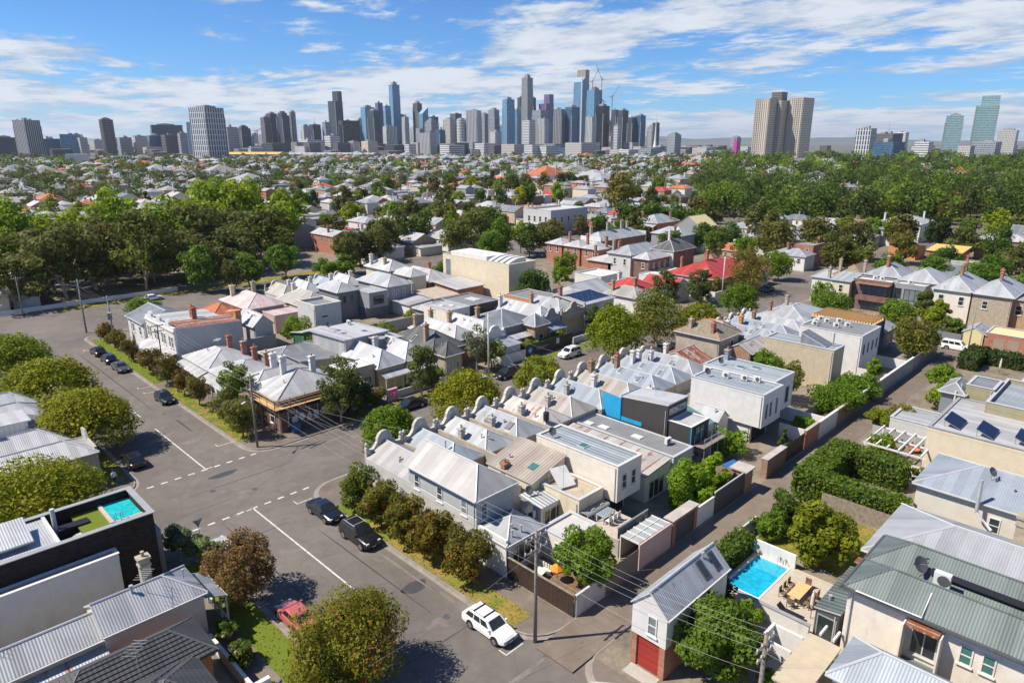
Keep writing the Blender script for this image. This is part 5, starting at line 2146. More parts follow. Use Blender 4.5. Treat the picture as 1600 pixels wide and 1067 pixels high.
m = MB()
m.box(44.5, 45.58, 6.7, 8.6, 5.95, 6.05, 'galv_rust')
m.build('awning', r)
m = MB()
m.box(44.4, 45.58, 6.6, 8.7, 2.9, 3.02, 'ribbed_green')
m.build('lean_to_roof', r)
window(r, (45.6, 53.7, -14, 12.5), '-x', 20.8, 3.5, 1.6, 1.9, 'palegrey', 'pane', 2)
m = MB()
for yy in (6.55, 8.7):
 m.box(44.6, 45.59, yy, yy + .1, 0, 5.9, 'offwhite')
m.build('balcony_side', r)
aircon_x(r, 48.9, 7.8, 7.0, 1.0, .45, 1.1)
dish(r, 49.7, 9.4, 7.0, .55)
m = MB()
m.tube([(45.5, 12.2, 6.4), (45.5, 12.2, .3)], .06, 'palegrey', 6)
m.tube([(45.0, 11.9, 6.62), (45.1, 7.9, 6.6), (46.9, 7.9, 7.5)], .06, 'plastic', 6)
m.build('pipe', r)
m = MB()
for k in range(4):
 m.tube([(50.4 + k * .35, 9.9, 7.1 + k * .04), (50.4 + k * .35, 9.2, 7.5)], .05, 'blackmetal', 6)
m.box(49.9, 51.6, 0.5, 8.8, 7.1, 7.16, 'blackmetal')
m.build('solar_heater', r)
fit('conservatory', 'low dark-roofed garden room between the white house and the pool deck', (46.6, 53.5, 13.1, 14.75), 2.9, ('skil', .25, '-y'), 'darkgrey', 'ribbed_green', cat='annex', oh=.1, win=[('-x', .1, .5, 1.4, 2.0, dict(frame='midgrey', bars=0, sill=False))])
fit('grey_house', 'house with fine-ribbed blue-grey hip roof at the bottom corner', (39.0, 43.0, -16, 10.8), 4.35, ('hip', 1.5, 'y'), 'offwhite', 'galv_blue')
r = thing('carport_roof', 'flat beige carport roof with creeper along its edges', 'carport')
m = MB()
m.box(37.9, 43.9, 11.9, 14.1, 2.45, 2.6, 'beige')
m.build('roof', r)
for xx in (38.1, 43.7):
 m = MB()
 m.box(xx - .06, xx + .06, 12.0, 12.12, 0, 2.45, 'white')
 m.box(xx - .06, xx + .06, 13.9, 14.02, 0, 2.45, 'white')
 m.build('post', r)
for k in range(3):
 m = MB()
 m.box(44.2, 45.4, 11.6 + k * .9, 11.75 + k * .9, 2.5, 2.7, 'white')
 m.build('beam', r)
fit('grey_house', 'long grey corrugated hip roof with a rusted gutter behind the twin green roofs', (55.6, 65.2, -16, 14.3), 3.9, ('hip', 2.1, 'y'), 'weatherboard', 'galv', ch=[(64.0, 5.6, dict(mat='stone', h=2.3, w=.9, d=.8))], oh=.4)
m = MB()
m.box(54.25, 55.2, 3, 14.8, 3.0, 3.1, 'galv_rust')
tag(m.build('lean_to_roof'), 'narrow rust-edged lean-to roof beside the green roofs', 'roof')
r, zf_ = fit('weatherboard_house', 'cream weatherboard house with smooth blue-grey hip roof and long bent flue', (69.0, 77.2, -10, 14.5), 4.9, ('hip', 1.7, 'y'), 'weatherboard', 'galv_blue', win=[('-x', 17.6, 2.2, .9, 1.5, dict(frame='white')), ('-x', 13.4, 2.2, .9, 1.5, dict(frame='white'))])
m = MB()
m.tube([(67.4, 8.0, 2.6), (67.4, 8.0, 3.2), (68.2, 9.4, 4.1), (68.3, 9.5, 7.2)], .16, 'galvpipe', 10)
m.build('flue', r)
dish(r, 71.5, 9.3, 6.3)
for (vx, vy) in ((71.0, 7.4), (72.6, 6.0), (70.2, 6.2)):
 vent(r, vx, vy, zf_(vx, vy), .25)
r, _ = fit('cream_house', 'cream flat-roofed house with three raised solar panels', (83.1, 96.0, 2.0, 17.4), 5.3, ('flat',), 'cream', 'galv_white', parap=.12, cap='midgrey')
for (sx_, sy_) in ((86.0, 15.4), (85.5, 12.2), (85.8, 8.8)):
 m = MB()
 q = [(sx_ - 1.6, sy_ - .75, 5.5), (sx_ + 1.6, sy_ - .75, 5.6), (sx_ + 1.6, sy_ + .9, 6.3), (sx_ - 1.6, sy_ + .9, 6.2)]
 m.face(q, 'solar')
 m.face([(a, b, c - .06) for a, b, c in q[::-1]], 'midgrey')
 for k in range(4):
  j = (k + 1) % 4
  m.face([(q[k][0], q[k][1], q[k][2] - .06), (q[j][0], q[j][1], q[j][2] - .06), q[j], q[k]], 'steel')
 po = m.build('solar_panel', r)
 f_ = MB()
 f_.bar((sx_ - 1.4, sy_ + .8, 6.15), (sx_ - 1.4, sy_ + .8, 5.3), .05, 'steel')
 f_.bar((sx_ + 1.4, sy_ + .8, 6.25), (sx_ + 1.4, sy_ + .8, 5.3), .05, 'steel')
 f_.build('stand', po)
antenna(r, 84.0, 5.6, 5.4, 2.2)
r = thing('pergola', 'white timber pergola draped with lime-green vine beside the lane', 'pergola')
for k in range(6):
 m = MB()
 m.box(80.8, 87.2, 17.0 + k * 1.15, 17.15 + k * 1.15, 2.5, 2.7, 'white')
 m.build('rafter', r)
for xx in (80.9, 84.0, 87.1):
 m = MB()
 m.box(xx - .07, xx + .07, 16.6, 23.1, 2.3, 2.49, 'white')
 m.build('beam', r)
 for yy in (16.8, 22.9):
  m = MB()
  m.box(xx - .07, xx + .07, yy - .07, yy + .07, .1, 2.3, 'white')
  m.build('post', r)
fence('picket_fence', 'white picket fence below the vine pergola', (80.4, 16.4), (80.4, 23.4), 1.5, 'white', pal=.3)
fence('sheet_fence', 'corrugated sheet fence behind the pergola', (88.2, 17.6), (88.2, 24.4), 1.9, 'galv_pale', thick=.06)
o = thing('plant_bowl', 'wide terracotta bowl standing behind the pergola', 'bowl', None, (87.6, 19.4, .1))
m = MB()
m.lathe([(.3, 0), (.7, .45), (.66, .48), (.5, .3)], 0, 0, 0, 'terracotta', 14)
m.build('bowl', o)
hedge('hedge', 'tall clipped U-shaped hedge beside the lane', [(66.7, 77.7, 22.7, 25.2, 3.3), (66.7, 69.0, 14.8, 22.7, 3.1), (75.4, 77.7, 17.2, 22.7, 3.2)], 11000, .24, 'leaf_mid', seed=22, color=(1.2, 1.15, 1))
fence('paling_fence', 'weathered paling fence on the near side of the clipped hedge', (66.3, 14.4), (66.3, 22.0), 1.9, 'greytimber', pal=.18)
o = thing('hutch', 'small white garden hutch with pitched roof by the paling fence', 'hutch', None, (62.6, 18.4, .1))
m = MB()
m.box(-.7, .7, -.5, .5, .25, 1.0, 'white')
m.build('body', o)
m = MB()
m.extrude([(-.6, 1.0), (.6, 1.0), (.6, 1.08), (0, 1.5), (-.6, 1.08)], 'x', -.8, .8, 'plastic')
m.build('roof', o)
for a in (-.6, .6):
 m = MB()
 m.box(a - .05, a + .05, -.45, .45, 0, .25, 'white')
 m.build('leg', o)
verge((56.0, 66.0, 15.2, 24.0), 'grass_mid', 20, seed=31)
r, _ = fit('modern_house', 'khaki rendered modern house with stepped dark blocks and ribbed roof deck', (92.5, 104, -2, 14.0), 6.2, ('flat',), 'khaki', 'ribbed_slate', parap=.5)
fit('', '', (96.8, 101.5, 14.1, 17.0), 6.9, ('flat',), 'khaki', 'galv_grey', root=r, parap=.1)
fit('', '', (96.2, 101.0, 17.1, 19.4), 5.8, ('hip', 1.0, 'x'), 'bluegrey', 'galv_grey', root=r)
m = MB()
m.tube([(95.9, 17.8, .2), (95.9, 17.8, 6.2)], .12, 'palegrey', 8)
m.build('downpipe', r)
fit('modern_house', 'pale teal stepped roofs with brick chimney behind the khaki house', (105, 118, -4, 13), 5.2, ('flat',), 'palegrey', 'galv_blue', parap=.4, ch=[(107, 11, dict(mat='orange_brick', h=2.0, w=1.2))])
fit('modern_house', 'low pale flat roof beside the lemon shrubs on the lane', (90.5, 96, 18.0, 23.2), 2.6, ('flat',), 'palegrey', 'galv_pale', parap=.15)
hedge('hedge', 'dark rounded hedge at the lane corner by the closed umbrella', [(127.5, 135.5, 21.6, 24.2, 2.6), (133.0, 135.6, 14.0, 21.5, 2.5)], 2400, .34, 'leaf_dark', seed=23)
umbrella('closed pale umbrella against the dark lane-corner hedge', 128.5, 18.6, 2.8, 1.2, 'canvas', True)
# across the far lane
r = thing('brick_garage', 'red brick garage with three doors and yellow-green flat roof at the end of the lane', 'garage')
fit('', '', (143.6, 150.0, 12.0, 23.9), 3.0, ('flat',), 'redbrick', 'paleyellow', root=r, parap=.15)
for (a, w, mt) in ((8.9, 1.6, 'garage_tan'), (6.7, 1.7, 'garage_tan'), (3.8, 1.4, 'pane_pale')):
 m = MB()
 slab(m, (143.6, 150.0, 12.0, 23.9), '-x', a, a + w, .1, 2.3, 0, .03, mt)
 m.build('door', r)
fit('shed', 'yellow-walled shed with grey gable roof beside the far-lane garage', (143.5, 149, 24.1, 27.2), 2.7, ('gable', 1.1, 'x'), 'paleyellow', 'galv_pale', cat='shed')
fence('boundary_wall', 'dark sheet fence under the flowering shrubs across the far lane', (143.4, 27.4), (143.4, 40), 2.0, 'bluegrey', thick=.1)
fit('brick_house', 'brown brick house end with hung window and solar panel on its roof', (161.5, 175, 20.0, 28.6), 5.8, ('skil', .6, '-x'), 'tanbrick', 'galv_pale', win=[('-x', 1.8, 3.4, 1.1, 1.9), ('-y', 2, 3.4, 1.1, 1.8)])
fit('brick_house', 'dark red brick house with weathered pale roof above the brick garage', (152, 175, 6, 19.4), 5.4, ('hip', 2.4, 'x'), 'redbrick', 'galv_spot')
GE = 'two-storey terraces across the far lane'
fit('terrace_house', 'cream two-storey terrace with blue-grey pyramid roof and tall brown chimney', (160.0, 174, 30.3, 37.0), 6.9, ('hip', 2.3, 'x'), 'offwhite', 'galv_pale', ch=[(166.5, 33.8, dict(mat='brownbrick', h=1.9, w=1.2))], win=[('-x', 1.0, 4.0, 1.0, 1.8), ('-x', 4.6, 4.0, 1.0, 1.8)], group=GE)
fit('terrace_house', 'stone-faced two-storey terrace with pale pyramid roof next to the brown brick house', (160.0, 174, 23.4, 30.0), 6.9, ('hip', 2.3, 'x'), 'stone', 'galv_pale', ch=[(166, 26.8, dict(mat='redbrick', h=1.9, w=1.2))], win=[('-x', 3.8, 4.0, 1.0, 1.6)], group=GE)
fit('terrace_house', 'two-storey terrace with pale pyramid roof behind the grey balcony flats', (163.5, 174, 37.3, 44.5), 7.2, ('hip', 2.2, 'x'), 'offwhite', 'galv_pale', group=GE)
fit('terrace_house', 'two-storey terrace with brick chimney behind the brown balcony flats', (165, 175, 44.8, 52.0), 7.2, ('hip', 2.2, 'x'), 'offwhite', 'galv', ch=[(168, 48.5, dict(mat='redbrick', h=2.0, w=1.2))], group=GE)
fit('terrace_house', 'moss-green slate roofed house with two tall rendered chimneys', (164, 175, 52.3, 58.5), 6.4, ('hip', 2.2, 'x'), 'stone', 'slate_old', cap='ridgecap_red', ch=[(164.8, 57.6, dict(mat='stone', h=2.6)), (167, 53, dict(mat='stone', h=2.6))], group=GE)
r, _ = fit('apartment_building', 'brown brick balcony flats with planted ledge and roof plant', (159.6, 163.4, 44.8, 52.6), 6.6, ('flat',), 'darkbrick', 'membrane_white', parap=.3, cat='flats')
for k, (a, z) in enumerate(((.6, 3.7), (.6, .4))):
 window(r, (159.6, 163.4, 44.8, 52.6), '-x', a, z, 5.6, 2.0, 'darkgrey', 'pane_pale', 5, False)
m = MB()
m.box(158.2, 159.6, 44.9, 51.4, 2.5, 3.4, 'darkbrick')
m.build('balcony', r)
m = MB()
m.box(158.0, 159.6, 44.9, 51.6, 6.1, 6.25, 'brownbrick')
m.build('canopy', r)
aircon_x(r, 162, 49, 6.7)
aircon_x(r, 162, 47.6, 6.7)
r, _ = fit('apartment_building', 'grey balcony flats with wide black-framed glazing', (160.4, 163.2, 38.6, 44.6), 6.6, ('flat',), 'midgrey', 'membrane_white', parap=.2, cat='flats')
window(r, (160.4, 163.2, 38.6, 44.6), '-x', .7, 3.3, 3.2, 2.5, 'blackmetal', 'pane_pale', 3, False)
window(r, (160.4, 163.2, 38.6, 44.6), '-x', 4.4, 3.6, 1.2, 2.2, 'blackmetal', 'pane', 1, False)
aircon_x(r, 162, 42, 6.7)
fit('cottage', 'cream rendered house end with single window beside the brown balcony flats', (158.2, 164.8, 52.8, 56.6), 6.2, ('skil', .9, '+x'), 'cream', 'galv_pale', win=[('-x', 1.4, 3.6, .9, 1.7)])
fit('cottage', 'white flat-fronted house with tall chimney at the cross-street corner', (160.5, 169, 57.2, 62.0), 5.8, ('skil', .5, '+x'), 'white', 'galv_white', ch=[(161.0, 58.4, dict(mat='stone', h=2.4))], win=[('-x', 1.6, 3.0, .9, 1.6)])

# ------------------------------------------------------------------ near left: roof-pool block, weatherboard house, tiled house
r = thing('modern_house', 'black brick modern house with rooftop pool and garden', 'house')
m = MB()
m.box(-20, 14.7, 56.4, 62.35, 0, 5.3, 'blackbrick')
m.box(-20, 14.7, 56.4, 56.65, 5.3, 6.75, 'blackbrick')
m.box(-20, 14.7, 62.1, 62.35, 5.3, 6.75, 'blackbrick')
m.box(14.45, 14.7, 56.65, 62.1, 5.3, 6.75, 'blackbrick')
m.build('wall', r)
m = MB()
m.box(-20, 14.85, 56.25, 56.75, 6.752, 6.82, 'midgrey')
m.box(-20, 14.85, 62.0, 62.5, 6.752, 6.82, 'midgrey')
m.box(14.35, 14.85, 56.75, 62.0, 6.752, 6.818, 'midgrey')
m.build('coping', r)
m = MB()
m.box(-20, 8.0, 56.66, 62.09, 5.3, 6.6, 'galv_pale')
m.build('roof', r)
m = MB()
m.box(8.0, 8.25, 56.66, 62.09, 5.3, 6.75, 'palegrey')
m.build('light_wall', r)
fit('', '', (-12, 6.4, 58.0, 60.6), 7.1, ('skil', .5, '+y'), 'galv_grey', 'galv_pale', z0=6.5, root=r)
m = MB()
m.box(14.72, 15.3, 57.2, 62.2, 0, 4.6, 'galv_grey')
m.build('screen', r)
m = MB()
m.tube([(8.6, 60.4, 5.4), (8.6, 60.4, 7.9)], .17, 'palegrey', 10)
m.build('flue', r)
m = MB()
m.box(11.3, 11.7, 56.33, 56.39, 4.6, 4.8, 'palegrey')
m.box(9.8, 10.9, 56.0, 56.38, 3.0, 3.9, 'palegrey')
m.build('wall_vent', r)
po = MB()
po.box(12.3, 14.4, 58.3, 62.05, 5.3, 6.05, 'poolwater_teal')
o = thing('swimming_pool', 'small turquoise rooftop pool sunk in the black brick house', 'pool')
po.build('water', o)
m = MB()
m.box(12.0, 12.3, 58.2, 62.05, 5.3, 6.15, 'paving')
m.box(12.3, 14.42, 58.1, 58.3, 5.3, 6.15, 'paving')
m.build('coping', o)
m = MB()
for dx in (0, .45):
 m.tube([(12.6 + dx, 58.7, 6.0), (12.5 + dx, 58.4, 6.8), (12.3 + dx, 58.1, 6.8), (12.3 + dx, 57.9, 6.1)], .025, 'steel', 6)
m.build('ladder_rail', o)
m = MB()
m.box(10.0, 12.0, 56.66, 62.08, 5.3, 5.95, 'darktimber', 'grass_green')
tag(m.build('roof_lawn'), 'small roof lawn beside the rooftop pool', 'lawn')
o = thing('planter', 'dark roof planter holding grey-green shrubs', 'planter', None, (9.3, 60.2, 5.32))
m = MB()
m.box(-.6, 1.6, -.4, .5, 0, .8, 'blackmetal')
m.build('box', o)
o = thing('fire_pit', 'pale round bowl table on the black roof terrace', 'bowl', None, (9.9, 58.2, 5.32))
m = MB()
m.lathe([(.3, 0), (.4, .35), (.75, .5), (.72, .55), (.6, .5)], 0, 0, 0, 'palegrey', 16)
m.build('bowl', o)
r, _ = fit('grey_annex', 'long blank pale grey rendered annex in front of the black brick house', (-20, 11.5, 55.2, 56.2), 4.7, ('flat',), 'palegrey', 'membrane', parap=.25, cap='white', cat='annex')
r = thing('weatherboard_house', 'cream weatherboard cottage with corrugated hip roof, verandah and tall rendered chimney', 'house')
fit('', '', (8.1, 14.7, 47.0, 51.1), 4.05, ('gh', 1.35, 'x'), 'weatherboard', 'galv', root=r, ch=[(12.0, 50.4, dict(mat='stone', h=1.9, w=.7, d=.6, pots=1))], oh=.25)
fit('', '', (1.5, 8.05, 47.4, 50.9), 3.6, ('gable', 1.1, 'x'), 'weatherboard', 'galv', root=r, oh=.2)
fit('', '', (-14, 1.4, 46.4, 50.9), 3.0, ('skil', .9, '+y'), 'weatherboard', 'galv_warm', root=r, oh=.2)
fit('', '', (1.5, 8.0, 45.0, 47.3), 2.4, ('skil', .5, '+y'), 'weatherboard', 'galv_pale', root=r, oh=.15)
verandah(r, (8.1, 14.75, 47.0, 51.1), '+x', 1.6, 3.5, 2.9, 'galv_blue', 4, 'white', False)
m = MB()
for k in range(10):
 m.box(16.2, 16.26, 47.1 + k * .42, 47.13 + k * .42, .2, .95, 'white')
m.box(16.18, 16.28, 47.0, 51.1, .95, 1.02, 'white')
m.build('balustrade', r)
antenna(r, 1.9, 50.2, 4.4, 2.4)
aircon_x(r, .9, 47.6, 3.4)
vent(r, 14.0, 48.6, 4.9, .5, .05)
r = thing('tiled_house', 'house with dark charcoal tiled hip roofs at the bottom left', 'house')


def tiled(root, rect, h, rise, axis, e0=None, e1=None):
 """tile courses built as stepped strips up each slope"""
 rf_ = Roof(rect, h, rise, axis, e0, e1, .4)
 ro = rf_.build(root, 'tile_dark', 'ridgecap_dark')
 m = MB()
 n = 9
 for k in range(n):
  t0 = k / n
  t1 = (k + .93) / n
  for (A, B, C) in (((rf_.u0, rf_.v0), (rf_.u0, rf_.v1), 0), ((rf_.u1, rf_.v1), (rf_.u1, rf_.v0), 1)):
   u0_ = A[0] + (rf_.uc - A[0]) * t0
   u1_ = A[0] + (rf_.uc - A[0]) * t1
   va0 = rf_.v0 + rf_.e0 * t0
   vb0 = rf_.v1 - rf_.e1 * t0
   va1 = rf_.v0 + rf_.e0 * t1
   vb1 = rf_.v1 - rf_.e1 * t1
   z0_, z1_ = h + rise * t0 + .09, h + rise * t1 + .03
   q = [rf_.pt(u0_, va0, z0_), rf_.pt(u0_, vb0, z0_), rf_.pt(u1_, vb1, z1_), rf_.pt(u1_, va1, z1_)]
   m.face(q, 'tile_dark')
   m.face([rf_.pt(u0_, va0, z0_ - .1), rf_.pt(u0_, vb0, z0_ - .1), rf_.pt(u0_, vb0, z0_), rf_.pt(u0_, va0, z0_)], 'tile_dark')
  for e_, v_, sg in ((rf_.e0, rf_.v0, 1), (rf_.e1, rf_.v1, -1)):
   if e_ > 0:
    v0_ = v_ + sg * e_ * t0
    v1_ = v_ + sg * e_ * t1
    ua0 = rf_.u0 + (rf_.uc - rf_.u0) * t0
    ub0 = rf_.u1 - (rf_.u1 - rf_.uc) * t0
    ua1 = rf_.u0 + (rf_.uc - rf_.u0) * t1
    ub1 = rf_.u1 - (rf_.u1 - rf_.uc) * t1
    z0_, z1_ = h + rise * t0 + .09, h + rise * t1 + .03
    m.face([rf_.pt(ua0, v0_, z0_), rf_.pt(ub0, v0_, z0_), rf_.pt(ub1, v1_, z1_), rf_.pt(ua1, v1_, z1_)], 'tile_dark')
    m.face([rf_.pt(ua0, v0_, z0_ - .1), rf_.pt(ub0, v0_, z0_ - .1), rf_.pt(ub0, v0_, z0_), rf_.pt(ua0, v0_, z0_)], 'tile_dark')
 m.build('tile_courses', ro)
 w = MB()
 w.box(rect[0], rect[1], rect[2], rect[3], 0, h - .04, 'orange_brick')
 w.build('wall', root)
 return rf_


tiled(r, (4.0, 12.9, 41.4, 45.2), 3.4, 1.5, 'x')
tiled(r, (-12.0, 10.8, 33.6, 41.3), 3.4, 2.6, 'x')
tiled(r, (7.0, 11.6, 36.5, 41.2), 3.38, 1.5, 'x')
antenna(r, 8.0, 38.6, 5.6, 2.6)
r, _ = fit('green_roof_house', 'house with mossy green-grey hip roof and white parapet wall at the bottom edge', (8.5, 14.5, 22, 35.0), 3.6, ('hip', 1.6, 'y'), 'offwhite', 'slate_old', cap='galv_grey')
m = MB()
m.box(7.0, 14.2, 35.3, 35.6, 0, 4.2, 'white')
m.build('side_wall', r)
fence('boundary_wall', 'low cream front wall by the pink roses', (14.4, 35.5), (14.4, 46.0), 1.0, 'offwhite', cat='wall', thick=.25)

# left of the near street beyond the cross street
GW = 'white-roofed houses left of the near street'
r, _ = fit('corner_shop', 'single-storey corner shop with white roof and curved parapet under the olive tree', (2.0, 16.2, 79.8, 84.4), 3.9, ('hip', 1.2, 'x'), 'beige', 'galv_white', group=GW, ch=[(5.5, 83.6, dict(mat='midgrey', h=1.8)), (1.5, 80.8, dict(mat='midgrey', h=2.0))])
m = MB()
m.extrude([(79.8, 0), (84.6, 0), (84.6, 5.2), (83.4, 5.3), (82.6, 4.5), (79.8, 4.4)], 'x', 16.22, 16.45, 'parapet')
m.build('parapet', r)
fit('cottage', 'cottage with long white roof and square grey chimney behind the corner shop', (-14, 15.0, 84.8, 89.6), 3.8, ('hip', 1.5, 'x'), 'palegrey', 'galv_white', group=GW, ch=[(8.2, 88.0, dict(mat='midgrey', h=2.0))])
fit('cottage', 'cottage with tall white clad box addition in the left white-roofed row', (-16, 12.3, 90.0, 93.8), 5.6, ('skil', .4, '-x'), 'cladding_white', 'galv_white', group=GW)
r, _ = fit('cottage', 'cottage with pale green-grey hip roof and front verandah in the left row', (12.5, 15.0, 89.8, 95.5), 3.6, ('skil', 1.0, '-x'), 'offwhite', 'galv_grey', group=GW)
verandah(r, (8, 15.0, 89.8, 95.5), '+x', 1.6, 3.2, 2.7, 'galv_white', 4, 'white', False)
fit('cottage', 'cottage with pale roof and brick chimney fourth along the left row', (-14, 15.0, 96.0, 100.6), 3.8, ('hip', 1.6, 'x'), 'offwhite', 'galv_white', group=GW, ch=[(6.8, 99.4, dict(mat='brownbrick', h=1.8))])
fit('cottage', 'cottage with greenish hip roof fifth along the left row', (-14, 15.0, 101.0, 105.4), 3.8, ('hip', 1.6, 'x'), 'offwhite', 'galv_pale', group=GW, ch=[(3.0, 103.6, dict(mat='redbrick', h=1.8))])
fit('cottage', 'low dark-sided house with white gutters by the driveway on the left', (-14, 8.5, 108.5, 116), 3.4, ('skil', .5, '-x'), 'bluegrey', 'galv_white', group=GW)
fit('cottage', 'house roof half hidden by round street trees on the far left', (-14, 10.5, 118, 128), 3.8, ('hip', 1.8, 'x'), 'offwhite', 'galv', group=GW)

# ------------------------------------------------------------------ block beyond the cross street
r = thing('corner_pub', 'corner pub with bright white hip roof wrapped in timber scaffold', 'pub')
fit('', '', (36.6, 46.2, 78.2, 85.6), 4.7, ('hip', 2.2, 'y'), 'darkbrick', 'galv_white', root=r, cap='galv_grey', ch=[(39.9, 83.0, dict(mat='white', h=2.2)), (43.4, 81.6, dict(mat='white', h=2.0))],
 win=[('-y', 1.0, .9, 1.3, 2.0), ('-y', 4.0, .9, 1.3, 2.0), ('-x', 1.5, .9, 1.3, 2.0)])
m = MB()
m.box(36.4, 46.4, 77.95, 78.15, 2.9, 3.7, 'blackmetal')
m.build('fascia_sign', r)
m = MB()
for k in range(7):
 t_ = 38.4 + k * 1.0
 m.prism([(t_ + .42 * math.cos(q * .7854) * (1 + .25 * math.sin(q * 2 + k)), .55 * math.sin(q * .7854) + 1.9 + .2 * math.sin(k * 2.1)) for q in range(8)], 0, .02, 'plastic')
m.v = [(p[0], 77.92 - p[2], p[1] - .35) for p in m.v]
m.build('mural', r)
r = thing('scaffold', 'pine-decked scaffold round the corner pub', 'scaffold')
m = MB()
for k in range(6):
 xx = 35.4 + k * 2.1
 m.tube([(xx, 77.0, .1), (xx, 77.0, 5.2)], .04, 'timber', 6)
for k in range(5):
 yy = 77.0 + k * 2.0
 m.tube([(35.4, yy, .1), (35.4, yy, 5.2)], .04, 'timber', 6)
for zz_ in (4.3, 4.7, 5.1):
 m.tube([(35.4, 77.0, zz_), (46.2, 77.0, zz_)], .035, 'freshtimber', 6)
 m.tube([(35.4, 77.0, zz_), (35.4, 85.0, zz_)], .035, 'freshtimber', 6)
m.build('frame', r)
for k in range(4):
 m = MB()
 m.box(35.5, 46.3, 77.0 + k * .24, 77.2 + k * .24, 3.75, 3.81, 'freshtimber')
 m.build('plank', r)
m = MB()
m.box(35.5, 36.3, 78.0, 85.0, 3.75, 3.81, 'freshtimber')
m.build('plank', r)
m = MB()
m.box(37.6, 38.6, 76.9, 77.6, .15, 1.3, 'bluetarp')
tag(m.build('site_toilet'), 'blue portable site box beside the corner pub', 'box')
fit('cottage', 'cottage end with buff brick side wall between pub and verandah row', (37.0, 47.0, 86.0, 91.6), 3.8, ('hip', 1.5, 'x'), 'tanbrick', 'galv_white', ch=[(42.0, 90.2, dict(mat='white', h=2.2, w=.9))])
fit('shed', 'weathered grey corrugated lean-to behind the verandah row', (47.2, 54.0, 92.0, 97.5), 3.4, ('skil', .8, '-x'), 'cladding_grey', 'galv_grey', cat='shed')
fit('shed', 'second grey iron shed with bulging roof behind the verandah row', (46.5, 55.5, 98.0, 104), 3.2, ('hip', 1.0, 'x'), 'cladding_grey', 'galv_grey', cat='shed')
GR = 'verandah row on the near street'
r, _ = fit('row_cottage', 'row cottage with white bullnose verandah and slope skylight nearest the pub', (36.7, 43.6, 92.0, 99.6), 3.5, ('hip', 1.6, 'y'), 'offwhite', 'galv_white', group=GR, ch=[(43.0, 94.4, dict(h=2.0)), (43.0, 98.4, dict(h=1.9))], sky=[(38.6, 97.0, .7, 1.3, 'pane')])
verandah(r, (36.7, 43, 92.0, 99.6), '-x', 1.7, 3.2, 2.7, 'galv_white', 5)
r, _ = fit('row_cottage', 'row cottage with white bullnose verandah next to the tall shop', (36.7, 43.6, 100.2, 109.4), 3.5, ('hip', 1.6, 'y'), 'offwhite', 'galv_white', group=GR, ch=[(43.2, 102.6, dict(h=2.0)), (43.2, 107.8, dict(h=1.9))])
verandah(r, (36.7, 43, 100.2, 109.4), '-x', 1.7, 3.2, 2.7, 'galv_white', 5)
r = thing('shop_building', 'white two-storey corner shops with urned parapet, rusty rear roof and curved verandahs', 'shop')
fit('', '', (36.4, 47.0, 111.4, 117.6), 6.9, ('skil', .6, '-x'), 'weatherboard_grey', 'galv_rust', root=r, oh=.02, ch=[(41.5, 117.0, dict(h=1.8))])
fit('', '', (36.4, 46.0, 117.8, 124.2), 6.9, ('skil', .6, '-x'), 'white', 'galv_white', root=r, oh=.02, ch=[(41.8, 118.6, dict(h=1.8))])
m = MB()
pr = [(111.3, 3.2), (124.3, 3.2), (124.3, 7.7)]
for c_ in (122.0, 118.0, 114.0):
 pr += [(c_ + 1.1, 7.7)] + [(c_ + .9 * math.cos(math.pi * k / 6), 7.9 + .8 * math.sin(math.pi * k / 6)) for k in range(7)] + [(c_ - 1.1, 7.7)]
pr += [(111.3, 7.7)]
m.extrude(pr, 'x', 36.1, 36.45, 'white')
o = m.build('parapet', r)
m = MB()
m.box(35.9, 36.1, 111.2, 124.4, 7.0, 7.25, 'offwhite')
m.build('cornice', o)
for k in range(4):
 for dy in (0, 1.1):
  window(r, (36.1, 46, 111.3, 124.3), '-x', .9 + k * 3.25 + dy, 4.2, .7, 1.9, 'offwhite', 'pane', 1)
verandah(r, (36.1, 46, 111.3, 117.6), '-x', 2.2, 3.6, 2.8, 'galv_white', 4)
verandah(r, (36.1, 46, 117.8, 124.2), '-x', 2.2, 3.6, 2.8, 'galv_white', 4)
antenna(r, 45.5, 111.8, 7.5, 1.5)
r, _ = fit('shop_building', 'old white corner building with plain grey gabled roof at the street end', (36.0, 43.5, 125.2, 134.0), 5.9, ('gable', 1.7, 'y'), 'white', 'zinc_dark', cat='shop', win=[('-x', 2, 3.4, .9, 1.6), ('-x', 5.5, 3.4, .9, 1.6), ('-x', 2, .6, .9, 1.8), ('-y', 2.0, 3.6, .8, 1.4)])
fit('cottage', 'cottage with orange terracotta tiled roof behind the corner shops', (47.5, 55, 126, 135), 4.2, ('hip', 2.0, 'y'), 'redbrick', 'tile_red', cap='ridgecap_red')
fit('cottage', 'cottage with pinkish faded roof and two cream chimneys', (56.0, 63.5, 129, 141), 4.4, ('hip', 2.0, 'y'), 'pink', 'roof_pink', ch=[(57.5, 139, dict(mat='cream', h=2.0)), (62.5, 140, dict(mat='stone', h=2.2))])
fit('cottage', 'low pink-walled rear wing with flat rusty roof', (58.5, 64.5, 123, 128.6), 3.6, ('flat',), 'pink', 'roof_pink', parap=.1, win=[('-y', 2, 1.2, .8, 1.3), ('-y', 3.6, 1.2, .8, 1.3)])
fit('barn', 'narrow grey gabled two-storey barn with slope skylight', (50.6, 54.0, 114.6, 122.0), 4.6, ('gable', 1.9, 'y'), 'weatherboard_grey', 'galv_pale', cat='barn', sky=[(51.3, 117.4, .6, 1.2, 'pane')])
chimney(bpy.data.objects['barn'], 49.4, 118.4, 3.0, 4.0, 'orange_brick', 1.0, .8, 0)
m = MB()
m.box(49.0, 49.9, 118.0, 118.8, 0, 2.2, 'orange_brick')
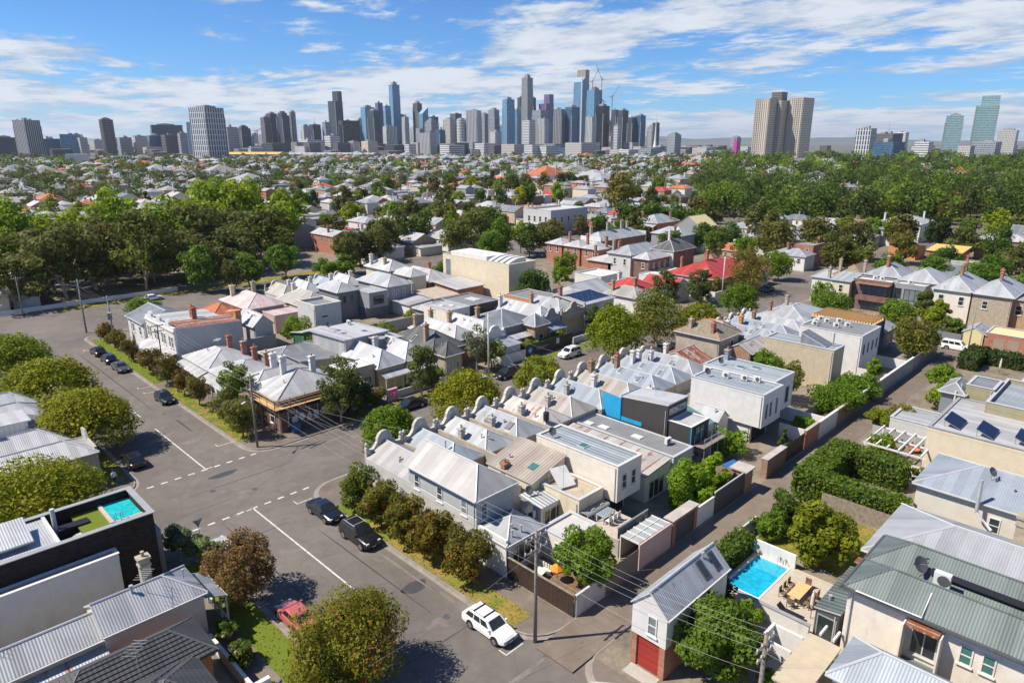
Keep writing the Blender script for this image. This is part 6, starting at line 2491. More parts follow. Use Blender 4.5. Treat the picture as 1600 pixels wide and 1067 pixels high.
m.build('chimney_base', bpy.data.objects['barn'])
fence('yard_wall', 'long grey rendered yard wall stepping down beside the barn', (44.5, 113.6), (53.8, 113.6), 2.8, 'midgrey', cat='wall', thick=.25)
fit('garage', 'dark green garage with white gable roof and tan door', (56.6, 62.0, 108.5, 112.5), 2.9, ('skil', .7, '-y'), 'green_wall', 'galv_white', cat='garage')
m = MB()
m.box(57.6, 60.2, 108.4, 108.48, .1, 2.2, 'garage_tan')
m.build('door', bpy.data.objects['garage'])
fence('boundary_wall', 'dark green sheet fence running from the green garage', (62.2, 108.6), (72.0, 108.6), 2.3, 'green_wall', thick=.1)
fit('cottage', 'cottage with weathered grey-beige hip roof beside the pale grey box', (64.8, 71.6, 122, 134), 4.4, ('hip', 2.1, 'y'), 'cream', 'galv_warm', ch=[(68, 133, dict(mat='offwhite', h=2.0))])
GC = 'arched terraces along the tree-lined street'
for k in range(4):
 xx = 66 + k * 5.2
 rr_, _ = fit('terrace_house', ('first', 'second', 'third', 'fourth')[k] + ' arched-parapet terrace from the pink roof along the tree-lined street', (xx, xx + 5.0, 134.4, 142), 4.3, ('hg', 1.9, 'y'), 'palegrey', ('galv_warm', 'galv_white', 'galv_blue', 'galv_white')[k], group=GC, oh=.1, gutter=False, ch=[(xx + 4.6, 140, dict(mat='white', h=1.8))])
 parapet(rr_, xx, xx + 5.0, 142.1, 5.0, 6.6)
fit('cottage', 'pale grey rendered two-storey box with sunken roof and slot window', (62.4, 68.0, 114.6, 121.2), 5.9, ('flat',), 'palegrey', 'membrane', parap=.5, cap='offwhite', win=[('-y', 1.3, 3.8, 1.4, .5, dict(bars=0, sill=False))])
r, _ = fit('grey_house', 'slate-blue clad two-storey house with pale hip roof and box bay', (72.9, 77.6, 123.6, 131.4), 6.0, ('hip', 1.5, 'y'), 'bluegrey', 'galv_pale', win=[('-y', 1.0, 3.6, .8, 1.4, dict(frame='bluegrey')), ('-y', 2.8, 3.6, .8, 1.4, dict(frame='bluegrey'))])
fit('', '', (77.7, 82.4, 119.6, 126.0), 5.6, ('flat',), 'midgrey', 'galv_white', root=r, z0=2.4, parap=.1, win=[('-y', 1.0, 3.2, 2.6, 1.7, dict(frame='darkgrey', bars=3))])
fit('', '', (77.7, 83.4, 121, 131), 2.4, ('flat',), 'bluegrey', 'membrane', root=r, parap=.1)
r, _ = fit('grey_house', 'grey rendered house with tall white-framed twin windows', (83.8, 90.0, 121.5, 133), 5.9, ('hip', 1.8, 'y'), 'midgrey', 'galv_pale', win=[('-y', 1.0, 3.2, .7, 1.9, dict(frame='white', pane='pane_pale')), ('-y', 2.0, 3.2, .7, 1.9, dict(frame='white', pane='pane_pale')), ('-y', 3.8, 3.2, .7, 1.9, dict(frame='white', pane='pane_pale'))])
fit('', '', (84.5, 90.5, 115, 121.2), 2.8, ('skil', .4, '+x'), 'offwhite', 'galv_pale', root=r)
r, _ = fit('terrace_house', 'cream two-storey terrace with long stepped hip roof and tall rear wing', (91.6, 97.4, 131.8, 141.6), 7.0, ('hip', 1.9, 'y'), 'cream', 'galv_white', ch=[(92.2, 140, dict(mat='offwhite', h=2.2)), (93, 135.5, dict(mat='stone', h=1.2))])
fit('', '', (92.4, 96.6, 124.6, 131.7), 6.5, ('hip', 1.4, 'y'), 'cream', 'galv_white', root=r, win=[('-x', 1.4, 3.8, .9, 2.0, dict(frame='timber')), ('-x', 4.8, 3.8, .9, 2.0, dict(frame='timber'))])
fit('shed', 'low flat beige annex behind the cream two-storey terrace', (90.6, 97, 114, 121.5), 3.4, ('skil', .4, '+y'), 'offwhite', 'membrane_tan', cat='annex', win=[('-y', 2, 1, 2.6, 1.4, dict(bars=3))])
fit('cottage', 'white-roofed house with scattered skylights beside the cream terrace', (98.2, 106.5, 126, 141), 4.2, ('hip', 2.0, 'y'), 'redbrick', 'galv_white', ch=[(99, 138.5, dict(h=1.7)), (105, 134, dict(h=1.9))])
fit('cottage', 'brick-edged white-roofed addition with dark pergola behind the cream terrace', (99.5, 107.5, 117, 125.6), 3.6, ('skil', .6, '+y'), 'redbrick', 'galv_white', win=[('-y', 1, .6, 3.5, 2.0, dict(bars=4, sill=False))])
fence('boundary_wall', 'grey garage-fronted wall with brown roller door behind the white loft', (72.5, 108.6), (84.0, 108.6), 2.2, 'midgrey', cat='wall', thick=.3)
fit('garage', 'small hip-roofed garage with brown panel door beside the grey wall', (84.2, 90.6, 107.6, 113), 2.7, ('hip', 1.2, 'x'), 'midgrey', 'galv_pale', cat='garage')
r, _ = fit('loft_house', 'white loft house with angled skylight roofs and steep metal side wall', (54.2, 62.0, 90.8, 101.0), 5.8, ('skil', .5, '-y'), 'galv_white', 'galv_white', sky=[(57, 97.4, .8, 1.4, 'pane'), (59.5, 93.5, .8, 1.4, 'pane'), (56.4, 94.8, .8, 1.4, 'pane')])
aircon_x(r, 60.4, 99.6, 6.0)
dish(r, 56.5, 99.5, 6.1)
fit('', '', (58.4, 63.4, 88.8, 91.9), 5.4, ('skil', .6, '-x'), 'midgrey', 'galv_white', root=r, z0=3.0)
r, _ = fit('cottage', 'cottage with white cross-gabled roof and yellow side wall under twin solar panels', (54.0, 58.6, 81.8, 91.4), 3.9, ('hg', 1.9, 'y'), 'paleyellow', 'galv_pale', ch=[(58.2, 88.6, dict(mat='palegrey', h=1.9))])
verandah(r, (54.0, 58.6, 81.6, 91), '-y', 1.6, 3.2, 2.7, 'galv_white', 4, 'palegrey')
m = MB()
m.box(53.8, 53.95, 86.0, 92.0, 0, 3.4, 'paleyellow')
m.box(53.75, 53.98, 84.0, 88.5, 2.9, 3.3, 'greenmesh')
m.build('side_wall', r)
r, _ = fit('cottage', 'cottage with white pyramid roof and round dish next to the slate-roofed house', (58.9, 63.6, 81.8, 91.0), 3.9, ('hg', 2.0, 'y'), 'palegrey', 'galv_pale')
dish(r, 60.0, 88.0, 5.2)
verandah(r, (58.9, 63.6, 81.6, 91), '-y', 1.6, 3.2, 2.7, 'galv_white', 4, 'palegrey')
fit('flat_house', 'beige flat-roofed box house with wide dark window by the magenta bougainvillea', (48.6, 53.7, 82.4, 86.2), 4.4, ('flat',), 'beige', 'membrane_white', parap=.15, cap='white', win=[('-y', 1.8, .8, 2.6, 1.9, dict(frame='darkgrey', bars=3))])
fit('shed', 'blue-grey gabled lean-to in front of the beige box house', (47.2, 50.4, 78.4, 81.6), 2.6, ('skil', .8, '+y'), 'palegrey', 'galv_blue', cat='shed')
r, _ = fit('slate_house', 'brick and stone house with dark slate roof, corner bay and tall tan chimney', (63.9, 70.2, 81.4, 92.0), 4.3, ('hip', 2.3, 'y'), 'redbrick', 'slate', cap='ridgecap_dark', ch=[(65.2, 84.6, dict(mat='tanbrick', h=2.4, w=.8))], sky=[(64.8, 87.5, .6, 1.2, 'pane')])
fit('', '', (64.2, 67.4, 78.6, 81.6), 4.2, ('hip', 1.8, 'y'), 'stone', 'slate', root=r, cap='ridgecap_dark', win=[('-y', .5, 1.0, .7, 2.0, dict(frame='palegrey', pane='pane_pale')), ('-y', 2.0, 1.0, .7, 2.0, dict(frame='palegrey', pane='pane_pale'))])
fit('cottage', 'flat-topped cottage with pebbled dark roof patch behind the slate house', (70.6, 75.4, 84, 96), 4.2, ('hip', 1.8, 'y'), 'redbrick', 'galv_white', ch=[(71.0, 95, dict(mat='tanbrick', h=1.9)), (74.8, 95.5, dict(mat='tanbrick', h=1.9))])
r, _ = fit('cottage', 'white cottage with scrolled white parapet and blue-shaded front box', (75.8, 80.6, 82.8, 93.0), 4.2, ('hg', 1.9, 'y'), 'white', 'galv_white', ch=[(76.2, 92, dict(mat='tanbrick', h=1.9))])
parapet(r, 75.8, 80.6, 82.3, 4.6, 5.7, 'white', False)
fit('', '', (76.2, 80.4, 78.4, 82.0), 3.0, ('skil', .3, '+y'), 'palegrey', 'galv_blue', root=r)
r, _ = fit('flat_house', 'pale cream flat-roofed two-storey house beside its black-clad twin', (78.7, 83.9, 95.2, 102.6), 5.9, ('flat',), 'offwhite', 'galv_white', parap=.1, win=[('-y', .5, 3.0, .8, 1.7, dict(frame='darkgrey')), ('-y', 2.3, 3.2, 2.1, 1.5, dict(frame='darkgrey', bars=2))], sky=[(80.5, 99.5, .8, 1.2, 'plastic'), (82.0, 98.2, .8, 1.2, 'plastic')])
fit('flat_house', 'black-clad flat-roofed two-storey house with a light well', (84.0, 91.6, 95.2, 104.0), 5.9, ('flat',), 'charcoal', 'membrane', parap=.15, cap='midgrey', win=[('-y', 1.2, 3.1, .8, 1.9, dict(frame='blackmetal')), ('-y', 2.6, 3.1, .8, 1.9, dict(frame='blackmetal'))], sky=[(88.6, 99.5, 2.0, 3.0, 'membrane_pale')])
fence('site_scaffold_rail', 'timber scaffold rails rising behind the black flat house', (86.0, 106.0), (97.0, 106.0), 1.6, 'greytimber', cat='scaffold', pal=2.2, z=3.2)
r, _ = fit('grey_house', 'grey clad house with angular hip roof behind the planted front garden', (81.2, 89.6, 83.6, 92.5), 4.6, ('hip', 1.9, 'x'), 'midgrey', 'zinc_dark', cap='palegrey', ch=[(81.6, 90.5, dict(mat='tanbrick', h=1.9))])
verandah(r, (81.2, 86, 82.6, 92), '-y', 1.8, 3.2, 2.8, 'galv_white', 4, 'tanbrick')
fit('', '', (86.4, 89.8, 80.6, 84.0), 4.4, ('hip', 1.8, 'y'), 'tanbrick', 'zinc_dark', root=r, win=[('-y', 1.0, 1.0, 1.2, 1.7)])
r, _ = fit('terrace_house', 'peach-sided terrace with grey pedimented parapet behind the black hoarding', (90.2, 95.0, 82.6, 95.0), 4.4, ('hg', 1.9, 'y'), 'pink', 'galv_pale', ch=[(90.8, 94.0, dict(mat='white', h=2.0))])
parapet(r, 90.2, 95.0, 82.2, 5.0, 6.4, 'midgrey', False)
verandah(r, (90.2, 95.0, 82.2, 95), '-y', 1.7, 3.4, 2.8, 'galv_blue', 3, 'white')
r, _ = fit('terrace_house', 'weathered terrace with ornate stained stone parapet beside the peach terrace', (95.4, 102.6, 82.6, 91.6), 4.4, ('hg', 1.9, 'y'), 'stone', 'galv_pale', ch=[(96.4, 91.0, dict(mat='tanbrick', h=2.0))])
parapet(r, 95.4, 102.6, 82.2, 5.0, 6.6, 'render_old', True)
fit('brick_house', 'house with long blank orange rendered side wall and dark flat roof', (99.0, 106.5, 92.4, 101.4), 4.9, ('flat',), 'orange_brick', 'membrane', parap=.15)
r, _ = fit('cottage', 'white house with a grid of blue solar panels on its low roof', (104.4, 114.0, 84.0, 91.8), 4.7, ('skil', .9, '+y'), 'offwhite', 'galv_pale', ch=[(104.6, 90.6, dict(h=1.8))])
for a in range(5):
 for b in range(3):
  m = MB()
  xx, yy = 105.6 + a * 1.65, 85.0 + b * 1.8
  z_ = lambda y_: 4.7 + .9 * (y_ - 84.0) / 7.8 + .16
  m.face([(xx, yy, z_(yy)), (xx + 1.55, yy, z_(yy)), (xx + 1.55, yy + 1.65, z_(yy + 1.65)), (xx, yy + 1.65, z_(yy + 1.65))], 'solar')
  m.build('solar_panel', r)
fence('boundary_wall', 'green sheet fence behind the orange-walled house', (100, 102.6), (116, 102.6), 2.4, 'palegreen', thick=.1)
r = thing('hoarding', 'black builders hoarding with round blue emblem along the footpath', 'hoarding')
for k in range(6):
 m = MB()
 m.box(81.4 + k * 2.05, 83.4 + k * 2.05, 78.0, 78.08, .1, 2.4, 'charcoal')
 m.build('panel', r)
m = MB()
m.tube([(82.4, 77.96, 1.3), (82.4, 77.99, 1.3)], .55, 'bluewrap', 20)
m.tube([(82.4, 77.95, 1.3), (82.4, 77.955, 1.3)], .26, 'plastic', 16)
m.build('emblem', r)
m = MB()
m.box(89.2, 90.0, 77.97, 77.995, 1.1, 2.1, 'plastic')
m.box(84.0, 87.0, 77.97, 77.99, 1.35, 1.5, 'midgrey')
m.box(84.0, 86.2, 77.97, 77.99, 1.1, 1.2, 'midgrey')
m.build('notice', r)
fence('boundary_wall', 'white rendered front wall between hoarding and power pole', (75.6, 78.0), (81.2, 78.0), 1.7, 'white', cat='wall', thick=.25)
fence('boundary_wall', 'low white wall past the black hoarding', (93.9, 78.0), (98.5, 78.0), 1.2, 'palegrey', cat='wall', thick=.2)
fence('boundary_wall', 'low pale picket wall in front of the two verandah cottages', (54.5, 78.2), (63.4, 78.2), 1.1, 'palegrey', cat='wall', thick=.15)
fence('boundary_wall', 'stubby pink brick wall end by the magenta bougainvillea', (52.6, 77.8), (54.3, 77.8), 1.8, 'pink', cat='wall', thick=.4)
# farther along the cross street
fit('cottage', 'cottage with bright red iron roof and cream chimneys beside the solar house', (126.2, 133.6, 86.5, 95.6), 3.9, ('hip', 1.9, 'y'), 'cream', 'roof_red', ch=[(127.2, 88, dict(mat='brownbrick', h=1.8)), (130.6, 95, dict(mat='white', h=2.0))])
fit('cottage', 'white shed-like house with grey ridge strips next to the red cottage', (114.6, 125.6, 93.0, 101.5), 3.6, ('gable', 1.8, 'x'), 'white', 'galv_pale')
fit('cottage', 'tan-roofed cottage end in front of the red iron roof', (120.0, 126.0, 82.5, 91), 3.8, ('hip', 1.6, 'y'), 'white', 'galv_warm', ch=[(121, 89.5, dict(mat='tanbrick', h=2.0))])
fence('boundary_wall', 'turquoise painted wall above the red cottage roof', (142.2, 97.6), (142.2, 103.5), 2.6, 'teal', cat='wall', thick=.3)
fence('boundary_wall', 'turquoise garden gate beside the white garage', (137.5, 108.0), (137.5, 110.0), 2.8, 'teal', cat='gate', thick=.2)
fit('cottage', 'white villa with red gable panel and teal verandah half hidden by street trees', (134.6, 141.5, 82.5, 91.5), 3.8, ('gable', 1.8, 'y'), 'white', 'roof_red')
r, _ = fit('red_roof_villa', 'large villa with sprawling bright red roof and brick chimneys on the corner', (147.5, 171.0, 79.5, 93.0), 4.4, ('hip', 3.0, 'x'), 'pink', 'roof_red', cap='roof_red', ch=[(150.5, 90.5, dict(h=2.4)), (155.5, 86.5, dict(h=2.4)), (163, 91, dict(h=2.2))])
fit('', '', (160.5, 172.5, 77.8, 86.0), 4.3, ('hip', 2.3, 'x'), 'cream', 'tile_red', root=r, cap='ridgecap_red', win=[('-y', 3, 1.4, .9, 1.8), ('-y', 6, 1.4, .9, 1.8), ('-y', 9, 1.4, .9, 1.8)])
fit('', '', (145.0, 150.5, 80.5, 84.6), 3.0, ('hip', 1.3, 'x'), 'cream', 'roof_khaki', root=r, ch=[(147.6, 82, dict(mat='stone', h=2.4, w=1.4))])
fence('boundary_wall', 'high white rendered corner wall in front of the red-roofed villa', (144.2, 74.9 + 2.4), (144.2, 84.0), 2.1, 'white', cat='wall', thick=.25)
fence('boundary_wall', 'cream return wall along the footpath below the red-roofed villa', (144.4, 77.3), (160.0, 77.3), 2.1, 'cream', cat='wall', thick=.25)
r, _ = fit('dark_roof_house', 'two-storey house with charcoal slate roof, white front and dark brick side', (160.4, 171.0, 99.2, 106.2), 7.6, ('hip', 2.4, 'x'), 'darkbrick', 'slate', cap='ridgecap', ch=[(164.0, 103, dict(mat='white', h=2.6))])
m = MB()
m.box(160.2, 160.38, 99.1, 106.3, 0, 7.5, 'palegrey')
m.build('front_wall', r)
window(r, (160.2, 171, 99.1, 106.3), '-x', 1.0, 4.6, 1.0, 2.2, 'white', 'pane', 1)
fit('', '', (150.4, 159.8, 100.2, 104.8), 6.4, ('hip', 1.5, 'x'), 'darkbrick', 'galv_white', root=r, win=[('-x', 1.2, 3.8, 1.0, 1.6), ('-y', 2.0, 3.8, .7, 1.6), ('-y', 4.6, 3.8, .7, 1.6), ('-y', 7.2, 3.8, .7, 1.6)])
fit('', '', (146.0, 160.0, 95.4, 100.0), 3.2, ('flat',), 'white', 'membrane_white', root=r, parap=.15, win=[('-x', 1, .8, 1.6, 1.8)])
fit('grey_house', 'pale grey house with shallow hipped roof beside the charcoal-roofed house', (152, 168, 107.0, 114.5), 6.6, ('hip', 2.0, 'x'), 'palegrey', 'galv', ch=[(153.0, 113.5, dict(mat='stone', h=2.4))], win=[('-x', 1.5, 3.6, .9, 1.8), ('-x', 4.8, 3.6, .9, 1.8)])
fit('garage', 'white roller-door garage and brick shed behind the charcoal-roofed house', (136.0, 145.0, 104.5, 113), 2.9, ('flat',), 'white', 'membrane_white', cat='garage', win=[('-y', 3.4, .1, 3.6, 2.2, dict(bars=1, pane='plastic', sill=False))])
r = thing('brick_terrace_row', 'red brick two-storey terrace row with pale roofs and clustered chimneys', 'terrace')
fit('', '', (165.0, 188.0, 127.5, 134.5), 7.0, ('hip', 2.2, 'x'), 'redbrick', 'galv_pale', root=r, ch=[(168, 133.5, dict(mat='stone', h=2.6, w=1.0)), (174, 131.5, dict(mat='stone', h=2.6, w=1.6)), (181, 131.5, dict(mat='stone', h=2.6, w=1.2)), (186, 133, dict(mat='stone', h=2.6, w=1.0))])
m = MB()
for (xa, mt) in ((164.6, 'white'), (188.0, 'palegrey')):
 m = MB()
 m.box(xa, xa + .4, 127.0, 134.8, 0, 8.1, mt)
 m.build('end_wall', r)
for k in range(3):
 xa = 157.5 + k * 2.2
 ya = 142.5 - k * 7.0
 fit('', '', (157.6, 164.4, ya - 6.2, ya), 5.8, ('hip', 1.5, 'x'), 'redbrick', 'galv_white', root=r, ch=[(162, ya - 5.6, dict(h=2.8, w=.8))], win=[('-x', 1.2, 3.4, .9, 1.8), ('-x', 4.0, 3.4, .9, 1.8)])
fit('brick_house', 'low red brick outbuildings with two tall chimneys below the brick terrace row', (152, 164, 113.5, 121.5), 3.8, ('hip', 1.5, 'x'), 'redbrick', 'galv_white', ch=[(154, 120.5, dict(h=3.2)), (162.5, 118.5, dict(h=3.6, w=1.1))])
r, _ = fit('apartment_building', 'long cream apartment block with row of curved roof hoods', (108.6, 117.4, 109.6, 133.0), 8.6, ('flat',), 'cream', 'membrane_tan', parap=.45, cap='offwhite', cat='flats', win=[('-x', 20.4, .6, 1.9, 7.4, dict(bars=0, sill=False, pane='pane_pale')), ('-y', 4.6, 4.2, .45, .45, dict(bars=0, sill=False)), ('-y', 6.4, 4.2, .45, .45, dict(bars=0, sill=False))])
m = MB()
m.box(110.0, 116.5, 118.5, 131.5, 8.7, 9.7, 'white')
m.build('plant_room', r)
for k in range(4):
 m = MB()
 yy = 111.0 + k * 1.9
 pr = [(110.0 + 5.6 * t, 9.0 + .9 * math.sin(min(1, t * 1.5) * math.pi / 2)) for t in [q / 8 for q in range(9)]]
 pr = [(110.0, 8.7)] + pr + [(115.6, 8.7)]
 m.extrude(pr, 'y', yy, yy + 1.2, 'palegrey')
 m.build('roof_hood', r)
fence('boundary_wall', 'low grey plinth wall at the foot of the cream apartments', (117.6, 108.6), (121.5, 108.6), 1.6, 'palegrey', cat='wall', thick=.2)
